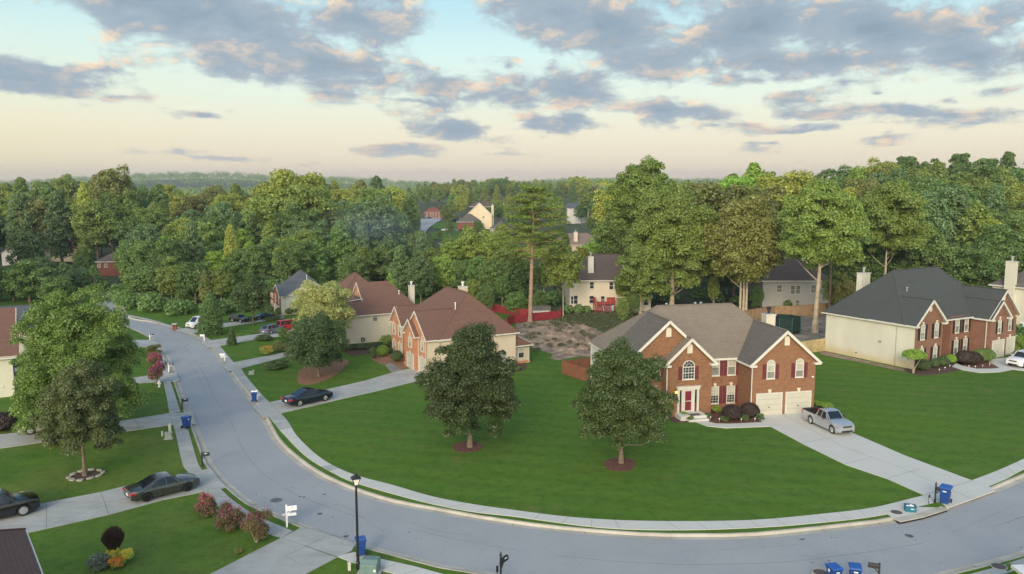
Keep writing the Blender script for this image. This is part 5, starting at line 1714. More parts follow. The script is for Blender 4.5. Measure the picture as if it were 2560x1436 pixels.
W_LEFT = ('the wood left of the valley', 'trees of the wood left of the valley')
W_MID = ('the valley behind the tall pine', 'trees of the valley')
W_RIGHT = ('the wood right of the tall pine', 'trees of the wood on the right')


def interp(tab, x):
    for (a, b), (c, d) in zip(tab, tab[1:]):
        if a <= x <= c: return b + (d - b) * (x - a) / (c - a)
    return tab[0][1] if x < tab[0][0] else tab[-1][1]


sky_left = [(-100, 462), (0, 468), (60, 450), (110, 455), (150, 440), (200, 460), (235, 452), (285, 425), (310, 440), (340, 470), (372, 450), (430, 478), (470, 470), (500, 455), (545, 462), (600, 462), (640, 474), (680, 440),
            (740, 433), (800, 445), (830, 470), (860, 470), (900, 446), (950, 452), (985, 478), (1040, 468), (1100, 462)]
rr = random.Random(11)
keys_all = ['oak1', 'oak2', 'oak3', 'oak4', 'tulip1', 'tulip2', 'oak1', 'tulip2', 'oak2']


def pick(r, hues):
    return r.choice(keys_all), r.choice(hues)


# back row of the left wood forms the skyline, rows in front step down
rows = [(330, 0, 58), (285, 12, 66), (245, 26, 72), (215, 46, 80), (192, 72, 84), (174, 102, 84), (160, 138, 84), (150, 172, 80)]
for ri, (D, drop, sp) in enumerate(rows):
    x = -90 + rr.uniform(0, sp)
    xmax = 1090 if ri < 4 else (1060 if ri < 7 else 1010)
    while x < xmax:
        yt = interp(sky_left, x) + drop * (1.0 if ri else 1) + rr.uniform(-9, 16)
        if ri >= 2 and x > 1000: yt += 20
        DD = D + rr.uniform(-8, 8)
        ok = True
        # leave the far-left houses and the hollow of the street open
        if ri >= 4 and x < 330: ok = False
        if 1030 < x < 1110 and ri in (0, 1, 2, 3) and False: ok = False
        if ok:
            front = ri >= 5
            hs = ['yg', 'oak', 'dark', 'olive', 'oak', 'yg', 'blue'] if ri < 3 else (['oak', 'dark', 'blue', 'oak', 'yg'] if not front else ['dark', 'blue', 'oak', 'dark', 'lime'])
            k_, l_ = pick(rr, hs)
            wood_tree(W_LEFT, ri, x, yt, DD, k_, l_, rr.uniform(.85, 1.15) * (1.1 if D < 200 else 1))
        x += sp * rr.uniform(.75, 1.25)
# the front edge of the left wood along the street
for (x, yt, D, k_, l_, w_) in ((340, 600, 148, 'oak1', 'dark', 1.0), (352, 665, 140, 'round1', 'dark', 1.2), (400, 640, 142, 'round1', 'dark', 1.1), (430, 650, 138, 'round2', 'oak', 1.1), (480, 655, 136, 'round1', 'dark', 1.1), (505, 680, 134, 'tulip1', 'olive', .9), (545, 668, 136, 'oak2', 'oak', 1.0),
                               (360, 560, 158, 'oak2', 'blue', 1.0), (575, 572, 158, 'tulip1', 'yg', .8), (480, 562, 156, 'tulip2', 'blue', .9), (600, 620, 150, 'oak2', 'dark', 1.0), (640, 610, 150, 'oak1', 'dark', 1.0), (735, 600, 146, 'oak4', 'oak', 1.15), (420, 600, 150, 'oak4', 'dark', 1.0),
                               (850, 560, 150, 'tulip2', 'dark', 1.1), (790, 610, 145, 'tulip2', 'dark', 1.1), (940, 500, 158, 'oak4', 'blue', 1.1), (960, 600, 150, 'oak1', 'dark', 1.0), (1000, 620, 140, 'tulip2', 'blue', 1.1), (1055, 585, 150, 'tulip2', 'blue', 1.0),
                               (1050, 640, 135, 'oak2', 'blue', .9), (905, 570, 150, 'tulip2', 'blue', .9), (880, 640, 142, 'oak1', 'dark', .9), (975, 690, 128, 'round2', 'lime', .5),
                               (740, 436, 205, 'oak3', 'yg', 1.05), (700, 470, 200, 'oak1', 'oak', 1.1), (680, 455, 212, 'oak4', 'yg', .9), (770, 470, 195, 'oak3', 'oak', 1.0), (290, 425, 225, 'oak4', 'olive', .8), (215, 470, 210, 'tulip1', 'yg', .75), (90, 500, 215, 'oak3', 'olive', .8)):
    wood_tree(W_LEFT, 8, x, yt, D, k_, l_, w_)
# trees beside the far-left houses
for (x, yt, D, k_, l_, w_) in ((62, 578, 152, 'oak4', 'blue', .85), (100, 640, 148, 'oak1', 'blue', .8), (150, 655, 146, 'oak2', 'blue', .8), (60, 650, 140, 'round1', 'dark', 1.2), (20, 665, 142, 'round1', 'dark', 1.2), (130, 690, 136, 'round1', 'dark', 1.3), (-20, 690, 140, 'oak2', 'dark', 1.0),
                               (205, 612, 170, 'oak2', 'oak', .8), (196, 640, 158, 'oak1', 'dark', .6), (228, 662, 150, 'pine2', 'dark', .9), (185, 670, 150, 'round1', 'blue', 1.2), (322, 640, 152, 'oak1', 'dark', .8), (318, 600, 165, 'oak2', 'dark', 1.0), (250, 560, 230, 'oak1', 'dark', 1.0),
                               (300, 530, 225, 'oak2', 'oak', 1.0), (40, 540, 230, 'oak1', 'dark', 1.1), (100, 545, 228, 'tulip1', 'dark', 1.0), (150, 548, 226, 'oak3', 'dark', 1.0), (200, 550, 222, 'tulip2', 'yg', .9), (5, 555, 232, 'oak2', 'oak', 1.0), (340, 540, 190, 'oak1', 'dark', 1.0), (-60, 560, 200, 'oak1', 'dark', 1.0)):
    wood_tree(W_LEFT, 9, x, yt, D, k_, l_, w_)

# the valley: rows between and behind the far houses
sky_mid = [(1000, 472), (1040, 466), (1080, 452), (1110, 458), (1145, 446), (1180, 452), (1220, 452), (1260, 448), (1300, 452), (1350, 450), (1400, 456), (1440, 438), (1475, 452), (1500, 460), (1540, 458)]
for (D, drop, sp) in ((690, 0, 24), (640, 6, 28), (590, 14, 30)):
    x = 1005
    while x < 1540:
        k_, l_ = pick(rr, ['yg', 'oak', 'olive', 'yg', 'dark'])
        wood_tree(W_MID, {690: 0, 640: 1, 590: 2}[D], x, interp(sky_mid, x) + drop + rr.uniform(-3, 6), D + rr.uniform(-20, 20), k_, l_, rr.uniform(.8, 1.1))
        x += sp * rr.uniform(.7, 1.3)
for (x, yt, D, k_, l_, w_) in ((1030, 495, 520, 'oak1', 'dark', 1), (1030, 512, 500, 'oak2', 'oak', .9), (1124, 500, 470, 'tulip2', 'oak', .9), (1150, 490, 480, 'oak1', 'yg', .9), (1135, 485, 490, 'oak2', 'dark', 1.0), (1232, 507, 420, 'oak1', 'dark', .9), (1245, 500, 430, 'oak2', 'oak', .9), (1118, 512, 440, 'round1', 'oak', 1.0), (1125, 556, 330, 'round1', 'dark', .8),
                               (1100, 575, 300, 'oak1', 'oak', .8), (1078, 565, 290, 'tulip2', 'oak', .9), (1195, 552, 335, 'round1', 'dark', 1.0), (1165, 560, 340, 'round1', 'oak', .8), (1120, 590, 250, 'round2', 'oak', 1.1), (1160, 578, 235, 'oak2', 'oak', 1.0), (1215, 585, 220, 'oak1', 'oak', 1.0), (1260, 560, 260, 'oak2', 'yg', 1.0), (1195, 600, 200, 'pine1', 'pine', 1.3),
                               (1280, 520, 400, 'oak4', 'yg', 1.0), (1330, 500, 450, 'oak1', 'oak', 1), (1380, 495, 440, 'oak3', 'oak', 1), (1360, 520, 380, 'pine1', 'pine', 1.1), (1470, 480, 420, 'pine1', 'oak', 1.5), (1490, 500, 350, 'pine2', 'dark', 1.6), (1510, 470, 300, 'pine1', 'oak', 1.4), (1405, 560, 330, 'round1', 'dark', .8), (1415, 584, 215, 'pine2', 'dark', .9), (1510, 562, 215, 'oak2', 'lime', 1.0),
                               (1480, 600, 205, 'round2', 'lime', 1.1), (1530, 590, 190, 'oak1', 'oak', .9), (1460, 640, 170, 'oak1', 'dark', .9), (1425, 640, 168, 'oak2', 'dark', .8), (1000, 520, 380, 'oak1', 'dark', 1), (1020, 545, 330, 'oak2', 'dark', 1)):
    wood_tree(W_MID, 3, x, yt, D, k_, l_, w_)

for (D, ytop, xs_) in ((185, 612, range(1075, 1560, 42)), (215, 588, (1040, 1080, 1240, 1275, 1320, 1350, 1375, 1500, 1535)), (260, 566, (1020, 1050, 1215, 1255, 1290, 1340, 1370, 1395, 1495, 1530)), (330, 535, (1010, 1040, 1275, 1310, 1350, 1385, 1475, 1500, 1530)), (420, 512, (1015, 1035, 1275, 1300, 1330, 1360, 1395, 1455, 1475)), (500, 492, (1010, 1025, 1110, 1135, 1220, 1250, 1280, 1310, 1340, 1370, 1400, 1440, 1460, 1485, 1510))):
    for x in xs_:
        k_, l_ = pick(rr, ['oak', 'dark', 'oak', 'yg', 'blue'])
        wood_tree(W_MID, 5, x + rr.uniform(-8, 8), ytop + rr.uniform(-6, 14), D + rr.uniform(-10, 10), k_, l_, rr.uniform(.85, 1.1))

# dense pines and oaks left and right of the tall pine, before the valley
for (x, yt, D, k_, l_, w_) in ((1130, 600, 150, 'pine1', 'pine', 1.5), (1165, 590, 152, 'pine1', 'pine', 1.4), (1200, 575, 150, 'oak4', 'pine', 1.1), (1240, 580, 148, 'pine1', 'pine', 1.4), (1270, 600, 146, 'oak4', 'oak', 1.0), (1110, 640, 140, 'oak4', 'pine', 1.0), (1150, 650, 140, 'oak1', 'dark', 1.0), (1190, 640, 140, 'oak2', 'dark', 1.0),
                               (1230, 650, 138, 'oak1', 'dark', 1.0), (1285, 640, 136, 'tulip2', 'dark', 1.1), (1320, 650, 140, 'oak2', 'dark', .9), (1360, 660, 142, 'oak4', 'oak', .9), (1080, 620, 146, 'oak2', 'oak', 1.0), (1215, 715, 128, 'round1', 'dark', .8), (1290, 735, 126, 'round1', 'dark', 1.1), (1350, 740, 128, 'round1', 'dark', .8), (1180, 700, 130, 'oak4', 'oak', .8), (1395, 700, 145, 'oak2', 'dark', .8), (1255, 690, 133, 'oak4', 'dark', .8)):
    wood_tree(W_MID, 4, x, yt, D, k_, l_, w_)

# the wood on the right
sky_right = [(1500, 460), (1540, 455), (1590, 460), (1640, 470), (1690, 462), (1740, 442), (1790, 458), (1830, 432), (1890, 430), (1930, 448), (1960, 432), (2000, 440), (2030, 452), (2060, 418), (2110, 425), (2160, 415), (2200, 410), (2235, 392), (2290, 396), (2330, 384), (2360, 378), (2410, 384),
             (2440, 398), (2490, 392), (2530, 400), (2580, 402), (2700, 400)]
for ri, (D, drop, sp) in enumerate(((255, 0, 62), (225, 22, 70), (200, 52, 80), (180, 88, 88), (165, 130, 92), (153, 180, 95))):
    x = 1530 + rr.uniform(0, 40)
    while x < 2700:
        if not (ri >= 4 and 1560 < x < 1640) and not (ri >= 3 and 1880 < x < 2060) and not (ri >= 5 and x < 1800):
            hs = ['oak', 'yg', 'olive', 'dark', 'oak', 'lime'] if x < 2150 else ['dark', 'oak', 'dark', 'blue', 'oak', 'yg']
            k_, l_ = pick(rr, hs)
            if ri == 0 and rr.random() < .35: k_, l_ = rr.choice(['pine1', 'pine2', 'oak4']), 'dark'
            wood_tree(W_RIGHT, ri, x, interp(sky_right, x) + drop + rr.uniform(-8, 14), D + rr.uniform(-7, 7), k_, l_, rr.uniform(.85, 1.15) * (1.05 if k_.startswith('pine') else 1))
        x += sp * rr.uniform(.75, 1.25)
for (x, yt, D, k_, l_, w_) in ((1590, 520, 165, 'oak4', 'oak', .9), (1720, 470, 170, 'oak3', 'oak', .9), (1800, 470, 150, 'oak3', 'olive', 1.05), (1880, 465, 148, 'oak1', 'olive', 1.1), (1840, 560, 140, 'oak2', 'oak', 1.0), (1930, 520, 150, 'oak1', 'olive', .9), (1790, 600, 136, 'oak4', 'dark', .7), (1960, 440, 190, 'oak3', 'yg', 1.0), (1880, 425, 215, 'tulip1', 'lime', 1.2), (1830, 440, 205, 'oak2', 'lime', 1.0),
                               (2110, 560, 140, 'oak4', 'dark', .9), (2150, 600, 138, 'oak1', 'dark', 1.0), (2100, 680, 126, 'round1', 'oak', .8), (2120, 690, 122, 'round2', 'olive', .7), (2260, 560, 140, 'oak1', 'dark', .8), (2320, 570, 138, 'oak2', 'dark', 1.0), (2380, 480, 150, 'tulip2', 'blue', 1.25), (2440, 520, 145, 'tulip2', 'oak', 1.2), (2330, 480, 152, 'oak4', 'blue', .9), (2500, 560, 140, 'oak2', 'dark', 1.0), (2560, 540, 145, 'oak1', 'oak', 1.0), (2430, 620, 136, 'round1', 'dark', 1.2), (2620, 560, 140, 'oak1', 'dark', 1),
                               (1925, 690, 137, 'round1', 'dark', 1.0), (1900, 720, 132, 'round1', 'dark', .8), (1560, 690, 130, 'oak2', 'oak', .7), (1620, 620, 134, 'oak4', 'oak', .7), (1585, 745, 124, 'round1', 'dark', .8), (1560, 760, 118, 'round1', 'oak', .6), (1790, 690, 128, 'oak4', 'oak', .5)):
    wood_tree(W_RIGHT, 6, x, yt, D, k_, l_, w_)

WORDS = ['first', 'second', 'third', 'fourth', 'fifth', 'sixth', 'seventh', 'eighth', 'ninth', 'tenth', 'eleventh', 'twelfth', 'thirteenth', 'fourteenth', 'fifteenth', 'sixteenth', 'seventeenth', 'eighteenth', 'nineteenth', 'twentieth',
         'twenty-first', 'twenty-second', 'twenty-third', 'twenty-fourth', 'twenty-fifth', 'twenty-sixth', 'twenty-seventh', 'twenty-eighth', 'twenty-ninth', 'thirtieth', 'thirty-first', 'thirty-second', 'thirty-third', 'thirty-fourth', 'thirty-fifth', 'thirty-sixth', 'thirty-seventh', 'thirty-eighth', 'thirty-ninth', 'fortieth']
ROWN = {'the wood left of the valley': ['skyline row', 'row below the skyline', 'third skyline row', 'fourth skyline row', 'middle row', 'fourth front row', 'third front row', 'second front row', 'street edge', 'grove by the far-left houses'],
        'the valley behind the tall pine': ['valley skyline row', 'second row of the valley skyline', 'third row of the valley skyline', 'trees among valley houses', 'near pines before the valley', 'fill between the valley houses'],
        'the wood right of the tall pine': ['skyline row', 'row below the skyline', 'third skyline row', 'fourth skyline row', 'fifth row down', 'lowest row', 'near edge']}
SHAPE = {'oak1': 'broad', 'oak2': 'full', 'oak3': 'spreading', 'oak4': 'billowy', 'tulip1': 'slender', 'tulip2': 'columnar', 'round1': 'low', 'round2': 'low', 'pine1': 'layered', 'pine2': 'layered'}
SIDE = {'the wood left of the valley': 'left wood', 'the valley behind the tall pine': '', 'the wood right of the tall pine': 'right wood'}
for (wood, row), lst in WOODS.items():
    lst.sort(key=lambda a: a[0])
    rn = ROWN[wood[0]][row]
    sd_ = SIDE[wood[0]]
    for i, (x, k_, l_, o) in enumerate(lst):
        lb = '%s %s tree, %s from left in the %s' % (SHAPE[k_], HUE[l_], (WORDS[i] if i < 40 else WORDS[39] + ' plus ' + WORDS[i - 40]), rn)
        if sd_ and row < 9: lb += ', ' + sd_
        o['label'] = lb

# trees too small to single out, one mass: every sixth leaf of the same crowns, larger
rq = random.Random(31)
for x0, x1, D0, D1, n_ in ((-900, -110, 150, 330, 90), (-500, -110, 125, 150, 14), (2720, 3500, 140, 300, 70)):
    for i in range(n_):
        D = rq.uniform(D0, D1); pt = PD(rq.uniform(x0, x1), HOR + 100, D)
        MASSL.append((rq.choice(keys_all), (pt.x, pt.y, hill(pt.x, pt.y) - .1), rq.uniform(15, 22), 1.0, rq.uniform(0, 6)))
VV = []
for (key, loc, h, wide, rz) in MASSL:
    me_ = PROTO[key][0]
    co_ = np.empty(len(me_.vertices) * 3, np.float32); me_.vertices.foreach_get('co', co_)
    co_ = co_.reshape(-1, 4, 3)[::4]
    c_ = co_.mean(axis=1, keepdims=True); co_ = (c_ + (co_ - c_) * 1.8).reshape(-1, 3)
    s_ = h / PROTO[key][2]
    ca, sa = math.cos(rz), math.sin(rz)
    VV.append(np.stack([(co_[:, 0] * ca - co_[:, 1] * sa) * s_ * wide + loc[0], (co_[:, 0] * sa + co_[:, 1] * ca) * s_ * wide + loc[1], co_[:, 2] * s_ + loc[2]], 1))
if VV:
    V = np.concatenate(VV)
    o = bpy.data.objects.new('backwoods', fast_mesh('backwoods', V, np.arange(len(V)).reshape(-1, 4), L_OAK)); COL.objects.link(o)
    tag(o, 'tree crowns massed deep in the woods and past both ends of the view', 'woodland', None, 'stuff')

# distant woods over the hills: uncountable, one object
rs = np.random.RandomState(5)
C, Rr = [], []
def add_far(n, xr, yr, r, cond=None):
    for _ in range(n):
        x, y_ = rs.uniform(*xr), rs.uniform(*yr)
        if cond and not cond(x, y_): continue
        q_ = r * rs.uniform(.6, 1.3)
        C.append((x, y_, hill(x, y_) + q_ * 1.1)); Rr.append((q_, q_, q_ * 1.0))
add_far(1100, (-900, 150), (760, 1500), 7)
add_far(900, (-300, 1200), (900, 1700), 7, lambda x, y_: abs(x) < y_ * .75)
add_far(2600, (-2000, 300), (1900, 2750), 10)
add_far(1500, (200, 2200), (2000, 2900), 10, lambda x, y_: abs(x) < y_ * .75)
C2 = np.array(C); R2 = np.array(Rr)
V, Q = leaves(rs, C2, R2, 300000, 2.3, up=.5, shell=.7)
me = fast_mesh('distant_wood', V, Q, L_OAK)
o = bpy.data.objects.new('distant_wood', me); COL.objects.link(o)
tag(o, 'distant wooded hills along the horizon', 'woodland', None, 'stuff')
# undergrowth filling the edges of the woods
C, Rr = [], []
ug = random.Random(9)
def under(pl_, w, n, r, hz=1.0):
    pts = [P(*p) for p in pl_]
    for a, b in zip(pts, pts[1:]):
        m = max(1, int((b - a).length * n))
        for i in range(m):
            p = a + (b - a) * ug.random() + Vector((ug.uniform(-w, w), ug.uniform(0, 2 * w), 0))
            q_ = r * ug.uniform(.5, 1.3)
            C.append((p.x, p.y, hill(p.x, p.y) + q_ * .5 * hz)); Rr.append((q_, q_, q_ * hz))
under([(300, 748), (330, 772), (420, 790), (480, 797), (560, 788), (640, 775)], 2.5, .9, 1.6)
under([(640, 760), (760, 740), (900, 735), (1020, 740), (1120, 745), (1200, 752)], 4, .5, 2.2)
under([(330, 735), (420, 760), (560, 765), (700, 745)], 5, .5, 2.4)
under([(-60, 760), (60, 748), (150, 745), (240, 740), (262, 728)], 3, .6, 2.0)
under([(1200, 760), (1300, 765), (1400, 765), (1430, 772)], 2.5, .6, 1.5)
under([(1380, 792), (1440, 783), (1560, 783), (1610, 775)], 1.2, .9, .8)
under([(1580, 765), (1700, 750), (1860, 760), (1950, 762)], 2, .6, 1.3)
under([(2060, 760), (2150, 735), (2300, 730), (2450, 725), (2600, 725)], 3, .6, 2.0)
under([(1880, 758), (1960, 768), (2040, 766)], .6, 1.2, .8)
under([(2540, 860), (2580, 850), (2560, 832)], .8, 1.2, .8)
V, Q = leaves(np.random.RandomState(6), C, Rr, 60000, .42, up=.4, shell=.6)
me = fast_mesh('undergrowth', V, Q, L_DARK)
o = bpy.data.objects.new('undergrowth', me); COL.objects.link(o)
tag(o, 'dark undergrowth along the edges of the woods', 'undergrowth', None, 'stuff')

# ---------------------------------------------------------------- single trees worth their own crown
def single(label, px, h, R, n, size, leaf, kind='broad', bark=BARK, z0=.2, k=60, tr=.14, rc=.26, lean=(0, 0), group=None, seed=1, name='tree', shell=.5, sc=1.0, wide=1.0, tap=0.0, bot=.7):
    key = 's%d_%s' % (seed, name)
    make_proto(key, seed, kind, h, R, n, size, leaf, bark, z0, k, tr, rc, lean, shell, tap=tap, bot=bot)
    return put_tree(key, P(*px), h, label, group, name=name, rz=0.0)


single('young maple on the wide lawn, left of the one before the brick house', (1176, 1118), 10.2, 4.0, 150000, .12, L_MAPLE, z0=.04, k=170, tr=.17, rc=.185, tap=.42, bot=.55, seed=21, name='maple_tree', group='two maples on the wide lawn')
single('young maple on the wide lawn right in front of the brick house', (1554, 1158), 9.4, 3.85, 135000, .12, L_MAPLE, z0=.06, k=160, tr=.15, rc=.185, tap=.38, bot=.55, seed=22, name='maple_tree', group='two maples on the wide lawn')
single('great dome-shaped maple by the left side of the street, lime green on top', (205, 1085), 12.7, 5.2, 170000, .14, L_DOME, z0=-.02, k=240, tr=.25, rc=.165, bot=.12, seed=23, name='maple_tree')
single('smaller tree inside a ring of stones before the great dome-shaped maple', (213, 1190), 8.5, 3.2, 110000, .115, L_SMALL, z0=.17, k=140, tr=.13, rc=.19, tap=.35, bot=.4, seed=24)
single('pale yellowish maple behind the dark tree on the pine straw bed', (812, 884), 9.6, 3.9, 70000, .18, L_PALE, z0=.08, k=120, tr=.16, rc=.24, seed=25, name='maple_tree')
single('low dark tree on the pine straw bed beside the navy sedan drive', (797, 942), 6.8, 3.7, 66000, .14, L_MAPLE, z0=.10, k=80, tr=.13, rc=.24, seed=26)
single('small green tree on the lawn before the slate-roofed house', (633, 810), 7.4, 3.1, 26000, .20, L_MAPLE, z0=.14, k=60, tr=.12, rc=.26, seed=27)
single('upright dark cedar hiding the white van', (530, 838), 5.8, 2.0, 26000, .16, L_CEDAR, 'cone', z0=.0, k=70, tr=.1, rc=.42, seed=28, name='cedar_tree')
single('clipped little cone conifer on the lawn by the second drive', (580, 864), 2.25, .72, 7000, .11, L_CEDAR, 'cone', z0=.0, k=46, tr=.05, rc=.45, seed=29, name='conifer')
single('slender twin-stemmed tree by the red fence right of the tall pine', (1408, 797), 11.8, 3.5, 40000, .23, L_OAK, bark=BARK_P, z0=.34, k=70, tr=.09, rc=.26, seed=30, lean=(.0, 0))
single('tall oak with thick pale trunk behind the ridge of the tan roof', (1678, 786), 20.8, 7.8, 105000, .28, L_OAK, bark=BARK_P, z0=.12, k=120, tr=.42, rc=.20, seed=31, name='oak_tree')
single('lower full oak hiding the right part of the cream house, beside the thick-trunked oak', (1600, 792), 12.5, 4.1, 60000, .24, L_OAK, bark=BARK_P, z0=.10, k=90, tr=.22, rc=.22, seed=41, name='oak_tree')
single('tall oak with straight pale trunk rising from the bare fenced yard', (2038, 832), 21.8, 6.5, 95000, .27, L_OAK, bark=BARK_P, z0=.36, k=110, tr=.36, rc=.20, seed=32, name='oak_tree', lean=(.012, 0))
single('slimmer trunked oak behind the fenced yard next to the pale-trunked one', (2072, 792), 20.0, 4.8, 34000, .30, L_DARK, bark=BARK, z0=.40, k=70, tr=.26, rc=.24, seed=33, name='oak_tree')
single('tall thin tree with bare white forked trunk over the charcoal roof', (2205, 772), 22.0, 6.3, 70000, .29, L_OAK, bark=BARK_P, z0=.34, k=80, tr=.22, rc=.22, seed=34, lean=(.02, 0))
for i, (x, y_, lb) in enumerate(((1848, 800, 'leftmost'), (1856, 800, 'middle'), (1863, 800, 'rightmost'))):
    single('%s of three close brown trunks with olive crowns behind the tan roof' % lb, (x, y_), 18.0 + i * .7, 6.0, 42000, .30, L_OLIVE, bark=BARK_P, z0=.26, k=80, tr=.22, rc=.26, seed=35 + i, name='oak_tree', group='three oaks behind the tan roof')
single('broad dark loblolly pine standing above the skyline right of centre', (1608, 742), 25.6, 7.0, 70000, .33, L_PINE, 'broad', bark=BARK_PINE, z0=.42, k=110, tr=.4, rc=.21, tap=.25, seed=39, name='pine_tree')

# the tall pine in the centre: bare lower trunk, level limbs
rs = np.random.RandomState(40)
pb = P(1325, 806)
hp = 20.4
C, Rr, limbs = [], [], []
tiers = [(9.6, 3.6, .6), (10.8, 5.2, .8), (11.9, 5.6, .9), (13.0, 5.4, 1), (14.2, 5.2, 1), (15.4, 4.9, 1), (16.5, 4.2, 1), (17.6, 3.6, 1), (18.7, 2.6, 1), (19.6, 1.5, 1)]
tx = lambda z: (z / hp * .55, 0)
for i, (z, R, dn) in enumerate(tiers):
    m = 5 if i < 2 else 7
    for j in range(m):
        ph = j * 2 * math.pi / m + i * 1.1 + rs.uniform(-.3, .3)
        if i == 0: ph = (math.pi * .98, .05, 2.6, 5.2, 4.0)[j]
        f = rs.uniform(.75, 1.05)
        e = (tx(z)[0] + math.cos(ph) * R * f, math.sin(ph) * R * f, z + rs.uniform(-.2, .5) + (R * .06))
        limbs.append(((tx(z)[0], 0, z - .1), e, .11 * (1 - z / hp * .55)))
        for q_ in ((.95, .75, .55, .38) if i > 1 else (1.0, .8, .62)):
            rr_ = rs.uniform(.6, 1.0)
            C.append((tx(z)[0] + math.cos(ph + rs.normal() * .16) * R * f * q_, math.sin(ph + rs.normal() * .16) * R * f * q_, e[2] * q_ + z * (1 - q_) + rs.uniform(.05, .45)))
            Rr.append((rr_, rr_, rr_ * .42))
V, Q = leaves(rs, C, Rr, 62000, .20, up=.7, shell=.2, aspect=.5)
crown = fast_mesh('crown', V, Q, L_PINE)
mb = MB()
mb.tube([(0, 0, 0), (.02, 0, .6), (.1, 0, 4), (.24, 0, 8.5), (.38, 0, 13), (.5, 0, 17.5), (.55, 0, 19.8)], [.48, .33, .29, .25, .2, .1, .03], BARK_PINE, 12)
for a, b, r_ in limbs:
    a, b = Vector(a), Vector(b)
    mb.tube([a, a.lerp(b, .45) + Vector((0, 0, .22)), b], [r_, r_ * .7, r_ * .25], BARK_PINE, 6)
pine = thing('pine_tree', 'tallest lone pine with bare reddish trunk standing by the red fence', 'tree', pb)
c_ = bpy.data.objects.new('crown', crown); COL.objects.link(c_); c_.parent = pine
to_obj('trunk', mb, pine)

# ---------------------------------------------------------------- shrubs
def shrub(label, px, w, h, n, size, leaf, group=None, name='shrub', cat='shrub', seed=1, clipped=False, d=None, extra=None, stems=False, rz=0.0):
    rs = np.random.RandomState(seed + 500)
    d = d or w
    if clipped:
        C = [(0, 0, h * .5)]; Rr = [(w / 2, d / 2, h * .52)]
        for i in range(14):
            ph = i * 2.4; zz = rs.uniform(-.2, .9); q_ = math.sqrt(max(0, 1 - zz * zz))
            C.append((math.cos(ph) * w * .38 * q_, math.sin(ph) * d * .38 * q_, h * .5 + zz * h * .36)); Rr.append((w * .15, d * .15, h * .16))
        V, Q = leaves(rs, C, Rr, n, size, up=.3, shell=.93)
    else:
        C, Rr = [], []
        for i in range(16):
            ph = i * 2.4; f = rs.uniform(.2, .68)
            C.append((math.cos(ph) * w / 2 * f, math.sin(ph) * d / 2 * f, h * rs.uniform(.2, .76))); Rr.append((w * .22, d * .22, h * .24))
        V, Q = leaves(rs, C, Rr, n, size, up=.4, shell=.35)
    V[:, 2] = np.maximum(V[:, 2], .01)
    o = thing(name, label, cat, P(*px), rz, group)
    f = bpy.data.objects.new('foliage', fast_mesh('foliage', V, Q, leaf)); COL.objects.link(f); f.parent = o
    if clipped:
        mb = MB(); prof = [(math.sin(math.pi * i / 8) * .44 + .001, h * .5 - math.cos(math.pi * i / 8) * h * .46) for i in range(9)]
        mb.lathe(prof, (0, 0, 0), leaf, 12)
        mb.v = [(p[0] * w, p[1] * d, max(p[2], .01)) for p in mb.v]
        mb.build('inner_foliage', o, smooth=True)
    if extra:
        em, en, es = extra
        C3 = [(c[0], c[1], c[2] + h * .12) for c in C]
        V, Q = leaves(rs, C3, Rr, en, es, up=.5, shell=.8)
        f = bpy.data.objects.new('blossom', fast_mesh('blossom', V, Q, em)); COL.objects.link(f); f.parent = o
    if stems:
        mb = MB()
        for i in range(6):
            ph = i * 1.05
            mb.tube([(0.04 * math.cos(ph), .04 * math.sin(ph), 0), (math.cos(ph) * w * .12, math.sin(ph) * w * .12, h * .3), (math.cos(ph) * w * .28, math.sin(ph) * w * .28, h * .6)], [.035, .025, .01], BARK_P, 5)
        mb.build('stem', o)
    return o


gb = 'bushes before the brick house'
shrub('big clipped plum-dark bush before the brick house, left of the pair', (1829, 1052), 1.8, 1.4, 14000, .07, L_PURPLE, gb, seed=1, clipped=True, d=1.7)
shrub('big clipped plum-dark bush next to the garage, right of the pair', (1874, 1045), 1.7, 1.35, 14000, .07, L_PURPLE, gb, seed=2, clipped=True, d=1.7)
for i, (x, y_, w, lb) in enumerate(((1768, 1047, 1.05, 'low green bush beside the doorstep walk, leftmost before the brick house'), (1791, 1034, .95, 'yellow-green loose bush under the ground floor windows of the brick house'), (1812, 1054, 1.0, 'low green bush in front of the left plum-dark bush'),
                                    (1862, 1053, .75, 'low green bush between the two plum-dark bushes'), (1899, 1051, .85, 'small green bush at the garage corner by the walk'))):
    shrub(lb, (x, y_), w, .62 if i != 1 else .85, 3000, .09, L_LIME if i == 1 else L_MAPLE, gb, seed=10 + i)
shrub('light green bush left of the maroon front door', (1684, 1036), 1.3, 1.35, 4500, .11, L_LIME, gb, seed=20)
shrub('small yellow-green bush at the left edge of the doorstep', (1712, 1046), .75, .65, 1800, .09, L_LIME, gb, seed=21)
shrub('dry pinkish bush at the corner of the front walk', (1725, 1053), .8, .5, 1600, .08, L_OLIVE, gb, seed=22)
shrub('low juniper spilling over the grass beside the right garage door', (2057, 1018), 1.9, .55, 4500, .1, L_LIME, gb, seed=23)
g2 = 'bushes before the rose brick house'
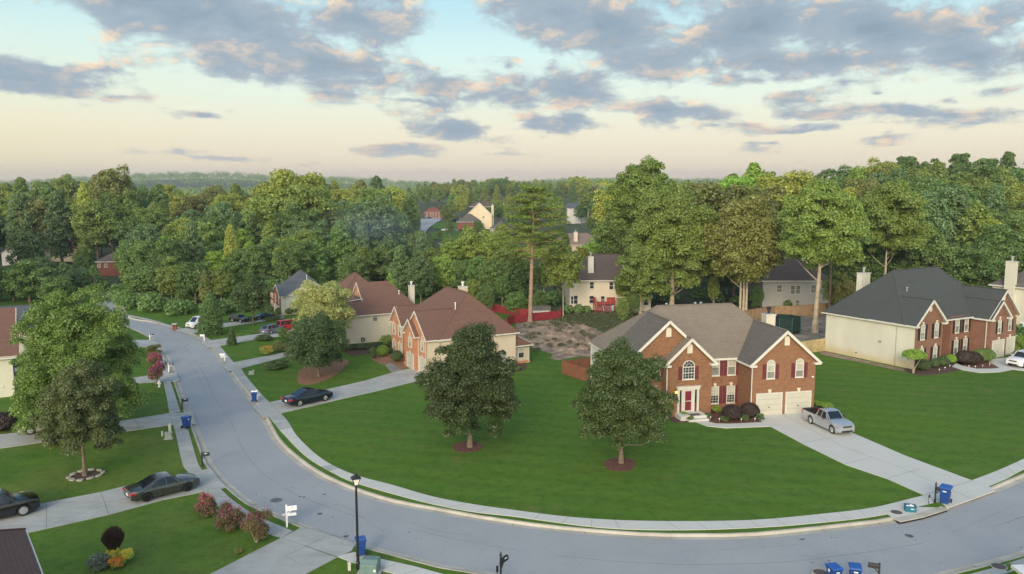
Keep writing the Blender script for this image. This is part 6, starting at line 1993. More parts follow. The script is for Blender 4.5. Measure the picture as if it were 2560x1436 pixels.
for i, (x, y_, w, h, lf, lb, cl) in enumerate(((2307, 927, 1.6, 1.3, L_MAPLE, 'round green bush right behind the topiary trunk', True), (2334, 920, 1.1, 1.05, L_MAPLE, 'smallest round bush, second in the row from the topiary', True), (2356, 916, 1.45, 1.15, L_MAPLE, 'round green bush under the ground floor window, third from the topiary', True),
                                               (2378, 909, 1.3, 1.05, L_LIME, 'light green round bush at the bend of the front walk', True), (2412, 911, 2.2, 1.6, L_PURPLE, 'plum-dark bush nearest the front walk of the rose brick house', False), (2432, 913, 2.0, 1.5, L_PURPLE, 'plum-dark bush in the middle of the dark hedge', False),
                                               (2448, 907, 1.9, 1.55, L_DARK, 'dark bush behind the middle of the dark hedge', False), (2466, 905, 1.8, 1.6, L_DARK, 'dark green bush closest to the left garage of the rose brick house', False))):
    shrub(lb, (x, y_), w, h, 8000, .09, lf, g2, seed=30 + i, clipped=True)
shrub('bright lime bush right of the garages, at the right edge of the view', (2553, 880), 2.3, 2.1, 7000, .14, L_LIME, g2, seed=41)
shrub('dull green bush below the bright lime one at the right edge', (2552, 900), 2.0, 1.2, 5000, .12, L_OAK, g2, seed=42)
# topiary tree
o = thing('topiary_tree', 'mushroom-shaped topiary with several pale stems before the rose brick wall', 'tree', P(2283, 934))
rs = np.random.RandomState(77)
V, Q = leaves(rs, [(0, 0, 2.05)] + [(math.cos(i) * .75, math.sin(i) * .75, 2.0 + .15 * math.sin(i * 3)) for i in range(9)] + [(0.2, 0, 2.4)], [(1.25, 1.25, .62)] + [(.5, .5, .4)] * 10, 14000, .1, shell=.8)
f = bpy.data.objects.new('crown', fast_mesh('crown', V, Q, L_LIME)); COL.objects.link(f); f.parent = o
mb = MB()
for i in range(6):
    ph = i * 1.05
    mb.tube([(0, 0, 0), (.08 * math.cos(ph), .08 * math.sin(ph), .5), (math.cos(ph) * .75, math.sin(ph) * .75, 1.75)], [.09, .07, .03], BARK_P, 6)
mb.build('trunk', o)

g3 = 'bushes of the middle gardens'
for (x, y_, w, h, lf, lb, cl, nm) in ((932, 884, .85, .75, L_DARK, 'upper of two small round bushes stacked at the straw bed edge', True, 1), (934, 896, .8, .8, L_DARK, 'lower of two small round bushes stacked at the straw bed edge', True, 2), (957, 891, 1.5, 1.35, L_LIME, 'light green round bush beside the two small ones', True, 3),
                                      (992, 905, 1.35, 1.35, L_MAPLE, 'dark round bush at the porch of the orange brick front', True, 4), (976, 884, .7, .7, L_DARK, 'tiny round bush behind the walk to the orange brick front', True, 5), (966, 868, 1.9, 1.6, L_OAK, 'loose tall bush at the end of the hedge along the tan wall', False, 6),
                                      (692, 921, 3.2, 1.0, L_MAPLE, 'spreading juniper left of the dark tree on the straw bed', False, 7), (668, 889, 1.7, 1.2, L_YG, 'bush with yellow-orange blossoms on the lawn between two drives', False, 8), (700, 880, 2.4, 1.6, L_OLIVE, 'brownish wild bush beside the yellow-orange blossoms', False, 9),
                                      (706, 848, 1.8, 1.6, L_DARK, 'dark upright bush hiding the front of the blue-grey car', False, 10), (662, 852, 3.0, .8, L_MAPLE, 'flat bush along the drive under the blue-grey car', False, 11), (735, 850, 2.6, 1.5, L_DARK, 'dark bush between the red car and the pale maple', False, 12),
                                      (620, 803, 3.2, .6, L_MAPLE, 'left part of the low hedge before the dark blue cars', False, 13), (680, 800, 3.2, .6, L_MAPLE, 'right part of the low hedge before the dark blue cars', False, 14), (702, 787, 1.7, 1.2, L_DARK, 'round bush at the garage corner of the slate-roofed house', True, 15), (722, 787, 1.6, 1.2, L_DARK, 'bush against the cream gable wall of the slate-roofed house', True, 16), (745, 785, 2.4, 1.6, L_DARK, 'taller bush against the cream gable wall by the brown porch roof', False, 17),
                                      (640, 833, 1.5, .35, L_DARK, 'tiny flat shrub on the lawn below the slate-roofed house', False, 18), (1292, 925, 1.1, .35, L_DARK, 'low plants at the foot of the beige side wall', False, 19), (596, 1383, .5, .3, L_OLIVE, 'lone weed tuft in the lawn by the big driveway', False, 20)):
    shrub(lb, (x, y_), w, h, 5500 if w > .9 else 2500, .11, lf, g3, seed=60 + nm, clipped=cl, extra=(ORGF, 260, .12) if nm == 8 else None)
# hedge along the tan wall
o = thing('hedge', 'long low hedge at the foot of the tan side wall', 'hedge', P(905, 874), rad(20))
rs = np.random.RandomState(90)
V, Q = leaves(rs, [(x, rs.uniform(-.3, .3), .35) for x in np.arange(-2.2, 4.4, .5)], [(.6, .55, .42)] * 14, 9000, .11, shell=.6)
f = bpy.data.objects.new('foliage', fast_mesh('foliage', V, Q, L_MAPLE)); COL.objects.link(f); f.parent = o
# left gardens
shrub('dark plum bush cut by the left edge beside the shaded driveway', (4, 1078), 2.4, 1.55, 9000, .11, L_PURPLE, 'bushes of the left gardens', seed=100, clipped=True)
gc = 'crape myrtles by the pavement'
shrub('round crape myrtle with red-pink blossoms, nearest the black mailbox', (517, 1291), 1.5, 1.35, 12000, .075, L_CRAPE, gc, 'crape_myrtle', seed=101, extra=(PINKF, 800, .09), stems=True)
shrub('crape myrtle with pink blossoms, middle of the three on the lower lawn', (574, 1325), 1.8, 1.6, 12000, .075, L_CRAPE, gc, 'crape_myrtle', seed=102, extra=(PINKF, 480, .09), stems=True)
shrub('crape myrtle with sparse pink blossoms, next to the big driveway', (641, 1356), 2.0, 1.9, 14000, .075, L_CRAPE, gc, 'crape_myrtle', seed=103, extra=(PINKF, 300, .09), stems=True)
shrub('dark upper crape myrtle beside the far left-hand pavement', (384, 888), 1.9, 1.3, 6000, .12, L_OLIVE, gc, 'crape_myrtle', seed=104, extra=(PINKF, 100, .12), stems=True)
shrub('magenta crape myrtle, middle of the three by the hydrant', (386, 917), 1.9, 1.6, 6000, .12, L_CRAPE, gc, 'crape_myrtle', seed=105, extra=(PINKF, 1800, .12), stems=True)
shrub('magenta crape myrtle right behind the white hydrant', (390, 960), 2.0, 2.2, 7000, .12, L_CRAPE, gc, 'crape_myrtle', seed=106, extra=(PINKF, 1700, .12), stems=True)
# bed with the dark spiky bush
o = thing('spiky_bush', 'dark brown spiky upright bush in the flower bed on the lower left lawn', 'shrub', P(286, 1398))
rs = np.random.RandomState(110)
n = 9000
ph = rs.uniform(0, 6.28, n); t_ = rs.random(n) ** .7; sp_ = rs.normal(size=n) * .5
tilt = np.clip(np.abs(sp_) * .8, 0, .5) * rs.random(n) ** .3; L_ = 1.6 * t_ * (1 - .28 * (tilt / .5) ** 2)
pos = np.stack([np.cos(ph) * np.sin(tilt) * L_, np.sin(ph) * np.sin(tilt) * L_, np.cos(tilt) * L_ + .1], 1)
dr = np.stack([np.cos(ph) * np.sin(tilt), np.sin(ph) * np.sin(tilt), np.cos(tilt)], 1)
sd2 = np.cross(dr, rs.normal(size=(n, 3))); sd2 /= np.linalg.norm(sd2, axis=1)[:, None]
V = np.stack([pos - sd2 * .02, pos + sd2 * .02, pos + sd2 * .004 + dr * .2, pos - sd2 * .004 + dr * .2], 1).reshape(-1, 3)
f = bpy.data.objects.new('foliage', fast_mesh('foliage', V, np.arange(4 * n).reshape(-1, 4), L_PURPLE)); COL.objects.link(f); f.parent = o
gf = 'flower bed plants on the lower left lawn'
shrub('grey-green sage bush with pale buds at the left of the flower bed', (246, 1422), 1.35, .85, 5000, .08, SAGE, gf, seed=111, extra=(WHITEF, 60, .07))
shrub('yellow flowering clump at the right of the flower bed', (319, 1408), .75, .8, 1500, .07, L_LIME, gf, 'flower_clump', 'flowers', seed=112, extra=(YELF, 900, .075))
shrub('orange flowering clump below the spiky bush', (290, 1423), .85, .55, 1500, .07, L_LIME, gf, 'flower_clump', 'flowers', seed=113, extra=(ORGF, 900, .075))
shrub('yellow-green flowering clump between spiky bush and orange flowers', (288, 1404), .95, .75, 2500, .08, L_YG, gf, 'flower_clump', 'flowers', seed=114, extra=(YELF, 500, .07))
# weeds on the clay bank
rs = np.random.RandomState(120)
C, Rr = [], []
for i in range(70):
    p = P(rs.uniform(1310, 1490), rs.uniform(815, 885)); q_ = rs.uniform(.15, .55)
    C.append((p.x, p.y, hill(p.x, p.y) + .3 + q_ * .2)); Rr.append((q_, q_, q_ * .6))
for i in range(120):
    p = P(rs.uniform(1390, 1590), rs.uniform(786, 832)); q_ = rs.uniform(.3, .9)
    C.append((p.x, p.y, hill(p.x, p.y) + q_ * .25)); Rr.append((q_, q_, q_ * .55))
V, Q = leaves(rs, C, Rr, 22000, .16, up=.6, shell=.4)
o = bpy.data.objects.new('weeds', fast_mesh('weeds', V, Q, leaf_mat('leaf_weeds', (.075, .10, .03, 1), (.12, .14, .05, 1), (.20, .20, .10, 1)))); COL.objects.link(o)
tag(o, 'weeds scattered over the clay bank and rough grass', 'weeds', None, 'stuff')
# ================================================================ vehicles
def paint(name, col, rough=.25, metal=.35):
    return mat('paint_' + name, col, rough, metal, coat=.7, fn=vary(col, .06, 2.0))


CARGLASS = mat('car_glass', (.012, .016, .02, 1), .06, coat=.5, fn=vary((.012, .016, .02, 1), .3, 2))
TYRE = mat('tyre_rubber', rough=.9, fn=vary((.012, .012, .013, 1), .3, 20))
RIM_S = mat('rim_silver', rough=.3, metal=.8, fn=vary((.55, .56, .58, 1), .1, 9))
RIM_B = mat('rim_black', rough=.35, metal=.5, fn=vary((.02, .02, .022, 1), .3, 9))
CHROME = mat('chrome', rough=.15, metal=1.0, fn=vary((.75, .77, .8, 1), .05, 9))
HEADL = mat('headlight_lens', rough=.12, coat=.5, fn=vary((.62, .62, .58, 1), .2, 20))
TAILL = mat('taillight_lens', rough=.2, coat=.5, fn=vary((.45, .015, .02, 1), .2, 20))
DARKP = mat('black_plastic', rough=.6, fn=vary((.015, .015, .016, 1), .2, 12))

SPECS = {
    'sedan': dict(L=4.86, W=1.84, H=1.46, wb=2.85, fo=.95, belt=.93, hood=.93, nose=.72, deck=1.02, tail=.95, roof=(-.62, .42), cow=1.18, rear=-1.62, r=.335),
    'suv': dict(L=4.75, W=1.86, H=1.70, wb=2.70, fo=.93, belt=1.05, hood=1.06, nose=.86, deck=1.10, tail=1.05, roof=(-1.75, .45), cow=1.20, rear=-2.18, r=.36),
    'van': dict(L=4.9, W=1.95, H=1.95, wb=3.0, fo=.90, belt=1.15, hood=1.10, nose=.85, deck=1.15, tail=1.12, roof=(-2.1, .85), cow=1.75, rear=-2.36, r=.35),
    'pickup': dict(L=5.1, W=1.82, H=1.68, wb=2.95, fo=.88, belt=1.04, hood=1.06, nose=.88, deck=1.04, tail=1.04, roof=(-.38, .48), cow=1.16, rear=-.62, r=.365),
}


def make_car(kind, label, cat, body, rim=RIM_S, name=None, group='parked vehicles'):
    sp = SPECS[kind]
    L, Wd, H = sp['L'], sp['W'], sp['H']
    hw = Wd / 2
    xf = L / 2; xr = -L / 2
    ax_f = xf - sp['fo']; ax_r = ax_f - sp['wb']
    o = thing(name or ('pickup_truck' if kind == 'pickup' else 'parked_car'), label, cat, (0, 0, 0), 0, group)
    bed = kind == 'pickup'
    # lower body
    xs = sorted(set([round(v, 3) for v in list(np.linspace(xr, xf, 30)) + [ax_f + sp['r'] * 1.18 * math.cos(a) for a in np.linspace(0, math.pi, 11)] + [ax_r + sp['r'] * 1.18 * math.cos(a) for a in np.linspace(0, math.pi, 11)]]))
    secs = []
    for x in xs:
        t = (x - xr) / L
        e = min(1, (x - xr) / .5, (xf - x) / .75)
        taper = 1 - .13 * (1 - min(1, max(0, (x - xr) / .45))) ** 2 - .20 * (1 - min(1, max(0, (xf - x) / .8))) ** 2
        w = hw * taper
        if x > sp['cow'] - .1:
            k = (x - sp['cow']) / (xf - sp['cow']); zt = sp['hood'] + .02 - (sp['hood'] - sp['nose']) * max(0, k) ** 2.4
        elif x < sp['rear'] + .1 and not bed:
            k = (sp['rear'] - x) / max(.01, sp['rear'] - xr); zt = sp['deck'] - (sp['deck'] - sp['tail']) * max(0, k)
        else: zt = sp['belt']
        zb0 = .24 + .10 * (1 - min(1, (xf - x) / .35)) + .12 * (1 - min(1, (x - xr) / .35))
        za = zb0
        for ax in (ax_f, ax_r):
            dx = abs(x - ax)
            R = sp['r'] * 1.18
            if dx <= R + 1e-6: za = max(za, sp['r'] + math.sqrt(max(0, R * R - dx * dx)))
        za = min(za, zt - .18)
        mid = max(.62 * zt, za + .02)
        secs.append([(0, zb0), (w * .60, zb0), (w * .62, za), (w * .97, za), (w, mid), (w * .985, zt - .16 if zt - .16 > mid else mid + .01), (w * .93, zt - .03), (w * .80, zt + .012), (0, zt + .035)])
    vs, fs = [], []
    n = len(secs[0])
    ring = 2 * n - 2
    for x, sec in zip(xs, secs):
        for (y, z) in sec: vs.append((x, y, z))
        for (y, z) in reversed(sec[1:-1]): vs.append((x, -y, z))
    for i in range(len(xs) - 1):
        for k in range(ring):
            k2 = (k + 1) % ring
            if bed and xs[i + 1] <= sp['rear'] + .02 and xs[i] >= xr + .06 and k in (6, 7, 8, 9):
                continue
            fs.append((i * ring + k, i * ring + k2, (i + 1) * ring + k2, (i + 1) * ring + k))
    fs.append(tuple(range(ring))); fs.append(tuple((len(xs) - 1) * ring + k for k in range(ring - 1, -1, -1)))
    mb = MB(); mb.faces(vs, fs, body)
    # cabin
    zb, zr = sp['belt'] - .03, H
    rb, rf = sp['roof']
    st_ = [(sp['cow'], zb + (sp['hood'] - sp['belt']), .80), (rf + .05, zr - .055, .70), (rf - .3, zr - .01, .69), ((rf + rb) / 2, zr, .69), (rb + .2, zr - .02, .69), (rb, zr - .06, .69), (sp['rear'], zb + (sp['deck'] - sp['belt']) * .8 + .02, .78)]
    R = hw * .94
    parts = {'roof': MB(), 'windshield': MB(), 'rear_window': MB(), 'side_window': [MB(), MB()]}
    for i in range(len(st_) - 1):
        (x0, z0, w0), (x1, z1, w1) = st_[i], st_[i + 1]
        top = [(x0, w0 * hw, z0), (x0, -w0 * hw, z0), (x1, -w1 * hw, z1), (x1, w1 * hw, z1)]
        tm = ('windshield' if i == 0 else 'rear_window' if i == len(st_) - 2 else 'roof')
        if tm == 'roof':
            c0, c1 = (x0, 0, z0 + .03), (x1, 0, z1 + .03)
            parts['roof'].face([top[0], c0, c1, top[3]], body); parts['roof'].face([c0, top[1], top[2], c1], body)
        else:
            parts['roof'].face(top, body)
            cx = [sum(p[j] for p in top) / 4 for j in range(3)]
            nrm = (Vector(top[1]) - Vector(top[0])).cross(Vector(top[3]) - Vector(top[0])).normalized()
            if nrm.z < 0: nrm = -nrm
            g_ = [Vector(cx) + (Vector(p) - Vector(cx)) * .88 + nrm * .012 for p in top]
            parts[tm].face(g_, CARGLASS)
        for s_, sg in ((0, 1), (1, -1)):
            q_ = [(x0, sg * w0 * hw, z0), (x1, sg * w1 * hw, z1), (x1, sg * R, zb), (x0, sg * R, zb)]
            if abs(q_[0][2] - q_[3][2]) < .06: q_[0] = q_[3] = (x0, sg * R * .97, zb)
            pts = [q_[0], q_[1], q_[2]] if q_[0] == q_[3] else (q_ if True else 0)
            parts['roof'].face(pts, body)
    # side glass as two panes with pillars left between
    def side_z(x):
        for i in range(len(st_) - 1):
            (x0, z0, w0), (x1, z1, w1) = st_[i], st_[i + 1]
            if x1 <= x <= x0:
                t = (x0 - x) / (x0 - x1); return z0 + (z1 - z0) * t, w0 + (w1 - w0) * t
        return zb, .9
    xm = (rf + rb) / 2 + .12
    segs = [(sp['cow'] - .38, xm + .04)] + ([(xm - .05, sp['rear'] + (.42 if kind == 'sedan' else .25))] if not bed else [(xm - .06, sp['rear'] + .2)])
    if kind in ('suv', 'van'): segs = [(sp['cow'] - .38, .08), (-.0, -1.0), (-1.1, sp['rear'] + .25)]
    for s_, sg in ((0, 1), (1, -1)):
        for (a, b) in segs:
            mbw = MB(); N = 6
            for i in range(N):
                xa, xb = a + (b - a) * i / N, a + (b - a) * (i + 1) / N
                q_ = []
                for x, lo in ((xa, 0), (xb, 0), (xb, 1), (xa, 1)):
                    zt, wt_ = side_z(x)
                    zt -= .07
                    k = 0.0 if lo else 1.0
                    zz = zb + .07 if lo else max(zt, zb + .075)
                    f = (zz - zb) / max(.01, zt + .07 - zb)
                    q_.append((x, sg * ((R + (wt_ * hw - R) * f) + .012), zz))
                mbw.face(q_, CARGLASS)
            mbw.build('side_window', o, fix=True)
        tr_ = MB(); tr_.bar((sp['cow'] - .2, sg * (R + .012), zb + .045), (sp['rear'] + .2, sg * (R + .012), zb + .045), .02, .03, CHROME if kind == 'sedan' else DARKP)
        tr_.build('window_trim', o)
        mm = MB(); mm.box((sp['cow'] - .42, sg * (R + .13), zb + .12), (.12, .22, .15), body if kind != 'pickup' else DARKP); mm.build('mirror', o, bevel=.03)
    bo = mb.build('body', o, smooth=True)
    bo.modifiers.new('wn', 'WEIGHTED_NORMAL') if False else None
    e_ = bo.modifiers.new('edge', 'EDGE_SPLIT'); e_.split_angle = rad(38)
    parts['roof'].build('cabin', o, smooth=False, bevel=.03)
    parts['windshield'].build('windshield', o); parts['rear_window'].build('rear_window', o)
    # wheels
    for x in (ax_f, ax_r):
        for sg in (1, -1):
            r = sp['r']
            w_ = MB(); w_.lathe([(r * .66, -.11), (r * .95, -.11), (r, -.07), (r, .07), (r * .95, .11), (r * .66, .11)], (0, 0, 0), TYRE, 20, 'Y')
            wo = w_.build('wheel', o, smooth=False, loc=(x, sg * (hw * .93 - .10), r))
            ri = MB()
            ri.lathe([(r * .60, 0), (r * .66, .012), (r * .66, .03), (r * .60, .035)], (0, 0, 0), rim, 20, 'Y')
            for k in range(5 if rim is RIM_S else 7):
                a = 2 * math.pi * k / (5 if rim is RIM_S else 7)
                ri.bar((math.cos(a) * .05, .03, math.sin(a) * .05), (math.cos(a) * r * .63, .02, math.sin(a) * r * .63), .09 if rim is RIM_S else .05, .03, rim)
            ri.lathe([(.07, .0), (.07, .045), (.02, .05)], (0, 0, 0), rim, 10, 'Y')
            ri.v = [(p[0], p[1] * sg + sg * .085, p[2]) for p in ri.v]
            ri.build('rim', wo)
    # lights, grille, bumper details
    for sg in (1, -1):
        h = MB()
        zc = sp['nose'] - .05
        h.faces([(xf - .015, sg * hw * .52, zc - .08), (xf - .30, sg * hw * .90, zc - .05), (xf - .42, sg * hw * .93, zc + .07), (xf - .12, sg * hw * .55, zc + .05),
                 (xf - .10, sg * hw * .50, zc - .08), (xf - .40, sg * hw * .80, zc - .05), (xf - .5, sg * hw * .84, zc + .065), (xf - .2, sg * hw * .5, zc + .045)],
                [(0, 1, 2, 3), (7, 6, 5, 4), (0, 4, 5, 1), (1, 5, 6, 2), (2, 6, 7, 3), (3, 7, 4, 0)], HEADL)
        h.build('headlight', o)
        q_ = MB()
        zc = sp['tail'] - .16
        tall = .10 if kind == 'sedan' else .22
        q_.box((xr + .10, sg * hw * .80, zc - (tall - .1) / 2 if kind != 'sedan' else zc), (.30, .36 if kind == 'sedan' else .18, tall * 1.6), TAILL)
        q_.build('taillight', o, bevel=.03)
    q_ = MB(); q_.box((xf - .03, 0, sp['nose'] - .10), (.10, hw * .92, .13), DARKP)
    for k in (-1, 1): q_.box((xf + .02, 0, sp['nose'] - .10 + k * .03), (.02, hw * .90, .018), CHROME)
    q_.build('grille', o)
    q_ = MB(); q_.box((xf - .06, 0, .40), (.14, hw * 1.15, .12), DARKP); q_.build('lower_grille', o)
    q_ = MB(); q_.box((xr + .0, 0, .62), (.04, .34, .17), METAL_W); q_.build('number_plate', o)
    if bed:
        b = MB()
        x0, x1 = xr + .10, sp['rear'] - .02
        wi = hw * .80
        b.face([(x0, -wi, .62), (x1, -wi, .62), (x1, wi, .62), (x0, wi, .62)], DARKP)
        for sg in (1, -1):
            b.box(((x0 + x1) / 2, sg * (wi + .02), .85), (x1 - x0, .04, .46), DARKP)
            b.box(((x0 + x1) / 2, sg * (wi + .04), 1.065), (x1 - x0 + .1, .13, .05), DARKP)
        b.box((x0, 0, .86), (.06, wi * 2, .45), DARKP); b.box((x1, 0, .86), (.05, wi * 2, .44), DARKP); b.box((x0 - .02, 0, 1.075), (.09, wi * 2 + .1, .05), DARKP)
        b.build('cargo_bed', o)
    return o


def place_car(o, rear_px, front_px, near='right', kind='sedan', scale=None):
    sp = SPECS[kind]
    a, b = P(*rear_px), P(*front_px)
    d = b - a
    s = d.length / sp['wb'] if scale is None else scale
    h = d.normalized()
    right = Vector((h.y, -h.x, 0))
    off = -right if near == 'right' else right
    mid = b - h * (sp['L'] / 2 - sp['fo']) * s + off * sp['W'] / 2 * .93 * s
    o.location = (mid.x, mid.y, .046)
    o.rotation_euler.z = math.atan2(h.y, h.x)
    o.scale = (s, s, s)
    return o


place_car(make_car('sedan', 'dark grey sedan with black wheels on the lower left driveway', 'car', paint('grey', (.085, .087, .088, 1), .18, .6), RIM_B), (374, 1256), (470, 1231), 'right', scale=.92)
place_car(make_car('suv', 'black suv with silver wheels cut by the left edge of the view', 'car', paint('black', (.012, .014, .016, 1), .15)), (-55, 1319), (60, 1292.5), 'right', 'suv', 1.0)
place_car(make_car('suv', 'pale silver car mostly hidden under the great maple', 'car', paint('champagne', (.40, .39, .36, 1), .3)), (150, 1079), (76.6, 1089), 'left', 'suv', .95)
place_car(make_car('sedan', 'navy black sedan parked near the street end of the long left drive', 'car', paint('navy', (.016, .02, .04, 1), .15)), (752, 1018), (814, 1004.5), 'right', scale=.95)
place_car(make_car('pickup', 'silver extended-cab pickup truck parked before the garages', 'pickup truck', paint('silver', (.45, .48, .52, 1), .3, .5)), (2021, 1059), (2078.8, 1086), 'right', 'pickup', .98)
place_car(make_car('suv', 'white suv nosing into view at the right edge', 'car', paint('white', (.72, .73, .75, 1), .3, .0)), (2635, 908), (2562, 922), 'left', 'suv', 1.0)
place_car(make_car('van', 'white van with only its front showing left of the cedar', 'van', paint('van_white', (.70, .71, .72, 1), .3, .0)), (541, 815), (491, 823.5), 'left', 'van', .85)
place_car(make_car('suv', 'black suv between the cedar and the small lawn tree', 'car', paint('black_b', (.014, .016, .02, 1), .15)), (573, 804.5), (601, 808), 'right', 'suv', .68)
place_car(make_car('sedan', 'dark blue sedan before the garage of the slate-roofed house', 'car', paint('dark_blue', (.02, .03, .055, 1), .15)), (683, 797), (648, 801), 'left', 'sedan', .68)
place_car(make_car('suv', 'blue-grey estate car with pale roof beside the red one', 'car', paint('blue_grey', (.14, .20, .28, 1), .3)), (670, 839), (704, 831), 'right', 'suv', .76)
place_car(make_car('van', 'bright red van beside the blue-grey estate car', 'van', paint('red', (.38, .02, .035, 1), .25, .1)), (704, 829), (745, 823), 'right', 'van', .72)
gv = 'tiny cars in the far valley'
place_car(make_car('suv', 'tiny blue car before the far red-brick house', 'car', paint('bright_blue', (.03, .10, .40, 1)), group=gv), (1085, 549), (1068, 549.5), 'left', 'suv', .85)
place_car(make_car('suv', 'tiny dark car beside the far cream house', 'car', MATS['paint_black'], group=gv), (1147, 555), (1132, 555.5), 'left', 'suv', .9)
place_car(make_car('sedan', 'tiny white car at the far valley lawn, left of the dark one', 'car', MATS['paint_white'], group=gv), (1121, 578), (1107, 578), 'left', 'sedan', .75)
place_car(make_car('sedan', 'tiny dark car at the far valley lawn, right of the white one', 'car', MATS['paint_dark_blue'], group=gv), (1143, 579), (1131, 579), 'left', 'sedan', .75)

# ================================================================ street furniture
# lamp post
lp = thing('street_lamp', 'black lamp post with white lantern standing in front of the curving road', 'street lamp', P(895.5, 1423), .35)
mb = MB(); mb.lathe([(.11, 0), (.11, .35), (.085, .42), (.07, .9), (.065, 3.9), (.055, 4.62), (.09, 4.66), (.09, 4.72)], (0, 0, 0), BLACK, 12); mb.build('pole', lp)
mb = MB()
vs = [(sx * a, sy * a, z) for a, z in ((.095, 4.74), (.185, 5.10)) for sx, sy in ((-1, -1), (1, -1), (1, 1), (-1, 1))]
mb.faces(vs, [(3, 2, 1, 0), (4, 5, 6, 7), (0, 1, 5, 4), (1, 2, 6, 5), (2, 3, 7, 6), (3, 0, 4, 7)], mat('lantern_glass', rough=.3, fn=vary((.75, .74, .72, 1), .05, 5)))
ln = mb.build('lantern', lp)
mb = MB()
for i in range(4):
    a, b = Vector(vs[i]), Vector(vs[i + 4]); mb.bar(a, b, .025, .025, BLACK)
vs = [(sx * a, sy * a, z) for a, z in ((.26, 5.10), (.09, 5.25)) for sx, sy in ((-1, -1), (1, -1), (1, 1), (-1, 1))]
mb.faces(vs, [(3, 2, 1, 0), (4, 5, 6, 7), (0, 1, 5, 4), (1, 2, 6, 5), (2, 3, 7, 6), (3, 0, 4, 7)], BLACK)
mb.lathe([(.06, 5.24), (.06, 5.31), (.09, 5.32), (.09, 5.36)], (0, 0, 0), BLACK, 8)
mb.build('lamp_hood', lp)

# wheeled bins
BIN_BLUE = mat('bin_blue_plastic', rough=.45, fn=vary((.012, .055, .23, 1), .15, 3))
BIN_LID = mat('bin_lid_plastic', rough=.4, fn=vary((.018, .085, .33, 1), .12, 3))
DECAL = mat('white_decal', rough=.5, fn=vary((.62, .66, .70, 1), .05, 8))


def make_bin():
    o = thing('wheeled_bin', 'x', 'bin', (0, 0, 0), 0, 'blue wheeled bins')
    mb = MB()
    def ring(w, d, z, dy=0): return [(-w, -d + dy, z), (w, -d + dy, z), (w, d + dy, z), (-w, d + dy, z)]
    rs_ = [ring(.21, .22, .04), ring(.24, .26, .45), ring(.275, .31, .88), ring(.30, .335, .90), ring(.30, .335, .96)]
    vs = [p for r in rs_ for p in r]
    fs = [(3, 2, 1, 0)] + [(i * 4 + k, i * 4 + (k + 1) % 4, (i + 1) * 4 + (k + 1) % 4, (i + 1) * 4 + k) for i in range(4) for k in range(4)] + [(16, 17, 18, 19)]
    mb.faces(vs, fs, BIN_BLUE)
    mb.build('body', o, bevel=.025)
    mb = MB()
    vs = [(-.32, -.37, .965), (.32, -.37, .965), (.32, .36, .985), (-.32, .36, .985), (-.27, -.30, 1.03), (.27, -.30, 1.03), (.27, .28, 1.06), (-.27, .28, 1.06)]
    mb.faces(vs, [(3, 2, 1, 0), (4, 5, 6, 7), (0, 1, 5, 4), (1, 2, 6, 5), (2, 3, 7, 6), (3, 0, 4, 7)], BIN_LID)
    mb.build('lid', o, bevel=.02)
    mb = MB(); mb.tube([(-.27, .33, .88), (-.24, .44, .95), (.24, .44, .95), (.27, .33, .88)], .02, BIN_BLUE, 6); mb.build('handle', o)
    for s_ in (-1, 1):
        mb = MB(); mb.lathe([(.10, -.03), (.125, -.02), (.125, .02), (.10, .03)], (s_ * .27, .27, .125), TYRE, 14, 'X'); mb.build('wheel', o)
        mb = MB(); mb.lathe([(.085, 0), (.085, .004)], (s_ * .287, .05, .80), DECAL, 14, 'X'); mb.build('emblem', o)
    mb = MB(); mb.box((0, -.300, .78), (.20, .01, .07), DECAL)
    mb.build('emblem', o)
    return o


bin0 = make_bin()
for i, (x, y_, rz, lb, s) in enumerate(((902, 1387, 200, 'blue wheeled bin standing behind the street lamp at the big driveway', .96), (467, 1070, 160, 'blue wheeled bin at the foot of the shaded driveway on the left', .98), (636.5, 1004, 190, 'blue wheeled bin behind the white mailbox before the navy sedan drive', .9),
                                        (2362, 1258, -40, 'blue wheeled bin by the black mailbox at the wide pale driveway', 1.12), (2084, 1462, 15, 'blue wheeled bin at the lower edge, next to the manhole cover', 1.0), (2136, 1461, -15, 'blue wheeled bin at the lower edge, next to the leaning mailbox', 1.0))):
    o = bin0 if i == 0 else copy_tree(bin0)
    o.location = P(x, y_, .045); o.rotation_euler.z = rad(rz); o.scale = (s, s, s); o['label'] = lb

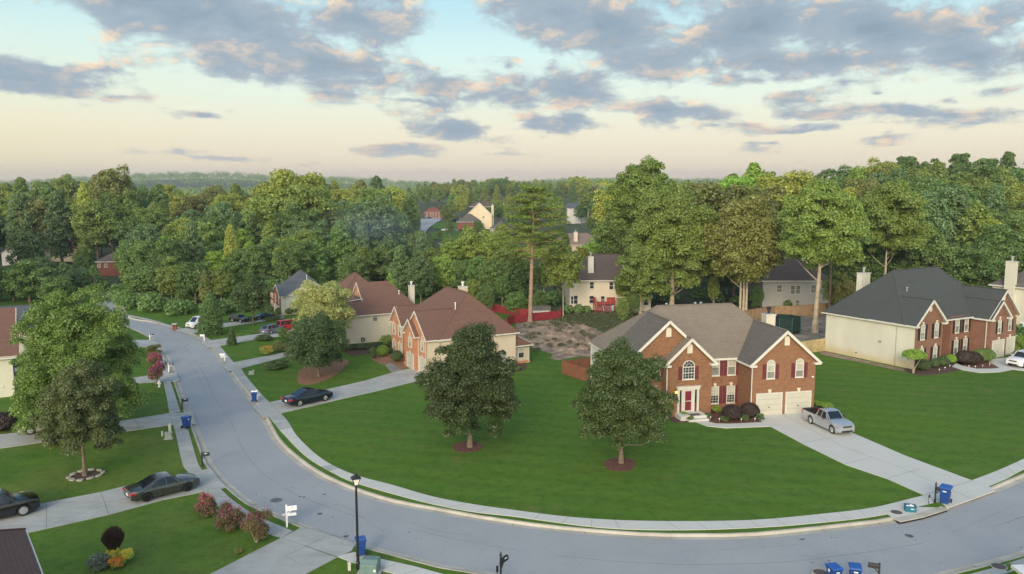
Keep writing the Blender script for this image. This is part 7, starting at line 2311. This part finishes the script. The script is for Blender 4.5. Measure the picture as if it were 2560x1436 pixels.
# mailboxes
def mailbox(label, px, rz, h=1.12, postm=WHITE, boxm=WHITE, style='plain', s=1.0, lean=0.0):
    o = thing('mailbox', label, 'mailbox', P(*px), rz, 'mailboxes along the bend', s)
    o.rotation_euler.x = lean
    mb = MB()
    if style == 'turned':
        mb.lathe([(.075, 0), (.075, .30), (.05, .34), (.045, h * .62), (.06, h * .64), (.05, h), (.03, h + .02), (.07, h + .10), (.05, h + .18), (.01, h + .30)], (0, 0, 0), postm, 12)
    else:
        mb.box((0, 0, h / 2), (.10, .10, h), postm)
        mb.faces([(-.06, -.06, h), (.06, -.06, h), (.06, .06, h), (-.06, .06, h), (0, 0, h + .08)], [(0, 1, 4), (1, 2, 4), (2, 3, 4), (3, 0, 4), (3, 2, 1, 0)], postm)
    mb.build('post', o)
    mb = MB()
    mb.box((.26, 0, h * .80 - .02), (.56, .16, .04), postm)
    mb.bar((.0, 0, h * .55), (.26, 0, h * .78), .05, .05, postm)
    if style == 'shelf': mb.box((-.12, 0, h * .60), (.22, .10, .06), postm); mb.box((.26, 0, h * .58), (.5, .15, .12), postm)
    mb.build('arm', o)
    mb = MB()
    z0 = h * .80
    prof = [(-.085, z0), (.085, z0), (.085, z0 + .12)] + [(.085 * math.cos(a), z0 + .12 + .085 * math.sin(a)) for a in np.linspace(.3, math.pi - .3, 6)] + [(-.085, z0 + .12)]
    vs = [(x, y_, z) for x in (.03, .54) for y_, z in prof]
    k = len(prof)
    mb.faces(vs, [tuple(range(k)), tuple(range(2 * k - 1, k - 1, -1))] + [(i, (i + 1) % k, (i + 1) % k + k, i + k) for i in range(k)], boxm)
    mb.build('box', o)
    mb = MB(); mb.box((.30, -.095, z0 + .14), (.18, .012, .05), DECAL if boxm is not WHITE else TRIM); mb.build('number_plate', o)
    return o


mailbox('white mailbox on white post between lamp post and lower crape myrtles', (717.5, 1318), .35, 1.2, WHITE, WHITE, 'shelf', 1.12)
mailbox('black mailbox on black post beside the street near the dark grey sedan', (506, 1166), .1, 1.05, BLACK, BLACK)
mailbox('black mailbox on black post by the kerb above the left bin', (456, 1024), .2, 1.0, BLACK, BLACK)
mailbox('black box on white post right of the magenta crape myrtles', (422, 931), .2, .95, WHITE, BLACK)
mailbox('black box on white post next to the top lawn tree crown by the street', (375, 851), .1, .85, WHITE, BLACK)
mailbox('white mailbox in front of the blue bin at the navy sedan drive', (643.5, 1005), 3.2, 1.12, WHITE, WHITE, 'shelf')
mailbox('white mailbox with plants at its foot by the middle drive', (562, 903), 3.2, .88, WHITE, WHITE, 'shelf')
mailbox('white mailbox at the end of the drive below the cedar', (511, 853), 3.2, .85, WHITE, WHITE)
mailbox('black mailbox on ornate turned post beside the wide pale driveway', (2337, 1259), -.25, 1.18, BLACK, BLACK, 'turned', 1.0)
mailbox('black mailbox on thick turned post seen from behind at the lower edge', (1252, 1462), 1.0, 1.35, BLACK, BLACK, 'turned', 1.1)
mailbox('leaning black mailbox at the lower edge right of two blue bins', (2196, 1462), 2.75, 1.1, BLACK, BLACK, 'plain', 1.0, .1)
# brick mailbox pillar
o = thing('mailbox_pillar', 'small red brick mailbox pillar by the street left of the white van', 'mailbox', P(437, 825), .2, 'mailboxes along the bend')
mb = MB(); mb.box((0, 0, .42), (.55, .55, .84), BRICK4); mb.build('pillar', o)
mb = MB(); mb.box((0, 0, .87), (.66, .66, .07), CONC); mb.build('capstone', o)
mb = MB(); mb.box((0, -.29, .55), (.18, .03, .2), BLACK); mb.build('box', o)
# marker posts
for nm, lb, px_, h_, m_ in (('marker_post', 'slim house number post with white digits beside the ornate mailbox', (2321.5, 1261), .62, BLACK), ('marker_post', 'slim dark marker post beside the thick-posted mailbox at the lower edge', (1243, 1440), .55, BLACK), ('marker_post', 'thin grey stake above the first crape myrtle by the pavement', (521, 1246), .6, METAL_G)):
    o = thing(nm, lb, 'marker post', P(*px_), .3, 'marker posts')
    mb = MB(); mb.box((0, 0, h_ / 2), (.03, .03, h_), m_); mb.build('stake', o)
    mb = MB(); mb.box((0, -.02, h_ - .16), (.13, .02, .36), m_ if m_ is BLACK else METAL_G); pl_ = mb.build('plate', o)
    if 'digits' in lb:
        mb = MB()
        for k in range(2): mb.lathe([(.042, -.035), (.042, -.031)], (0, 0, h_ - .22 + k * -.11), DECAL, 12, 'Y')
        mb.build('digits', pl_)
# recycling crate with bottles and paper
TEAL = mat('crate_teal', rough=.5, fn=vary((.008, .13, .20, 1), .15, 3))
o = thing('recycling_crate', 'teal recycling crate heaped with white waste on the inlet slab', 'crate', P(2275, 1277, .045), -.25)
mb = MB()
for (x, y_, w, d) in ((0, -.24, .62, .03), (0, .24, .62, .03), (-.30, 0, .03, .48), (.30, 0, .03, .48)):
    mb.box((x, y_, .18), (w, d, .36), TEAL)
mb.box((0, 0, .02), (.6, .46, .03), TEAL); mb.box((0, -.26, .34), (.68, .03, .04), TEAL); mb.box((0, .26, .34), (.68, .03, .04), TEAL); mb.box((-.325, 0, .34), (.03, .5, .04), TEAL); mb.box((.325, 0, .34), (.03, .5, .04), TEAL)
mb.build('tub', o)
mb = MB(); mb.box((.08, -.258, .2), (.2, .006, .05), DECAL); mb.build('emblem', o)
r5 = random.Random(4)
for i in range(5):
    q_ = thing('waste_carton', ('crumpled white waste lying highest in the teal crate', 'white waste at the left end of the teal crate', 'white waste at the right end of the teal crate', 'white waste along the front of the teal crate', 'white waste at the back of the teal crate')[i], 'waste', P(2275, 1277, .045), r5.uniform(0, 3), 'waste in the crate')
    q_.location += Vector(((.02, -.17, .17, -.05, .05)[i], (0, .05, .0, -.12, .12)[i], (.33, .28, .28, .27, .28)[i]))
    mb = MB(); mb.lathe([(.03, -.07), (.075, -.05), (.06, .03), (.075, .07), (.02, .09)], (0, 0, 0), WHITE, 7, 'X'); mb.build('carton', q_)

# utility boxes
GRN = mat('transformer_green', rough=.5, fn=vary((.135, .215, .195, 1), .15, 2.5))
o = thing('transformer_box', 'green transformer box on a concrete pad at the foot of the street lamp', 'transformer', P(926, 1431), -.12)
mb = MB(); mb.box((0, 0, .05), (1.25, 1.15, .10), CONC_OLD); mb.build('pad', o)
mb = MB()
vs = [(-.46, -.42, .1), (.46, -.42, .1), (.46, .42, .1), (-.46, .42, .1), (-.46, -.42, .56), (.46, -.42, .56), (.46, .42, .74), (-.46, .42, .74), (-.46, -.10, .76), (.46, -.10, .76)]
mb.faces(vs, [(3, 2, 1, 0), (0, 1, 5, 4), (2, 3, 7, 6), (4, 5, 9, 8), (8, 9, 6, 7), (1, 2, 6, 9, 5), (0, 4, 8, 7, 3)], GRN)
mb.build('casing', o, bevel=.03)
mb = MB(); mb.box((.36, -.428, .30), (.14, .01, .12), DECAL); mb.build('warning_label', o)
gu = 'utility pedestals on the lawns'
for (x, y_, w, h_, m_, lb, d_) in ((873.5, 1426, .16, .42, 'pale', 'small cream pedestal left of the street lamp', .16), (406, 1091, .14, .38, 'pale', 'small pale pedestal left of the pair near the shaded driveway', .14), (425, 1079, .22, .62, 'pale', 'taller pale cabinet behind the squat one near the shaded driveway', .18),
                                   (421.5, 1097, .52, .48, 'olive', 'squat pale cabinet on a pad near the shaded driveway', .45), (628, 936, .46, .30, 'olive', 'squat grey-green cabinet on the lawn above the blue bin', .4), (634, 935, .16, .36, 'pale', 'little white pedestal behind the squat cabinet on the lawn', .16)):
    o = thing('utility_pedestal', lb, 'utility box', P(x, y_), .3, gu)
    mm = mat('pedestal_' + m_, rough=.5, fn=vary((.55, .55, .48, 1) if m_ == 'pale' else (.36, .38, .32, 1), .1, 4))
    mb = MB(); mb.box((0, 0, h_ / 2), (w, d_, h_), mm); b_ = mb.build('casing', o, bevel=.02)
    mb = MB(); mb.box((0, 0, h_ + .02), (w * 1.12, d_ * 1.12, .05), mm); mb.build('cap', o, bevel=.015)
    if m_ == 'olive': mb = MB(); mb.box((0, 0, .02), (w * 1.4, d_ * 1.4, .05), CONC_OLD); mb.build('pad', o)
# hydrant
o = thing('fire_hydrant', 'white fire hydrant below the magenta crape myrtles', 'hydrant', P(398.5, 968))
mb = MB(); mb.lathe([(.13, 0), (.13, .05), (.09, .07), (.09, .42), (.14, .45), (.14, .48), (.10, .56), (.04, .62), (.03, .68)], (0, 0, 0), METAL_W, 12); mb.build('barrel', o)
for s_ in (-1, 1):
    mb = MB(); mb.lathe([(.05, 0), (.05, .09), (.065, .09), (.065, .12)], (0, 0, .36), METAL_W, 8, 'X'); mb.v = [(p[0] * s_ + s_ * .08, p[1], p[2]) for p in mb.v]; mb.build('outlet', o)
# manhole covers
for (x, y_, r_, lb, z) in ((690.5, 1251, .36, 'round manhole cover in the road near the crape myrtles', ROAD_Z + .012), (2241.5, 1281, .33, 'rusty manhole cover on the inlet slab beside the teal crate', .052), (2497, 1416, .36, 'rusty manhole cover on the pavement at the lower right corner', .06), (2050, 1431, .36, 'rusty manhole cover left of the two lower blue bins', .0)):
    o = thing('manhole_cover', lb, 'manhole cover', P(x, y_, z), 0, 'manhole covers')
    mb = MB()
    m_ = IRON if z > -.05 else mat('manhole_dark', rough=.6, fn=vary((.11, .12, .14, 1), .4, 14, geoco))
    mb.lathe([(r_, -.02), (r_, .006), (r_ * .9, .010)], (0, 0, 0), m_, 24); mb.build('cover', o)
    mb = MB(); mb.lathe([(r_ * 1.16, -.03), (r_ * 1.16, .0), (r_ * 1.02, .003)], (0, 0, 0), CONC_DK if z < -.05 else KERBC, 24); mb.build('frame', o)
# slab under the lower manhole
bx = poly_mesh([pxl([(2030, 1422), (2040, 1417), (2068, 1418), (2076, 1428), (2075, 1450), (2025, 1450)], .01)], 'pavement', KERBC, -.03, skirt=.1)
# storm inlet: dark slot below the slab edge
o = thing('storm_drain', 'long storm drain slot in the kerb below the teal crate', 'drain', P(2290, 1297, 0))
A_ = [P(2243, 1303, 0), P(2300, 1291.5, 0), P(2362, 1272, 0)]
loc = o.location
mb = MB(); mb2 = MB()
for a, b in zip(A_, A_[1:]):
    a2, b2 = a - loc, b - loc
    mb.bar(a2 + Vector((0, -.10, -.055)), b2 + Vector((0, -.10, -.055)), .25, .10, BLACK)
    mb2.bar(a2 + Vector((0, .02, .035)), b2 + Vector((0, .02, .035)), .5, .06, KERBC)
mb.build('slot', o); mb2.build('lintel', o)

# ring of stones round the small left tree
STONE = mat('edging_stone', rough=.9, fn=vary((.34, .33, .28, 1), .3, 5, geoco))
L_ = spline(pxl([(172, 1196), (178, 1190), (200, 1181), (228, 1176), (250, 1178), (258, 1184), (248, 1191), (226, 1198), (200, 1203), (182, 1202), (172, 1196)]), .1)
tot = sum((L_[i + 1] - L_[i]).length for i in range(len(L_) - 1))
ns = int(tot / .62); r6 = random.Random(8)
base = None
clock = ['left tip', 'upper left', 'upper left, farther on', 'top left of centre', 'top', 'top right of centre', 'upper right', 'right', 'right tip', 'lower right', 'lower right, farther on', 'bottom right of centre', 'bottom', 'bottom left of centre', 'lower left', 'lower left, farther on', 'left, below the tip', 'left']
for i in range(ns):
    k = int(i / ns * (len(L_) - 1))
    p, q_ = L_[k], L_[min(k + 2, len(L_) - 1)]
    o = thing('edging_stone', 'flat pale edging stone round the small left tree, %s of the ring' % WORDS[i].replace('first', 'first') if False else 'flat pale edging stone, %s clockwise from the left tip of the tree ring' % WORDS[i], 'stone', (p.x, p.y, .02), math.atan2((q_ - p).y, (q_ - p).x), 'stones of the tree ring')
    mb = MB()
    N = 8; w_, d_ = r6.uniform(.27, .33), r6.uniform(.15, .2)
    poly = [(math.cos(a) * w_ * r6.uniform(.85, 1.1), math.sin(a) * d_ * r6.uniform(.85, 1.1)) for a in np.linspace(0, 2 * math.pi, N, endpoint=False)]
    mb.prism(poly, 0, .10, STONE); mb.build('stone', o, bevel=.02)

# ---------------------------------------------------------------- fences
WOOD_N = mat('fence_wood_tan', rough=.9, fn=vary((.33, .22, .13, 1), .25, 1.3, objco, 6))
WOOD_B = mat('fence_wood_brown', rough=.8, fn=vary((.21, .085, .048, 1), .15, 1.3, objco, 6))
WOOD_R = mat('fence_wood_red', rough=.85, fn=vary((.23, .022, .030, 1), .2, 1.3, objco, 6))
WOOD_L = mat('fence_wood_pale', rough=.9, fn=vary((.42, .33, .17, 1), .28, 1.3, objco, 6))


def fence(label, pts, h, m, posts=2.4, post_front=False, board=.15, group=None, gap=.012, cap=False, tops=0.0):
    pts = [P(*p) if not isinstance(p, Vector) else p for p in pts]
    o = thing('wooden_fence', label, 'fence', pts[0], 0, group)
    bo, ra = MB(), MB()
    base = pts[0].copy()
    r = random.Random(len(label))
    for a, b in zip(pts, pts[1:]):
        a, b = a - base, b - base
        L = (b - a).length; d = (b - a).normalized(); n = Vector((-d.y, d.x, 0))
        if n.y > 0: n = -n
        back = -.05 if post_front else .05
        k = int(L / board)
        for i in range(k):
            c = a + d * (i + .5) * L / k
            z = hill(c.x + base.x, c.y + base.y)
            hh = h + r.uniform(-.015, .015)
            x = (L / k - gap) / 2
            q_ = [c - d * x, c + d * x]
            th = n * .012
            vs = [(q_[0] - th), (q_[1] - th), (q_[1] + th), (q_[0] + th)]
            V_ = [(p.x, p.y, z + .02) for p in vs] + [(p.x, p.y, z + hh) for p in vs]
            bo.faces(V_, [(3, 2, 1, 0), (4, 5, 6, 7), (0, 1, 5, 4), (1, 2, 6, 5), (2, 3, 7, 6), (3, 0, 4, 7)], m)
        for zz in (.25, h * .5, h - .18):
            ra.bar(a - n * back + Vector((0, 0, zz)), b - n * back + Vector((0, 0, zz)), .04, .09, m)
        if cap: ra.bar(a + Vector((0, 0, h + .02)), b + Vector((0, 0, h + .02)), .14, .04, m)
        m_ = max(1, round(L / posts))
        for i in range(m_ + 1):
            c = a + (b - a) * i / m_ - n * back * 1.8
            p_ = MB(); p_.box((c.x, c.y, (h + .05) / 2), (.10, .10, h + .05), m); p_.build('post', o)
    bo.build('boards', o, fix=False); ra.build('rail', o, fix=False)
    return o


fence('tan wooden fence curving behind the brick house yard, rails and posts showing', [(1858, 806), (1900, 799), (1937, 793.5), (1986, 793), (2035, 788.5), (2062, 786), (2100, 780)], 1.75, WOOD_N, 1.85, True, cap=True)
fence('short pale dog-eared fence joining the two brick house lots', [(2062, 878), (2032, 882), (1990, 890)], 1.62, WOOD_L, 2.4)
fence('chocolate brown fence left of the brick house, curving to the lawn', [(1492, 922), (1450, 928), (1407, 935), (1440, 946), (1468, 954.6), (1492, 966)], 1.42, WOOD_B, 2.4)
fence('long red fence at the foot of the tall pine', [(1268, 816), (1286, 809), (1340, 803), (1403, 796.5), (1400, 788)], 1.25, WOOD_R, 2.4)
fence('red fence farther off left of the tall pine', [(1222, 776), (1232, 780), (1262, 785), (1300, 791), (1322, 792)], 1.2, WOOD_R, 2.4)
o = thing('red_tarpaulin', 'bright red tarpaulin covered heap behind the far red fence', 'tarpaulin', P(1243, 778))
mb = MB(); mb.lathe([(1.5, 0), (1.4, .4), (1.1, .8), (.6, 1.0), (.05, 1.1)], (0, 0, 0), mat('red_tarp', rough=.6, fn=vary((.42, .05, .07, 1), .15, 2)), 14); mb.v = [(p[0], p[1] * .5, p[2]) for p in mb.v]; mb.build('sheet', o, smooth=True)
# shed
o = thing('garden_shed', 'low garden shed with grey roof and white gable behind the red fence', 'shed', P(1332, 792), .05)
mb = MB(); mb.box((1.4, .8, .55), (2.7, 1.5, 1.1), SID_WHITE); mb.face([(.05, .05, 1.1), (.05, 1.55, 1.1), (.05, .8, 1.55)], SID_WHITE); mb.build('wall', o)
mb = MB(); mb.faces([(-.1, -.1, 1.0), (2.9, -.1, 1.0), (2.9, .8, 1.62), (-.1, .8, 1.62), (-.1, 1.7, 1.0), (2.9, 1.7, 1.0)], [(0, 1, 2, 3), (3, 2, 5, 4)], ROOF_DGREY); mb.build('roof', o)
# netted trampoline
NET = mat('dark_green_net', rough=.9, fn=vary((.006, .024, .021, 1), .3, 2))
o = thing('trampoline', 'dark green netted trampoline in the bare fenced yard', 'trampoline', P(1972, 838) + Vector((0, 1.6, 0)), .1)
mb = MB(); mb.lathe([(2.1, .55), (2.15, .6), (2.1, 2.35), (2.05, 2.35), (2.05, .6)], (0, 0, 0), NET, 8); mb.build('net', o)
mb = MB(); mb.lathe([(2.2, .50), (2.2, .58), (.1, .58)], (0, 0, 0), NET, 16); mb.build('mat', o)
for i in range(8):
    a = i * math.pi / 4
    mb = MB(); mb.tube([(2.18 * math.cos(a), 2.18 * math.sin(a), 0), (2.18 * math.cos(a), 2.18 * math.sin(a), 2.45)], .045, mat('green_pole', rough=.5, fn=vary((.02, .10, .08, 1), .2, 3)), 6); mb.build('pole', o)
# white fence at the right edge
fence('pale vinyl fence beside the cream house at the right edge', [(2548, 830), (2600, 838)], 1.5, WHITE, 2.4)
# path lights
gl = 'garden path lights'
for (x, y_, lb) in ((2348, 931, 'path light at the mulch edge left of the front walk of the rose brick house'), (2362, 926, 'path light in the bed between round bushes and the walk'), (2374, 921, 'path light nearest the light green round bush'), (2422, 922, 'first path light before the dark hedge'), (2438, 923, 'second path light before the dark hedge'),
                   (2456, 921, 'third path light before the dark hedge'), (2474, 917, 'fourth path light before the dark hedge, nearest the garage'), (1776, 1052, 'path light at the left end of the brick house bed'), (1798, 1056, 'path light in front of the lower left bush of the brick house'), (1853, 1057, 'path light below the left plum-dark bush'), (1887, 1056, 'path light below the right plum-dark bush'), (1012, 914, 'white path light on the straw bed near the orange brick garage')):
    o = thing('path_light', lb, 'garden light', P(x, y_), 0, gl)
    mb = MB(); mb.lathe([(.015, 0), (.015, .26)], (0, 0, 0), METAL_G, 6); mb.build('stem', o)
    mb = MB(); mb.lathe([(.05, .26), (.06, .30), (.05, .36), (.01, .38)], (0, 0, 0), METAL_W, 8); mb.build('lamp', o)

# far street and lawn in the valley
VROAD = poly_mesh([[p for p in pxl([(1052, 551), (1100, 549.5), (1104, 553), (1088, 560), (1072, 572), (1062, 585), (1050, 585), (1052, 566)])]], 'valley_road', ASPHALT, .35, zf=hill)
VL = poly_mesh([[p for p in pxl([(1085, 562), (1106, 555), (1150, 557), (1168, 566), (1160, 576), (1110, 577), (1078, 572)])]], 'valley_lawn', GRASS, .30, zf=hill)
VL = poly_mesh([[p for p in pxl([(1070, 582), (1106, 580), (1160, 580), (1165, 600), (1120, 604), (1085, 600)])]], 'valley_lawn', GRASS, .28, zf=hill)

# ================================================================ smoke and haze
def volume_mat(name, density, col, noisy=None, emis=None):
    m = bpy.data.materials.new(name); m.use_nodes = True
    t = NT(m.node_tree); m.node_tree.nodes.clear()
    pv = t.n('ShaderNodeVolumePrincipled', {'Color': col, 'Density': density, 'Anisotropy': 0.3})
    if noisy: noisy(t, pv, density)
    t.n('ShaderNodeOutputMaterial', {'Volume': pv.outputs[0]})
    return m


def smoke_fn(t, pv, dn):
    co = t.n('ShaderNodeTexCoord').outputs['Object']
    n_ = t.n('ShaderNodeTexNoise', {'Vector': co, 'Scale': 1.6, 'Detail': 3.0}).outputs[0]
    r_ = t.m('SUBTRACT', 1.0, t.v('LENGTH', co), clamp=True)
    link(t, t.m('MULTIPLY', t.m('MULTIPLY', t.m('MULTIPLY', r_, r_), t.rng(n_, .35, .65)), dn), pv.inputs['Density'])


SM = volume_mat('smoke', 0.085, (.66, .84, 1, 1), smoke_fn)
bm = bmesh.new(); bmesh.ops.create_icosphere(bm, subdivisions=3, radius=1.0)
me = bpy.data.meshes.new('smoke'); bm.to_mesh(me); bm.free(); me.materials.append(SM)
o = bpy.data.objects.new('smoke', me); COL.objects.link(o)
c = PD(935, 565, 142); o.location = c; o.scale = (14, 7, 5.5); o.rotation_euler = (0, rad(14), 0)
tag(o, 'thin blue smoke drifting over the trees left of centre', 'smoke', None, 'stuff')
HZ = volume_mat('haze', 0.00019, (.80, .87, .98, 1))
mb = MB(); mb.box((0, 1830, 40), (7900, 3940, 84), HZ); o = mb.build('haze', fix=False)
tag(o, 'thin evening haze over the valley', 'haze', None, 'stuff')
